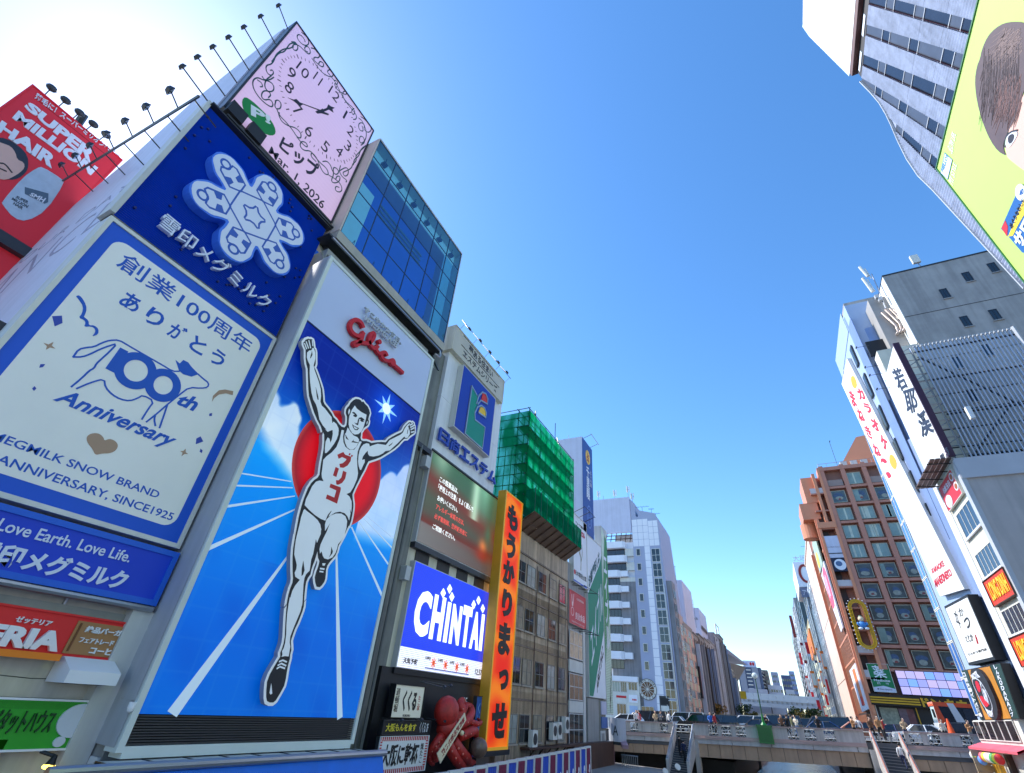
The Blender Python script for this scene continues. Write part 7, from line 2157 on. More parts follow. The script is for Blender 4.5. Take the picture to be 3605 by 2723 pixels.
# ground floor openings
gf = thing('store_entrance', 'open shop front with dark interior, pinkish posters and yellow posts under the fascia', 'shop front', (18,104,-1))
MB().box(11.4, 30, 104.2, 104.6, -1.2, 3.75).build('rear_wall', mat('shop_dark', (40,34,34), dirt=.3), gf)
for a0, a1, c, nm in ((12.0,14.3,(150,150,130),'shop_olive'),(14.4,15.4,(120,96,104),'shop_mauve'),(15.4,16.3,(120,70,70),'shop_rose')):
    MB().box(a0, a1, .2, 3.5, -.18, -.1).build('poster', mat(nm, c, dirt=.5, ds=2.5), gf, F1.m)
for a in (11.5, 16.6, 20.5, 24): MB().box(a, a+.12, -1.2, 3.7, -.1, .05).build('post', SYL if a > 12 else OFFW, gf, F1.m)
for k in range(12): MB().box(13+k*.6, 13.4+k*.6, .0, .5, .0, .05).build('price_card', mat('card_white', (210,210,200), dirt=.3), gf, F1.m)

# ------------------------------------------------------------------ karaoke tower
X13 = 13.0
FR13 = Fr('R', X13)
SILV = mat('silver_cladding', (140,156,190), rough=.36, metal=.3, dirt=.12)
PALEB = mat('pale_blue_cladding', (168,186,214), rough=.45, dirt=.06)
kt = thing('karaoke_tower', 'tall tower with rounded metallic corner, glass edge strip and karaoke sign', 'building', (18,51,-4))
MB().box(13.05, 30, 46.4, 57.4, -4.3, 36.9).build('wall', PALEB, kt)
MB().box(13.0, 13.05, 48.4, 57.4, 35.0, 37.6).build('top_panel', PALEB, kt)
m = MB()
n = 14
for z0, z1 in [(-4.3+4.2*i, -4.3+4.2*(i+1)-.04) for i in range(9)]+[(33.5,36.5)]:
    m = MB()
    pts = [(14.35+1.5*math.cos(R(95+95*i/n)), 46.2-1.5+0+1.5*math.cos(R(0))*0-1.5*math.sin(R(-90+95*i/n))*1.0) for i in range(n+1)]
    cxy = (14.5, 46.0+max(0, (z0-9)*.085))
    pts = [(cxy[0]+1.5*math.cos(R(180+95*i/n)), cxy[1]+1.5*math.sin(R(180+95*i/n))) for i in range(n+1)]
    vs = [(x,y,z0) for x,y in pts]+[(x,y,min(z1,36.5)) for x,y in pts]
    m.add(vs, [(i,i+1,n+2+i,n+1+i) for i in range(n)])
    m.build('curved_cladding', SILV, kt, None, True)
MB().box(13.0, 13.06, 46.0, 48.2, -4.3, 35).build('flat_cladding', SILV, kt)
MB().box(14.5, 16, 44.55, 48.4, -4.3, 35.5).build('return_wall', mat('shaded_return_grey', (166,162,158), dirt=.15), kt)  # grey tone carries the shade on the side facing the camera
for i, (z0, z1) in enumerate(((31.5,33.7),(27.4,29.8),(23.7,25.8),(20.3,22.1),(17.1,18.8),(14.2,15.8),(11.4,12.9))):
    dy = max(0,(z0-9)*.095)
    f = MB().box(-48.0-dy, -47.05-dy, z0-.1, z1+.1, .0, .1).build('window_recess', DKMET, kt, FR13.m)
    MB().box(-47.9-dy, -47.15-dy, z0, z1, .1, .12).build('pane', mat('olive_glass', (70,76,70), rough=.15, dirt=.3), f, FR13.m)
for i, (z0, z1) in enumerate(((6.0,7.7),(1.6,4.2))):
    f = MB().box(-47.2, -46.5, z0, z1, .0, .1).build('vent_recess', BLACK, kt, FR13.m)
    for k in range(12): MB().box(-47.15, -46.55, z0+.05+k*(z1-z0)/12, z0+.05+(k+.55)*(z1-z0)/12, .1, .16).build('vent_slat', mat('vent_straw', (190,170,120), dirt=.1), f, FR13.m)
# glass edge strip
for j in range(13):
    for k in range(2):
        window(kt, FR13, -57.4+.0+k*1.0, 1.8+2.55*j, -56.45+k*1.0, 4.3+2.55*j, 1, 1, OFFW, GLASS_BL, .07, name='edge_glazing')
# karaoke sign
F129 = Fr('R', 12.7)
kw = mat('karaoke_white', (232,232,228), dirt=.03)
ks = thing('karaoke_sign', 'tall white karaoke sign with red kana on the canal face of the tower', 'sign', F129.w(-52, 10))
PXK = [F129.p(2963,1353), F129.p(2982,1263), F129.p(3395,2075), F129.p(3310,2100)]
MB().prism(PXK, -.3, -.01).build('casing', ALU, ks, F129.m)
MB().prism(PXK, -.01, .0).build('face', kw, ks, F129.m)
KR = mat('karaoke_red', (206,24,48), dirt=.03)
zK = lambda s: tr(F129, 2960, 1240, 2.07, s)
for ch, s in (('カ','112,268 150,262 188,345 140,350'),('ラ','160,368 205,380 240,455 190,440'),('オ','212,465 262,500 300,590 232,560'),('ケ','278,590 330,625 358,735 305,700')):
    MB().text(ch, 0,0,1,1, .0, .03, bold=.045, quad=zK(s)).build('lettering', KR, ks, F129.m)
for ch, s in (('ま','52,265 95,300 125,405 90,395'),('ね','112,405 150,415 182,510 140,500'),('き','165,530 205,545 240,640 200,620'),('ね','225,660 270,680 300,765 255,755')):
    MB().text(ch, 0,0,1,1, .0, .03, bold=.035, quad=zK(s)).build('lettering', KR, ks, F129.m)
for i, s in enumerate(('75,175 100,175 120,230 112,268 90,260 75,215','355,750 378,745 410,800 405,855 380,850 355,800')):
    MB().prism(smooth(zK(s)), .0, .02).build('gold_badge', mat('badge_gold', (226,170,30), dirt=.05), ks, F129.m)
MB().prism(smooth(zK('290,775 320,775 340,800 325,815 300,795 295,815')), .0, .02).prism(smooth(zK('325,880 350,870 372,905 350,925 340,905')), .0, .0205).build('red_arc', KR, ks, F129.m)
zB3 = lambda s, f=F129: tr(f, 2900, 1400, 2.387, s)
MB().text('KARAOKE', 0,0,1,1, .0, .02, bold=.03, quad=zB3('905,1440 1000,1368 1018,1415 915,1482')).build('lettering', KR, ks, F129.m)
MB().text('MANEKINEKO', 0,0,1,1, .0, .02, bold=.03, quad=zB3('925,1530 1060,1435 1082,1495 945,1602')).build('lettering', KR, ks, F129.m)
# cutlet restaurant sign
F12 = Fr('R', 12.4)
t = thing('cutlet_sign', 'white lit sign with black brush kana in a black box on the karaoke tower', 'sign', F12.w(-50, 5))
q = tr(F12, 3300, 2100, 3.6625, '105,160 385,15 715,780 400,855')
MB().prism(offset(q, .18), -.6, -.01).build('casing', BLACK, t, F12.m)
MB().prism(q, -.01, .0).build('face', kw, t, F12.m)
zk = lambda s: tr(F12, 3300, 2100, 3.6625, s)
MB().text('か', 0,0,1,1, 0, .02, bold=.0, quad=zk('260,160 320,140 350,240 300,265')).text('つ', 0,0,1,1, 0, .02, bold=.02, quad=zk('335,290 400,260 440,400 370,425')).text('ヰ', 0,0,1,1, 0, .021, quad=zk('195,165 245,190 320,420 270,400')).text('ととか', 0,0,1,1, 0, .02, quad=zk('350,510 440,475 475,570 385,595')).build('lettering', BLACK, t, F12.m)
MB().text('とんかつ専門店', 0,0,1,1, 0, .02, quad=zk('395,735 630,665 640,695 405,765')).build('lettering', DKI, t, F12.m)
MB().text('大阪', 0,0,1,1, 0, .02, quad=zk('480,495 500,490 535,610 515,620')).build('lettering', RED, t, F12.m)
# restaurant sign with oval
t = thing('restaurant_sign', 'orange and dark green restaurant sign with a leaning black and white oval', 'sign', F12.w(-52, 1.5))
zr = lambda s: tr(F12, 3380, 2330, 4.138, s)
MB().prism(zr('20,130 580,20 870,830 310,860'), -.5, -.02).build('casing', BLACK, t, F12.m)
DG = mat('bottle_green', (30,60,54), dirt=.1)
MB().prism(zr('20,130 100,120 330,850 300,850'), -.02, 0).build('green_bar', DG, t, F12.m)
MB().prism(zr('440,62 580,28 860,828 760,835'), -.02, .001).build('green_bar', DG, t, F12.m)
MB().prism(zr('110,125 430,70 745,828 370,845'), -.02, .002).build('wood_panel', mat('wood_orange', (206,136,40), dirt=.2, streak=.2), t, F12.m)
MB().prism(smooth(zr('205,110 260,95 340,130 430,250 500,400 570,560 610,740 590,850 520,850 420,740 330,560 250,380 205,230')), .002, .2).build('oval', mat('oval_black', (36,34,40), dirt=.05), t, F12.m)
c = smooth(zr('230,250 270,240 340,280 420,400 490,540 530,660 520,740 460,730 380,620 300,460 240,330'))
MB().stroke(c, .06, .2, .215, True).build('oval_ring', SIGW, t, F12.m)
MB().prism(smooth(zr('270,290 300,280 340,340 360,420 340,460 300,400')), .2, .22).prism(smooth(zr('335,510 380,500 420,570 480,610 470,660 430,665 380,600')), .2, .221).build('red_mark', KR, t, F12.m)
MB().text('Crew', 0,0,1,1, .2, .24, bold=.02, quad=zr('340,290 400,330 500,640 420,560')).build('lettering', SIGW, t, F12.m)
MB().text('WOTK', 0,0,1,1, .2, .22, bold=.03, quad=zr('205,200 290,130 350,230 240,275')).text('PRSM', 0,0,1,1, .2, .22, bold=.03, quad=zr('425,690 530,735 545,810 480,810')).build('lettering', SIGW, t, F12.m)
for i, (s, p0, p1) in enumerate((('コ炭火ーイトバ酒場',(45,160),(310,820)),('しんＫＯＤＡＫＡパブ',(500,45),(770,815)))):
    n = len(s)
    m = MB()
    for j, ch in enumerate(s):
        u0, u1 = j/n, (j+.85)/n
        x0, y0 = p0[0]+(p1[0]-p0[0])*u0, p0[1]+(p1[1]-p0[1])*u0
        x1, y1 = p0[0]+(p1[0]-p0[0])*u1, p0[1]+(p1[1]-p0[1])*u1
        m.text(ch, 0,0,1,1, 0, .02, bold=.03, quad=zr('%f,%f %f,%f %f,%f %f,%f' % (x0-14,y0+3,x0+26,y0-5,x1+26,y1-5,x1-14,y1+3)))
    m.build('lettering', SIGW, t, F12.m)
# shop windows, pink awning, lanterns below
t = thing('riverside_restaurant', 'brown glazed restaurant front with pink awning at the right edge of the bridge', 'shop front', (13,50,-4))
MB().box(12.5, 13.05, 46.4, 56.6, -4.3, 1.45).build('wall', OFFW, t)
F125 = Fr('R', 12.45)
for k in range(6): window(t, F125, -56.5+k*1.55, .22, -55.0+k*1.55, 1.4, 1, 1, OFFW, GLASS_BR, .06)
zw = lambda s, f=Fr('R', 12.4): tr(f, 3400, 2450, 6.12, s)
p = Fr('R', 11.9)
MB().add([(12.5,46,.05),(12.5,57,.05),(11.7,57.2,-.28),(11.7,46,-.28),(12.5,46,-.06),(12.5,57,-.06),(11.7,57.2,-.42),(11.7,46,-.42)], [(3,2,1,0),(4,5,6,7),(2,3,7,6),(0,1,5,4),(1,2,6,5)]).build('awning', mat('awning_pink', (230,96,110), dirt=.08), t)
MB().box(13.0, 13.2, 46.4, 56.6, -4.3, -.3).build('lower_wall', BROWNRUST, t)
MB().box(12.2, 12.5, 50.5, 51.1, -4.3, -.5).build('post', BROWNRUST, t)
LC = [(236,236,230),(90,170,80),(236,196,50),(90,140,220),(220,90,100),(226,214,70),(236,200,200),(236,236,230),(80,170,90),(230,220,60),(230,60,60)]
for i in range(11):
    y = 56.6-.62*i
    z = -.75-.22*(i in (3,))-.03*i*.0
    t2 = tag(MB().ball((11.75,y,z-.05), .27, 12, 8, 1, 1, 1.1).build('paper_lantern', mat('lantern_%s' % ['white','green','gold','blue','rose','yellow','blush','ivory','leaf','lemon','scarlet'][i], LC[i], dirt=.05, emit=.06), None, None, True), '%s paper lantern under the pink awning, %s from the left' % (['white','green','golden','blue','rosy','yellow','blush pink','ivory','leaf green','lemon','scarlet'][i], ORD[i]), 'lantern', 'paper lanterns under the pink awning')
t = thing('shop_display', 'yellow and red shop display with green trim below the lanterns', 'display', (12.4,52,-4))
MB().box(12.3, 12.6, 53.2, 55.2, -3.2, -1.2).build('yellow_board', mat('display_yellow', (236,176,50), dirt=.2), t)
MB().box(12.2, 12.3, 52.9, 55, -4.2, -3.2).build('green_board', mat('display_green', (110,190,60), dirt=.2), t)
MB().box(12.2, 12.6, 47.5, 50.2, -4.2, -1.6).build('mixed_board', mat('display_red', (190,80,70), dirt=.4, ds=3), t)
# covered heap in silver sheet on the promenade
t = thing('sheeted_heap', 'heap covered in crumpled silver plastic sheet beside the lanterns', 'tarpaulin', (9.6,50,-4.3))
m = MB(); rr = random.Random(9); n1, n2 = 16, 12
q0 = Fr('F', 51)
P = []
for i in range(n1+1):
    for j in range(n2+1):
        u, v = i/n1, j/n2
        hgt = 2.6*math.sin(math.pi*min(1,max(0,u)))**.5*(1-.35*v)*math.sin(math.pi*(.15+.85*v))**.4
        P.append((7.9+2.9*u+rr.uniform(-.07,.07), 49+2.6*v, -4.3+max(0,hgt)*(.75+.25*math.sin(u*9+v*4))+rr.uniform(-.1,.1)))
fs = [(i*(n2+1)+j, (i+1)*(n2+1)+j, (i+1)*(n2+1)+j+1, i*(n2+1)+j+1) for i in range(n1) for j in range(n2)]
m.add(P, fs); m.build('sheet', mat('silver_sheet', (176,180,186), rough=.22, metal=.5, dirt=.35, ds=2.5), t)
t = thing('boarded_ramp', 'tan boarded ramp side behind the silver sheet', 'wall', (11.5,55,-4))
for k in range(9): MB().box(11.3-.0*k, 12.6, 55+.0*k, 55.2, -4.2+.42*k, -3.82+.42*k).build('board', mat('tan_board', (170,150,120), dirt=.15), t)

# ------------------------------------------------------------------ cream building with the noodle signs and slat frame on its roof
cr = thing('cream_building', 'cream building with grey blank flank facing the camera and red noodle signs', 'building', (20,41,-4))
CRM = mat('facade_cream', (226,218,196), dirt=.1, streak=.1)  # the facade's own cream
MB().box(13.0, 30, 38.75, 44.5, -4.3, 15.3).build('wall', CRM, cr)
MB().box(12.95, 30.05, 38.55, 38.74, -4.3, 14.9).build('flank', mat('flank_grey', (188,180,174), dirt=.12, streak=.15), cr)
MB().box(12.9, 30.1, 38.4, 38.7, 14.3, 15.7).build('parapet', mat('parapet_grey', (190,192,196), dirt=.1), cr)
MB().box(12.85, 13.1, 38.45, 38.95, -4.3, 15.6).build('corner_strip', ALU, cr)
MB().box(12.95, 13.0, 43.3, 44.5, -4.3, 27).build('white_strip', SIGW, cr)
MB().box(13.0, 16, 43.2, 44.55, 15.3, 28.5).build('strip_wall', CRM, cr)
FL_ = Fr('R', 12.97)
for k, (b0, b1, n_) in enumerate(((11.5,13.2,4),(8.95,10.45,5),(5.6,7.0,5),(2.0,3.9,5))):
    window(cr, FL_, -42.6, b0, -39.1, b1, n_, 1, OFFW, GLASS_DK, .08)
    MB().box(-42.7, -39.0, b0-.12, b0, 0, .12).build('sill', SIGW, cr, FL_.m)
ps = board('food_poster', 'red food poster with dishes under a small slatted canopy', 'sign', Fr('R',12.85), -43.1, 13.6, -39.3, 15.4, .1, mat('poster_scarlet', (206,40,52), dirt=.05), OFFW, OFFW, .04)
fp = Fr('R', 12.85)
MB().ell(-42.2, 14.1, .7, .4, 0, .02, 20).ell(-39.9, 15.0, .4, .28, 0, .02, 16).ell(-39.8, 14.3, .4, .28, 0, .021, 16).build('dish', SIGW, ps, fp.m)
MB().ell(-39.9, 15.0, .28, .18, .02, .03, 16).ell(-39.8, 14.3, .28, .18, .021, .031, 16).build('dish_food', mat('dish_brown', (170,90,40), dirt=.2), ps, fp.m)
T2(ps, fp, 'お誕生日', -42.4, 14.7, -40.6, 15.1, SIGW, 0, .02, bold=.02)
cn = thing('slatted_canopy', 'small brown slatted canopy over the red food poster', 'canopy', (12,41,15.6))
for k in range(4): MB().box(11.7+.3*k, 11.95+.3*k, 38.4, 43.8, 15.75, 15.83).build('slat', mat('canopy_brown', (110,90,80), dirt=.2), cn)
for k in range(4): MB().bar((13,39+k*1.4,15.6), (11.6,39+k*1.4,15.72), .06).build('arm', BLACK, cn)
for i, (b0, b1) in enumerate(((7.25,8.8),(3.95,5.5))):
    t = board('noodle_sign', '%s orange red noodle shop sign with yellow brush capitals' % ('upper','lower')[i], 'sign', Fr('R',12.8), -42.75, b0, -38.7, b1, .2, mat('noodle_red', (214,60,28), dirt=.12, ds=2), BROWNRUST, BROWNRUST, .04, group='noodle shop signs')
    T2(t, Fr('R',12.8), 'LONG DINH', -42.3, b0+.3, -39.0, b1-.25, mat('noodle_yellow', (250,196,40), dirt=0), .0, .04, bold=.03, shear=.1)
# wine sign on roof frame
F128 = Fr('R', 12.8)
ws = thing('wine_sign', 'tall white sign with large ink brush characters on the roof of the cream building', 'sign', F128.w(-41, 16))
MB().box(-43.3, -38.6, 15.9, 25.7, -.3, 0).build('panel', kw, ws, F128.m)
MB().box(-38.6, -38.45, 15.9, 25.8, -.35, .05).build('edge', mat('plum_edge', (70,40,60), dirt=0), ws, F128.m)
zs = lambda s: tr(F128, 2900, 800, 2.387, s)
zs2 = lambda s: tr(F128, 2900, 1400, 2.387, s)
INKN = mat('brush_ink', (40,46,64), dirt=.05)
m = MB()
m.text('若', 0,0,1,1, .0, .03, bold=.02, quad=zs('565,1195 640,1175 715,1340 640,1390'))
m.text('耶', 0,0,1,1, .0, .03, bold=.02, quad=zs('665,1375 760,1345 800,1540 710,1580'))
m.text('渓', 0,0,1,1, .0, .03, bold=.03, quad=zs2('780,130 850,100 935,290 830,345'))
m.text('紹', 0,0,1,1, .0, .03, quad=zs2('940,545 970,525 1000,585 965,600'))
m.text('興', 0,0,1,1, .0, .03, quad=zs2('975,490 1005,460 1035,540 1000,570'))
m.text('酒', 0,0,1,1, .0, .03, quad=zs2('1010,430 1040,415 1062,480 1035,510'))
m.build('lettering', INKN, ws, F128.m)
fr_ = thing('roof_slat_frame', 'large frame of thin grey vertical slats on the roof of the cream building', 'screen', (17,39.2,15.7))
LATM = mat('slat_grey', (196,202,214), rough=.4, metal=.3, dirt=.1)
sm_ = MB().box(0, .07, 0, 9.9, -.12, .0).mesh('slat', LATM)
cm_ = MB().box(-.03, .1, 9.82, 9.95, -.16, .05).mesh('slat_cap', ALU)
F392 = Fr('F', 39.2)
for k in range(25):
    s_ = link('slat', sm_, fr_, F392.at(14.15+.245*k, 15.75))
    link('slat_cap', cm_, s_, F392.at(14.15+.245*k, 15.75))
for z in (16.2, 19.5, 22.5, 25.2): MB().bar((14.1,39.4,z), (20.2,39.4,z), .12).build('rail', DKMET, fr_)
MB().bar((14.2,39.5,24.8), (20,39.5,17), .12).build('brace', DKMET, fr_)
MB().bar((14.2,39.6,16), (18,39.6,20), .1).build('brace', DKMET, fr_)
MB().bar((20.05,39.1,15.7), (20.05,39.1,25.7), .16).build('post', ALU, fr_)
m = MB()
for k in range(14):
    m.bar((13.0,39.3,16.3+.68*k), (14.2,39.3,16.3+.68*k), .06)
    if k % 2: m.bar((13.0,39.3,16.3+.68*k), (14.2,39.3,16.98+.68*k), .05)
m.bar((13.9,39.3,15.7), (13.9,39.3,25.6), .1).bar((14.1,41.5,15.7), (14.1,41.5,25.6), .1)
m.build('ladder_frame', STEEL, fr_)
m = MB()
for k in range(6): m.bar((14.3,42,16.5+1.5*k), (20,42,16.5+1.5*k), .08)
m.build('rear_frame', DKMET, fr_)
t = thing('floodlight', 'white floodlight on a bent arm in front of the roof slats', 'floodlight', (15,38,19))
MB().box(14.5, 14.75, 37.4, 37.7, 18.0, 18.9).build('lamp_head', kw, t)
MB().tube((14.7,37.5,18.1), (15.1,39.1,19.3), .06, 6).build('arm', CREAM, t)

# ------------------------------------------------------------------ grey concrete building behind
gb = thing('grey_concrete_building', 'plain grey concrete building with small square windows', 'building', (22,50,-4))
GCN = mat('bare_concrete', (172,166,160), dirt=.2, streak=.22, bump=.1)
F43 = Fr('F', 43.0)
MB().box(15.95, 45, 43.0, 46.3, 28, 36.7).build('wall', GCN, gb)
MB().box(15.95, 45, 44.6, 60, 10, 28).build('lower_wall', GCN, gb)
MB().box(15.6, 45, 43.0, 44.6, 15.4, 28).build('lower_wall', GCN, gb)
MB().box(15.9, 15.95, 43.0, 46.3, 28.5, 36.65).build('canal_face', kw, gb)  # white slab puts the sun on this side of the concrete into its colour
for z in (31.38, 26.5): MB().box(15.95, 45, z, z+.05, 0, .02).build('joint', DKMET, gb, F43.m)
MB().box(15.9, 45.0, 36.7, 36.85, -3.3, .04).build('roof_edge', DKMET, gb, F43.m)
for a, b in ((21.2,33.8),(19.15,32.5),(19.35,29.1),(21.3,29.2),(23.1,34.2),(19.5,25.9),(17.2,22.0),(21.6,22.2),(17.4,25.2)):
    window(gb, F43, a, b, a+.55, b+1.15, 2, 1, DKMET, GLASS_DK, .05)
    MB().box(a-.05, a+.62, b-.08, b, 0, .1).build('sill', GCN, gb, F43.m)
MB().box(13.1, 15.9, 46.6, 50, 36.5, 37.4).build('penthouse_wall', GCN, gb)
F44 = Fr('F', 44.2)
zp4 = lambda s: tr(F44, 2900, 800, 2.387, s)
pg = thing('roof_pipes', 'bundle of fat metal ventilation pipes against the grey concrete building', 'pipe', (15,44,31))
for k, s in enumerate(('490,720 610,830 630,880','520,700 640,820 655,870','555,695 670,810 680,865','590,710 690,800 700,850')):
    P = zp4(s)
    MB().chain([(p[0], p[1], .1*k) for p in P]+[(P[-1][0]-.25, P[-1][1]-.3, .1*k)], .13, 8).build('pipe', mat('warm_steel', (176,160,150), rough=.35, metal=.5, dirt=.2), pg, F44.m, True)
MB().box(13.1, 16.0, 29.5, 31.2, -1.4, -1.2).build('rear_wall', mat('near_black_paint', (26,26,30), dirt=.2), pg, F44.m)  # plain near-black panel behind the pipes
an = thing('cellular_antenna', 'cluster of white cellular antennas on a mast at the corner of the grey concrete building', 'antenna', (15.5,44.4,34))
for s in ('300,335 370,415','325,430 410,545','345,350 400,430','365,440 430,540'):
    P = zp4(s); MB().tube((P[0][0],P[0][1],0), (P[1][0],P[1][1],0), .13 if s[0] == '3' and s[1] in '02' else .05, 8).build('panel_antenna', OFFW, an, F44.m)
P = zp4('400,400 470,560 520,690')
MB().chain([(p[0],p[1],.1) for p in P], .06, 6).build('mast', STEEL, an, F44.m)
for s in ('470,610 500,640','440,590 480,600'):
    P = zp4(s); MB().box(P[0][0]-.15, P[0][0]+.15, P[0][1]-.3, P[0][1]+.1, 0, .3).build('box_unit', ALU, an, F44.m)
t = thing('cellular_antenna', 'square panel antenna on a short pole on the flat roof of the grey concrete building', 'antenna', (19,43.2,36.8))
MB().tube((19.05,43.2,36.7), (18.95,43.2,37.6), .06, 6).build('mast', STEEL, t)
MB().box(18.6, 19.2, 43.0, 43.25, 37.5, 38.5).build('panel_antenna', OFFW, t)
for i, (z, y) in enumerate(((27.6,44.2),(26.5,43.9),(30,44.3),(24.8,43.6))):
    floodlight((13.0, y, z), (12.1, y+.3, z+.2), 'small black lamp on a long arm beside the white roof sign, %s one' % ('second highest','third highest','highest','lowest')[i], 'lamps beside the white roof sign', k=.6, size=.4)

# ------------------------------------------------------------------ near tower at the right edge: ribbed panels, glazing strips, green billboard
nt_ = thing('ribbed_tower', 'tall tower of pale blue ribbed panels with dark glazed strips at the right edge', 'building', (20,18,-4))
SC_ = [(38.2,23.45),(36.2,23.25),(34.6,23.17),(33.4,23.3),(32.5,23.5),(31,23.95),(29.5,24.25),(27.8,24.3),(26,24.0),(17,22.95),(5,21.8),(-4,21)]
RIBM = mat('ribbed_blue_panel', (164,172,196), rough=.5, dirt=.3, streak=.2, ds=1.6)
side = [(-y, z) for z, y in SC_]
MB().prism([(8,-4),(8,38.2)]+side, -12, -.02, True).build('wall', mat('tower_backing', (150,160,186), dirt=.1), nt_, FR13.m)
# strips: edges given by (Y at z=38.2, Y at z=17)
ed = [(13.0,10.0),(13.7,10.6),(15.0,11.6),(15.8,12.3),(17.6,14.0),(18.55,14.6),(19.66,16.0),(20.33,16.75),(21.54,18.6),(22.28,19.6),(23.45,22.95)]
def yat(i, z):
    a, b = ed[i]; return a+(b-a)*(38.2-z)/11.8*1.0 if False else a+( (b2[i])-a)*(38.2-z)/11.8
b2 = {0:9.5,1:10.2,2:11.6,3:12.3,4:13.4,5:13.9,6:15.5,7:16.1,8:16.95,9:17.6,10:23.4}
top = [13.0,13.7,15.1,15.8,17.75,18.53,19.67,20.33,21.54,22.28]
bot = [9.6,10.3,11.9,12.6,15.21,15.76,16.75,17.51,18.46,19.26]
# five glazed strips run nearly upright; the last one starts at the curved edge
strips = [((17.85,15.3),(18.53,15.9)),((19.67,16.75),(20.33,17.51)),((21.54,18.46),(22.28,19.26)),((23.1,20.35),(23.6,21.09)),((24.2,22.24),(24.4,22.91))]
def lerp1(p, z, z0=38.0, z1=26.4): return p[0]+(p[1]-p[0])*(z0-z)/(z0-z1)
def edgeY(z):
    for i in range(len(SC_)-1):
        if SC_[i][0] >= z >= SC_[i+1][0]:
            t = (SC_[i][0]-z)/(SC_[i][0]-SC_[i+1][0]); return SC_[i][1]+(SC_[i+1][1]-SC_[i][1])*t
    return SC_[0][1]
zs_ = [38.0-.4*i for i in range(54)]
# ribbed cladding in courses between the strips
bands = [(None,(17.85,15.3)),((18.53,15.9),(19.67,16.75)),((20.33,17.51),(21.54,18.46)),((22.28,19.26),(23.1,20.35)),((23.6,21.09),(24.2,22.24)),((24.4,22.91),None)]
for bi, (lo, hi) in enumerate(bands):
    for ci in range(9):
        m = MB()
        zt_, zb_ = 38.2-2.4*ci, 38.2-2.4*(ci+1)+.02
        nn = 10
        for r_ in range(nn):
            z0, z1 = zt_-(zt_-zb_)*r_/nn, zt_-(zt_-zb_)*(r_+1)/nn
            ym = (z0+z1)/2
            e_ = edgeY(ym)
            l_ = 9 if lo is None else lerp1(lo, ym)
            h_ = e_ if hi is None else min(lerp1(hi, ym), e_)
            if h_-l_ < .05: continue
            m.add([(-h_,z1,.02),(-l_,z1,.02),(-l_,z0,.02),(-h_,z0,.02),(-h_,(z0+z1)/2,.07),(-l_,(z0+z1)/2,.07)], [(0,1,5,4),(4,5,2,3)])
        if m.v: m.build('cladding_course', RIBM, nt_, FR13.m)
GP = [mat('strip_glass', (34,42,56), rough=.25, dirt=.3, ds=.8, spec=.4), mat('strip_blind', (78,84,96), rough=.3, dirt=.25, ds=.8, spec=.3)]
for si, (a, b) in enumerate(strips):
    lo, hi = (a[0], a[1]), (b[0], b[1])
    zc = 38.2
    k = 0
    while zc > 26.4 if False else zc > 15:
        hgt = (1.1 if k % 2 else 2.6)
        z0, z1 = zc, zc-hgt
        e0, e1 = edgeY(z0), edgeY(z1)
        l0, l1 = lerp1(lo, z0), lerp1(lo, z1)
        h0, h1 = min(lerp1(hi, z0), e0), min(lerp1(hi, z1), e1)
        if l1 < e1-.05 and l0 < e0+.3:
            h0 = max(h0, l0+.02); 
            g_ = MB().add([(-h1,z1+.03,.0),(-l1,z1+.03,.0),(-l0,z0-.03,.0),(-h0,z0-.03,.0)], [(0,1,2,3)])
            g_.build('pane', GP[(k+si) % 2], nt_, FR13.m)
            MB().add([(-h1,z1-.03,.03),(-l1,z1-.03,.03),(-l1,z1+.03,.03),(-h1,z1+.03,.03)], [(0,1,2,3)]).build('mullion', ALU, nt_, FR13.m)
        zc = z1; k += 1
    MB().add([(-lerp1(hi,15),15,-.02),(-lerp1(hi,38.2) if lerp1(hi,38.2) < 23.4 else -23.3,38.2,-.02),(-lerp1(hi,38.2)+.08 if lerp1(hi,38.2) < 23.4 else -23.25,38.2,.05),(-lerp1(hi,15)+.08,15,.05)], [(0,1,2,3)]).build('strip_edge', mat('crimson_line', (90,24,40), dirt=0), nt_, FR13.m) if si < 3 else None
m = MB()
m.stroke([(-y+.02, z) for z, y in SC_[:10]], .07, -.02, .12)
m.build('edge_trim', ALU, nt_, FR13.m)
# roof LED sign
ls = thing('white_roof_screen', 'blank white screen on the roof of the ribbed tower', 'screen', FR13.w(-20, 39.6))
MB().prism([(-24.65,52),(-24.65,49.8),(-23.5,39.7),(-10,39.7),(-10,52)], -.5, .3).build('screen_face', mat('screen_blank', (240,240,240), dirt=0), ls, FR13.m)
MB().prism([(-24.72,52),(-24.72,49.8),(-23.56,39.6),(-23.46,39.6),(-24.6,49.9),(-24.6,52)], -.5, .34).build('edge_trim', mat('trim_blue_white', (200,220,240), dirt=0), ls, FR13.m)
MB().box(-23.4, -10, 39.2, 39.7, -.5, .28).build('bottom_bar', mat('brown_bar', (100,66,60), dirt=.1), ls, FR13.m)
MB().box(-23.2, -10, 38.25, 39.2, -.5, .0).build('gap_wall', mat('gap_black', (24,20,24), dirt=0), ls, FR13.m)
for i in range(6): MB().box(-22.9+2.3*i, -21.6+2.3*i, 38.5, 38.8, .0, .05).build('slot_lamp', SIGW, ls, FR13.m)
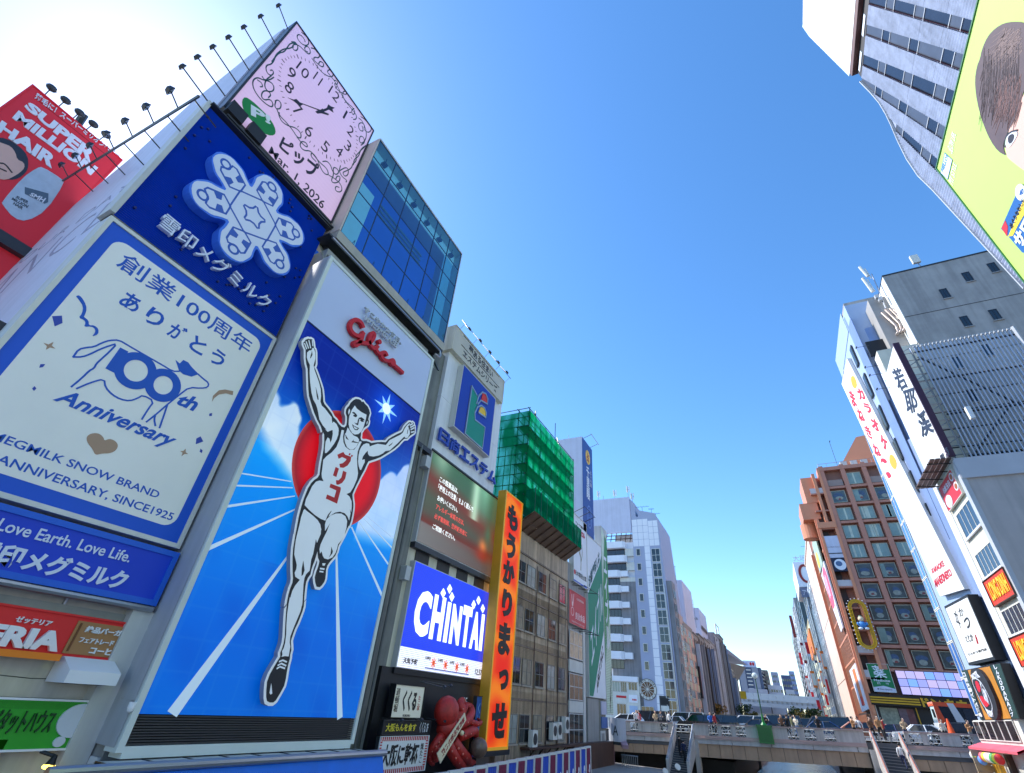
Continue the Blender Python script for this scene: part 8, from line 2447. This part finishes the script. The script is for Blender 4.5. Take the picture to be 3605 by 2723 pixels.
# green billboard with a portrait
F127 = Fr('R', 12.7)
LIME = mat('lime_print', (180,216,104), dirt=.03)
gbb = board('green_billboard', 'pale lime green billboard with a short-haired person and a medicine box', 'billboard', F127, -22.3, 8, -4, 25.7, .3, LIME, mat('dark_green_trim', (30,70,50), dirt=0), mat('green_trim', (60,120,80), dirt=0), .06)
zh = lambda s: tr(F127, 3300, 0, 1.856, s)
HAIR = smooth(zh('566,145 500,142 440,150 380,185 330,240 295,320 280,390 262,430 248,520 255,620 275,720 310,830 350,920 400,990 455,1020 640,1060 760,700 760,100'))
MB().prism(smooth(zh('455,1020 470,1040 560,1110 700,1200 800,900 800,300 560,600 440,940')), .0, .012).build('face_picture', mat('portrait_skin', (222,178,160), dirt=.03), gbb, F127.m)
HP = smooth(zh('566,145 500,142 440,150 380,185 330,240 295,320 280,390 262,430 248,520 255,620 275,720 310,830 350,920 400,990 455,1020 440,990 432,940 460,870 500,790 540,700 566,600 640,400 700,200'))
MB().prism(HP, .012, .02).build('hair_picture', mat('portrait_hair', (92,72,70), rough=.5, dirt=.2, ds=2), gbb, F127.m)
hm = [mat('hair_light', (126,102,94), dirt=.2, ds=3), mat('hair_rust', (122,84,74), dirt=.2, ds=3), mat('hair_dark', (74,57,57), dirt=.2, ds=3)]
rr = random.Random(11)
for j, (mt, n_) in enumerate(zip(hm, (90, 90, 130))):
    m = MB()
    for k in range(n_):
        if j == 0:   s = (rr.uniform(430,560), rr.uniform(180,330)); e = (s[0]-rr.uniform(60,130), s[1]+rr.uniform(60,170))
        elif j == 1: s = (rr.uniform(400,555), rr.uniform(480,680)); e = (s[0]-rr.uniform(30,60), s[1]+rr.uniform(120,220))
        else:        s = (rr.uniform(300,540), rr.uniform(280,600)); e = (s[0]-rr.uniform(5,30), s[1]+rr.uniform(150,300))
        ed_ = 250+.0*k
        if e[0] < 268 or e[1] > 900: continue
        P = tr(F127, 3300, 0, 1.856, '%f,%f %f,%f %f,%f' % (s[0],s[1],(s[0]+e[0])/2+8,(s[1]+e[1])/2,e[0],e[1]))
        m.stroke(smooth(P, False, 1), .035, .02, .024+.0004*(k % 9)+j*.0008, w1=.008)
    m.build('hair_strand', mt, gbb, F127.m)
MB().prism(smooth(zh('450,955 455,900 480,868 525,855 530,880 505,925 475,965')), .024, .03).build('eye_picture', mat('eye_white', (226,228,236), dirt=0), gbb, F127.m)
MB().prism(smooth(zh('470,935 465,895 490,872 512,880 505,915 485,940')), .03, .034).build('eye_picture', mat('eye_dark', (30,28,40), dirt=0), gbb, F127.m)
MB().stroke(smooth(zh('445,960 450,900 480,862 528,850'), False, 1), .07, .034, .037).build('eye_line', mat('eye_dark', (30,28,40)), gbb, F127.m)
MB().prism(zh('52,1000 100,1045 70,1172 25,1130'), 0, .02).build('badge', SIGW, gbb, F127.m)
MB().text('HELLO!', 0,0,1,1, .02, .03, bold=.03, quad=zh('27,1105 60,1010 75,1022 42,1130')).build('lettering', mat('badge_blue', (60,130,180), dirt=0), gbb, F127.m)
MB().stroke(zh('52,1000 100,1045 70,1172 25,1130'), .04, .02, .028, True).build('badge_line', mat('badge_blue', (60,130,180)), gbb, F127.m)
MB().text('SLOW LIFE', 0,0,1,1, 0, .02, quad=zh('70,960 100,860 125,880 100,1010')).build('lettering', mat('pale_print', (240,248,220), dirt=0), gbb, F127.m)
MB().text('MY STYLE', 0,0,1,1, 0, .02, quad=zh('75,1180 110,1060 130,1080 105,1215')).build('lettering', mat('pale_print', (240,248,220)), gbb, F127.m)
MB().prism(zh('545,1215 420,1495 470,1545 560,1650 900,1700 900,1300'), 0, .03).build('box_picture', mat('box_blue', (0,92,160), dirt=.03), gbb, F127.m)
MB().prism(zh('600,1235 470,1545 500,1540 540,1460 640,1290'), .03, .04).build('box_yellow', mat('box_yellow', (250,214,40), dirt=.02), gbb, F127.m)
MB().prism(zh('425,1490 450,1440 468,1480 462,1545'), .03, .041).build('box_red', RED, gbb, F127.m)
c = zh('552,1255')[0]
MB().ell(c[0], c[1], .34, .34, .04, .05, 24).build('box_disc', SIGW, gbb, F127.m)
MB().text('40', 0,0,1,1, .05, .06, bold=.02, quad=zh('545,1250 570,1225 575,1260 550,1285')).build('lettering', mat('box_blue', (0,92,160)), gbb, F127.m)
MB().text('めぐりなおしに', 0,0,1,1, .04, .05, bold=.02, quad=zh('475,1470 560,1290 590,1300 500,1500')).build('lettering', BLACK, gbb, F127.m)
MB().text('サロ', 0,0,1,1, .03, .05, bold=.05, quad=zh('500,1560 570,1420 640,1460 560,1640')).build('lettering', SIGW, gbb, F127.m)
# ------------------------------------------------------------------ vehicles on the bridge
TYRE = mat('tyre_rubber', (24,24,26), rough=.8, dirt=.1)
RIMM = mat('wheel_rim', (170,172,176), rough=.3, metal=.7, dirt=.1)
CGL = mat('car_glass', (22,26,34), rough=.05, dirt=.2, spec=.9)
LAMPW = mat('headlamp_glass', (226,230,236), rough=.1, dirt=0)
LAMPR = mat('tail_lamp_red', (150,16,20), rough=.2, dirt=0)
PROF = {  # lower body outline, belt height, cabin: (x bottom rear, x bottom front, x top rear, x top front, roof height)
 'sedan': ([(-2.3,.28),(-2.36,.62),(-2.2,.82),(-1.1,.95),(1.55,1.0),(2.25,.95),(2.34,.7),(2.32,.3)], .93, (-1.25,1.75,-.45,.95), 1.47),
 'hatch': ([(-2.0,.28),(-2.08,.62),(-1.9,.85),(-1.1,.98),(1.85,1.05),(2.02,.9),(2.05,.3)], .98, (-1.35,1.9,-.4,1.35), 1.53),
 'minivan': ([(-2.3,.28),(-2.36,.7),(-2.1,.98),(-1.5,1.08),(2.25,1.12),(2.33,.9),(2.33,.3)], 1.07, (-1.85,2.28,-.9,2.05), 1.85),
 'van': ([(-2.35,.3),(-2.4,.9),(-2.2,1.08),(-1.75,1.15),(2.3,1.18),(2.38,.9),(2.38,.3)], 1.13, (-2.0,2.34,-1.2,2.2), 2.0),
 'suv': ([(-2.2,.36),(-2.28,.8),(-2.05,1.02),(-1.1,1.1),(2.1,1.14),(2.2,.9),(2.2,.36)], 1.08, (-1.3,2.12,-.55,1.75), 1.72)}
_pm = {}
def car(kind, colour, cname, label, px, Y, face=-1, grp='vehicles queueing on the bridge road'):
    x = Fr('F', Y).p(px, 2545)[0]
    t = thing('parked_car' if kind not in ('van',) else 'passenger_van', label, 'van' if kind in ('van','minivan') else 'car', None, grp,
              M=Matrix.Translation((x, Y, zrd(x)+.01)) @ Matrix.Rotation(math.atan(.047), 4, 'Y').inverted() @ Matrix.Rotation(0 if face < 0 else math.pi, 4, 'Z'))
    M = WM[t.name]
    paint = mat(cname, colour, rough=.22, dirt=.06, spec=.6, coat=.6)
    prof, belt, (xb0, xb1, xt0, xt1), hh = PROF[kind]
    k = (kind,)
    if k not in _pm:
        w = .86
        wp = []
        P = smooth(prof[:], True, 1)
        # wheel arches cut as notches
        m = MB()
        Pn = []
        n = len(prof)
        low = [(2.0,.28),(1.83,.3),(1.75,.52),(1.55,.68),(1.35,.7),(1.12,.66),(.95,.5),(.9,.3),(-.95,.3),(-1.0,.5),(-1.15,.66),(-1.4,.7),(-1.6,.68),(-1.8,.5),(-1.86,.3)]
        outl_ = prof+[(a, b) for a, b in low if abs(a) < 2.1]
        vs, fs = [], []
        outl_ = outl_[::-1] if area2(outl_) > 0 else outl_
        m2 = MB().prism(outl_, -w, w, True)
        m2.v = [(v[0], v[2]*(1 if v[1] < .8 else .96), v[1]) for v in m2.v]
        _pm[k] = m2
        _pm[(kind,'roof')] = [(xt0,-.62,hh),(xt1,-.62,hh),(xt1,.62,hh),(xt0,.62,hh)]
    _pm[k].build('body', paint, t, M)
    w0, w1 = .83, .64
    m = MB()
    # roof slab and pillars
    m.box(xt0-.04, xt1+.04, -w1, w1, hh-.05, hh)
    for s in (-1, 1):
        for (a, b, th_) in (((xb0,xt0,.07)),((xb1,xt1,.12)),(((xb0+xb1)/2+.1,(xt0+xt1)/2+.1,.08))):
            m.tube((a, s*w0, belt-.03), (b, s*w1, hh-.03), th_*.7, 4)
    m.build('roof', paint, t, M)
    for s in (-1, 1):
        mid0, mid1 = (xb0+xb1)/2+.1, (xt0+xt1)/2+.1
        for (a0, a1, c0, c1) in ((xb0+.1, mid0-.05, xt0+.06, mid1-.05), (mid0+.05, xb1-.1, mid1+.05, xt1-.08)):
            q = [(a0,s*(w0+.004),belt),(a1,s*(w0+.004),belt),(c1,s*(w1+.004),hh-.07),(c0,s*(w1+.004),hh-.07)]
            MB().add(q, [(0,1,2,3) if s < 0 else (3,2,1,0)]).build('side_window', CGL, t, M)
        MB().box(xb0+.15, xb0+.32, s*(w0+.02), s*(w0+.18), belt, belt+.13).build('mirror', paint, t, M)
        MB().box(-2.3 if kind != 'hatch' else -2.03, -2.05 if kind != 'hatch' else -1.8, s*.5, s*.8, .62, .78).build('headlight', LAMPW, t, M)
        xr = prof[-2][0]
        MB().box(xr-.06, xr+.02, s*.55, s*.82, .66, .86).build('tail_light', LAMPR, t, M)
        for wx in (-1.38, 1.33):
            f = MB().tube((wx, s*.66, .31), (wx, s*.87, .31), .31, 18).build('wheel', TYRE, t, M)
            MB().tube((wx, s*.868, .31), (wx, s*.885, .31), .19, 12).build('rim', RIMM, f, M)
    for (a, c, nm, d) in ((xb0,xt0,'windscreen',-1),(xb1,xt1,'rear_window',1)):
        q = [(a,-w0+.06,belt),(a,w0-.06,belt),(c,w1-.04,hh-.06),(c,-w1+.04,hh-.06)]
        MB().add(q, [(0,1,2,3) if d > 0 else (3,2,1,0)]).build(nm, CGL, t, M)
    xf = prof[1][0]
    MB().box(xf-.02, xf+.05, -.25, .25, .4, .54).build('number_plate', SIGW, t, M)
    return t
WH, BK, NV = (226,228,232), (20,20,24), (24,30,54)
car('hatch', WH, 'car_white', 'white hatchback leftmost on the bridge beside the round cabinet', 2205, 66)
car('van', BK, 'car_black', 'black van behind the white hatchback near the left stairs', 2285, 72)
car('minivan', (40,42,50), 'car_graphite', 'graphite minivan half hidden behind the black van on the left', 2262, 78)
car('hatch', (210,214,220), 'car_pale_silver', 'pale silver hatchback just left of the white van at the stair head', 2360, 73)
car('van', (206,212,214), 'car_grey_white', 'white box-shaped van above the left stairs', 2420, 75)
car('suv', BK, 'car_black', 'black off-roader with shining wheels right of the left stairs', 2462, 67)
car('minivan', (26,34,44), 'car_blue_black', 'blue black minivan behind the off-roader', 2532, 73)
car('sedan', WH, 'car_white', 'white saloon in the far lane left of the white minivan', 2588, 80)
car('minivan', WH, 'car_white', 'white minivan left of the green lamp pedestal', 2640, 74)
car('sedan', (26,24,34), 'car_black_taxi', 'black saloon taxi in front of the white minivan', 2668, 67)
car('van', NV, 'car_navy', 'dark blue van behind the green lamp post', 2745, 74)
car('van', (30,28,34), 'car_plum_black', 'big plum black van left of the slatted facade', 2912, 74)
car('sedan', (30,54,96), 'car_blue', 'dark blue saloon in front of the plum black van', 2885, 67)
car('minivan', (70,70,78), 'car_slate', 'slate minivan in the far lane behind the blue saloon', 2835, 80)
car('hatch', (150,84,60), 'car_copper', 'copper orange hatchback left of the right stairs', 3012, 67)
car('sedan', (50,40,80), 'car_violet', 'dark violet saloon above the right stairs', 3130, 72)
car('sedan', WH, 'car_white', 'white saloon between the violet saloon and the bus', 3232, 68)
car('hatch', (60,50,70), 'car_mauve_dark', 'dark mauve hatchback in front of the store entrance', 3205, 76)
car('suv', BK, 'car_black', 'black off-roader in front of the orange and white bus', 3365, 65.5)
# bus
x = 12.6; Yb = 70
bz = zrd(15)
Mb = Matrix.Translation((0, 0, 0))
bus = thing('coach_bus', 'orange and white coach bus facing left in front of the store', 'bus', (16, Yb, bz))
BW_ = mat('bus_white', (220,222,224), rough=.25, dirt=.05, coat=.4)
BO_ = mat('bus_orange', (232,84,30), rough=.25, dirt=.05, coat=.4)
MB().box(x+.1, x+11, Yb, Yb+2.5, bz+.35, bz+1.6).build('lower_body', BW_, bus)
MB().box(x+.25, x+11, Yb+.04, Yb+2.46, bz+1.6, bz+3.0).build('cabin', mat('bus_dark', (30,34,40), rough=.1, dirt=.1), bus)
MB().box(x+.15, x+11, Yb, Yb+2.5, bz+3.0, bz+3.35).build('roof', BO_, bus)
FBs = Fr('F', Yb)
MB().prism([(x+.1,bz+.5),(x+.9,bz+.5),(x+.75,bz+1.6),(x+.5,bz+3.0),(x+.15,bz+3.0)], -.1, .02, True).build('front_pillar', BO_, bus, FBs.m)
MB().prism([(x+1.6,bz+1.6),(x+2.3,bz+1.6),(x+1.8,bz+3.3),(x+1.3,bz+3.3)], -.1, .03, True).build('white_slash', BW_, bus, FBs.m)
for k in range(5): MB().box(x+2.4+k*1.7, x+4.0+k*1.7, bz+1.75, bz+2.9, 0, .01).build('side_window', CGL, bus, FBs.m)
MB().prism([(x+5,bz+1.55),(x+11,bz+1.55),(x+11,bz+1.0),(x+8,bz+.6),(x+4.6,bz+1.1)], 0, .02).build('orange_swoosh', BO_, bus, FBs.m)
MB().prism([(x+6,bz+.5),(x+8,bz+1.1),(x+10,bz+.7),(x+11,bz+1.1),(x+11,bz+.4)], .02, .03).build('mountain_print', mat('bus_blue_print', (130,150,210), dirt=.2), bus, FBs.m)
T2(bus, FBs, 'SKY LINER', x+2.4, bz+1.15, x+4.6, bz+1.4, DKI, 0, .02, shear=.2)
MB().add([(x+.1,Yb+.1,bz+.9),(x+.1,Yb+2.4,bz+.9),(x+.24,Yb+2.4,bz+3.0),(x+.24,Yb+.1,bz+3.0)], [(3,2,1,0)]).build('windscreen', mat('bus_screen', (110,130,150), rough=.06, dirt=.2, spec=.9), bus)
for wx in (x+1.9, x+8.5):
    f = MB().tube((wx,Yb-.02,bz+.5), (wx,Yb+.3,bz+.5), .48, 20).build('wheel', TYRE, bus)
    MB().tube((wx,Yb-.04,bz+.5), (wx,Yb-.02,bz+.5), .28, 14).build('rim', RIMM, f)
MB().tube((x-.05,Yb-.1,bz+2.0), (x-.05,Yb-.1,bz+2.7), .1, 8).build('mirror', BLACK, bus)
t = thing('traffic_cone', 'bright orange cone-shaped road marker in front of the bus', 'cone', (12.2,64.5,zrd(12)))
MB().tube((12.4,64.5,zrd(12)+.6), (12.4,64.5,zrd(12)+2.0), .32, 12, .06).build('cone_body', mat('cone_orange', (250,90,30), dirt=.05), t)

# ------------------------------------------------------------------ people
def skin_body(name, verts, edges, rad, root=0):
    me = bpy.data.meshes.new(name)
    me.from_pydata(verts, edges, [])
    o = bpy.data.objects.new(name, me); COL.objects.link(o)
    sk = o.modifiers.new('skin', 'SKIN')
    for i, r in enumerate(rad): me.skin_vertices[0].data[i].radius = (r, r) if not isinstance(r, tuple) else r
    me.skin_vertices[0].data[root].use_root = True
    o.modifiers.new('sub', 'SUBSURF').levels = 1
    dg = bpy.context.evaluated_depsgraph_get()
    out = bpy.data.meshes.new_from_object(o.evaluated_get(dg))
    bpy.data.objects.remove(o)
    return out
def pose(walk=.0, bend=0., arm='down'):
    # pelvis, spine, chest, neck, head, head top
    V = [(0,0,.93),(0,0,1.1),(0,-.01-bend*.1,1.32),(0,-bend*.18,1.46),(0,-.02-bend*.24,1.58),(0,-.02-bend*.26,1.68)]
    E = [(0,1),(1,2),(2,3),(3,4),(4,5)]
    Rr = [(.16,.11),(.14,.1),(.17,.11),(.055,.055),(.095,.105),(.08,.09)]
    for s in (-1, 1):
        w = walk*s
        b = len(V)
        V += [(s*.09,0,.86),(s*.1,-.22*w,.48),(s*.1,.02-.32*w+(.1 if w < 0 else 0)*walk,.09),(s*.11,-.14-.32*w,.04)]
        E += [(0,b),(b,b+1),(b+1,b+2),(b+2,b+3)]
        Rr += [.095,.065,.045,.04]
        b = len(V)
        if arm == 'down': V += [(s*.2,0,1.4),(s*.25,.02+.12*w,1.12),(s*.24,-.06+.22*w,.88),(s*.24,-.08+.24*w,.8)]
        elif arm == 'phone': V += [(s*.2,0,1.4),(s*.24,-.04,1.14),(s*.14,-.26,1.22),(s*.09,-.32,1.28)]
        else: V += [(s*.2,0,1.4),(s*.26,-.06,1.16),(s*.2,-.28,1.06),(s*.16,-.36,1.05)]
        E += [(2,b),(b,b+1),(b+1,b+2),(b+2,b+3)]
        Rr += [.06,.048,.036,.035]
    return skin_body('body', V, E, Rr)
BODY = [pose(0,0,'down'), pose(.9,.1,'down'), pose(0,.3,'phone'), pose(0,.5,'lean'), pose(.5,0,'phone')]
SKIN = [mat('skin_light', (224,184,160), dirt=.03), mat('skin_tan', (200,150,120), dirt=.03)]
HAIRM = [mat('hair_black', (26,22,22), dirt=.1), mat('hair_brown', (74,48,34), dirt=.1)]
CL = {}
def cloth(nm, c):
    return mat('cloth_'+nm, c, rough=.8, dirt=.15, ds=6)
COLS = {'black':(28,28,32),'white':(214,214,214),'navy':(34,44,80),'beige':(190,166,132),'grey':(120,122,126),'red':(170,40,44),'brown':(110,78,56),'blue':(50,110,200),'camel':(176,128,84),'denim':(70,92,130),'cream':(220,210,190),'olive':(96,98,66)}
def person(label, x, y, z, rz, body, top, legs, hair=0, sk=0, h=1.0, grp='people on the bridge'):
    M = Matrix.Translation((x,y,z)) @ Matrix.Rotation(rz, 4, 'Z') @ Matrix.Scale(h, 4)
    t = thing('person', label, 'person', None, grp, M=M)
    me = BODY[body].copy()
    for m_ in (SKIN[sk], cloth(top, COLS[top]), cloth(legs, COLS[legs]), mat('shoe_dark', (40,36,36), dirt=.1)): me.materials.append(m_)
    for p in me.polygons:
        c = p.center
        r = abs(c.x)
        if c.z > 1.47: i = 0
        elif c.z < .1: i = 3
        elif c.z < .94 and r < .2: i = 2
        elif c.z < .86 and r >= .2: i = 0
        elif body in (2, 4) and c.y < -.27 and c.z > 1.1: i = 0
        elif body == 3 and c.y < -.33 and c.z < 1.2: i = 0
        else: i = 1
        p.material_index = i
        p.use_smooth = True
    link('body', me, t, M)
    hy = {0:-.02,1:-.045,2:-.095,3:-.145,4:-.02}[body]
    MB().ball((0, hy+.02, 1.645), .118, 12, 8, .92, 1.02, .92).build('hair', HAIRM[hair], t, M, True)
    m = MB().ball((0, hy-.055, 1.615), .082, 10, 8, .95, .8, 1.15); m.build('face', SKIN[sk], t, M, True)
    m = MB().ball((-.032, hy-.122, 1.63), .012, 6, 4).ball((.032, hy-.122, 1.63), .012, 6, 4).box(-.025, .025, hy-.124, hy-.115, 1.575, 1.583)
    m.build('facial_features', HAIRM[0], t, M)
    MB().ball((0, hy-.128, 1.607), .014, 6, 4).build('nose', SKIN[sk], t, M)
    return t
FB6 = Fr('F', 61.2)
def ppl(label, px, rz, body, top, legs, Y=61.2, **k):
    x = Fr('F', Y).p(px, 2560)[0]
    person(label, x, Y, zrd(x)+.14, rz, body, top, legs, **k)
ppl('person in a white top standing by the parapet left of the black van', 2243, .3, 0, 'white', 'black')
ppl('person in a red jacket beside the white-topped one near the left parapet', 2252, -.5, 0, 'red', 'denim', Y=62)
ppl('person in beige leaning on the left parapet in front of the black van', 2311, 0, 3, 'beige', 'grey', hair=1)
ppl('person in grey with brown hair at the right of the left parapet', 2327, .8, 2, 'grey', 'black', hair=1)
ppl('person in a white coat by the left stair head', 2357, 2.2, 1, 'white', 'navy')
ppl('person with a bright blue bag and red sleeve at the left of the middle parapet', 2505, .2, 3, 'blue', 'black')
ppl('person in red just right of the blue one at the parapet', 2519, 1.2, 0, 'red', 'black')
ppl('person in black looking at a phone left of the green pedestal', 2700, .6, 2, 'black', 'denim')
ppl('person in black with a brown bag right of the green pedestal', 2755, 0, 3, 'brown', 'black')
ppl('person in dark clothes turned away near the green pedestal', 2775, 2.8, 0, 'black', 'black', hair=1)
ppl('person in olive standing in the group right of the green pedestal', 2790, 1.9, 0, 'olive', 'grey', Y=62)
ppl('person in cream in the rear of the group right of the green pedestal', 2806, -.7, 2, 'cream', 'denim', Y=62.6)
ppl('person in a black coat leaning over the middle parapet', 2882, 0, 3, 'black', 'black')
ppl('person in camel coat by the copper hatchback', 3005, .9, 4, 'camel', 'black')
ppl('person with a white bag beside the camel coat', 3025, -.9, 1, 'white', 'brown')
ppl('person in black trousers at the right stair head, left of the pair', 3066, .3, 1, 'brown', 'black', hair=1)
ppl('tall person in brown coat at the right stair head', 3095, .1, 1, 'camel', 'black', Y=60.8, h=1.06)
ppl('person in dark red standing behind the right stair head', 3108, 1.3, 2, 'red', 'black', Y=62.2)
ppl('person in beige at the parapet in front of the violet saloon', 3183, .2, 3, 'beige', 'navy', Y=61)
ppl('person in black between the parapet and the bus', 3318, .4, 0, 'cream', 'black', Y=61)
ppl('person in camel by the store window at the far right of the bridge', 3408, .6, 2, 'camel', 'grey', Y=61)
# on the stairs
def on_step(px, Y, y1=60.2, zt=-1.7, ztop=None):
    z = ztop-(y1-Y)*((ztop-ZP)/17/.3)
    return z
zt1 = zdk(-10)
person('person with a dark bag climbing the left stairs', -10.3, 57.2, on_step(0,57.2,ztop=zt1), 3.14, 1, 'black', 'black', h=1.0, grp='people on the stairs')
person('person in black beside the bag carrier on the left stairs', -9.85, 56.6, on_step(0,56.6,ztop=zt1), 2.8, 1, 'navy', 'black', h=1.0, grp='people on the stairs')
zt2 = zdk(7)
person('person in a white and grey jacket climbing the right stairs', 7.3, 58.2, on_step(0,58.2,ztop=zt2), 3.0, 1, 'white', 'navy', grp='people on the stairs')
# two round umbrellas at the foot of the left stairs
for i, (px, py, lab) in enumerate(((2342,2718,'left round pale disc sign at the foot of the left stairs'),(2385,2702,'right round pale disc sign at the foot of the left stairs'))):
    f = Fr('F', 54.5); c = f.p(px, py)
    t = thing('disc_sign', lab, 'sign', f.w(c[0], -4.3), 'round disc signs at the foot of the left stairs')
    MB().tube((c[0],c[1],.0), (c[0]+.05,c[1]+.05,.06), .26, 18).build('disc', OFFW, t, f.m)
    MB().tube((c[0],c[1],-.05), (c[0],-4.4,-.05), .03, 6).build('post', DKMET, t, f.m)

# cones and railing bits beyond
t = thing('guard_rail', 'thin white guard rail between pavement and road on the bridge', 'railing', (0,63.4,-1.2))
m = MB()
for k in range(16):
    xx = -16+2*k
    m.tube((xx,63.4,zrd(xx)), (xx,63.4,zrd(xx)+.75), .04, 6)
m.tube((-16,63.4,zrd(-16)+.75), (14,63.4,zrd(14)+.75), .035, 6).tube((-16,63.4,zrd(-16)+.4), (14,63.4,zrd(14)+.4), .03, 6)
m.build('rail', OFFW, t)
# far parapet
t = thing('far_parapet', 'low grey parapet along the far side of the bridge', 'parapet', (0,103,-1.2))
MB().add([(xx, yy, zdk(xx)+z) for z in (0, 1.1) for xx, yy in ((-18,102.6),(11,102.6),(11,102.9),(-18,102.9))], [(3,2,1,0),(4,5,6,7),(0,1,5,4),(1,2,6,5),(2,3,7,6),(3,0,4,7)]).build('panel', CONC, t)
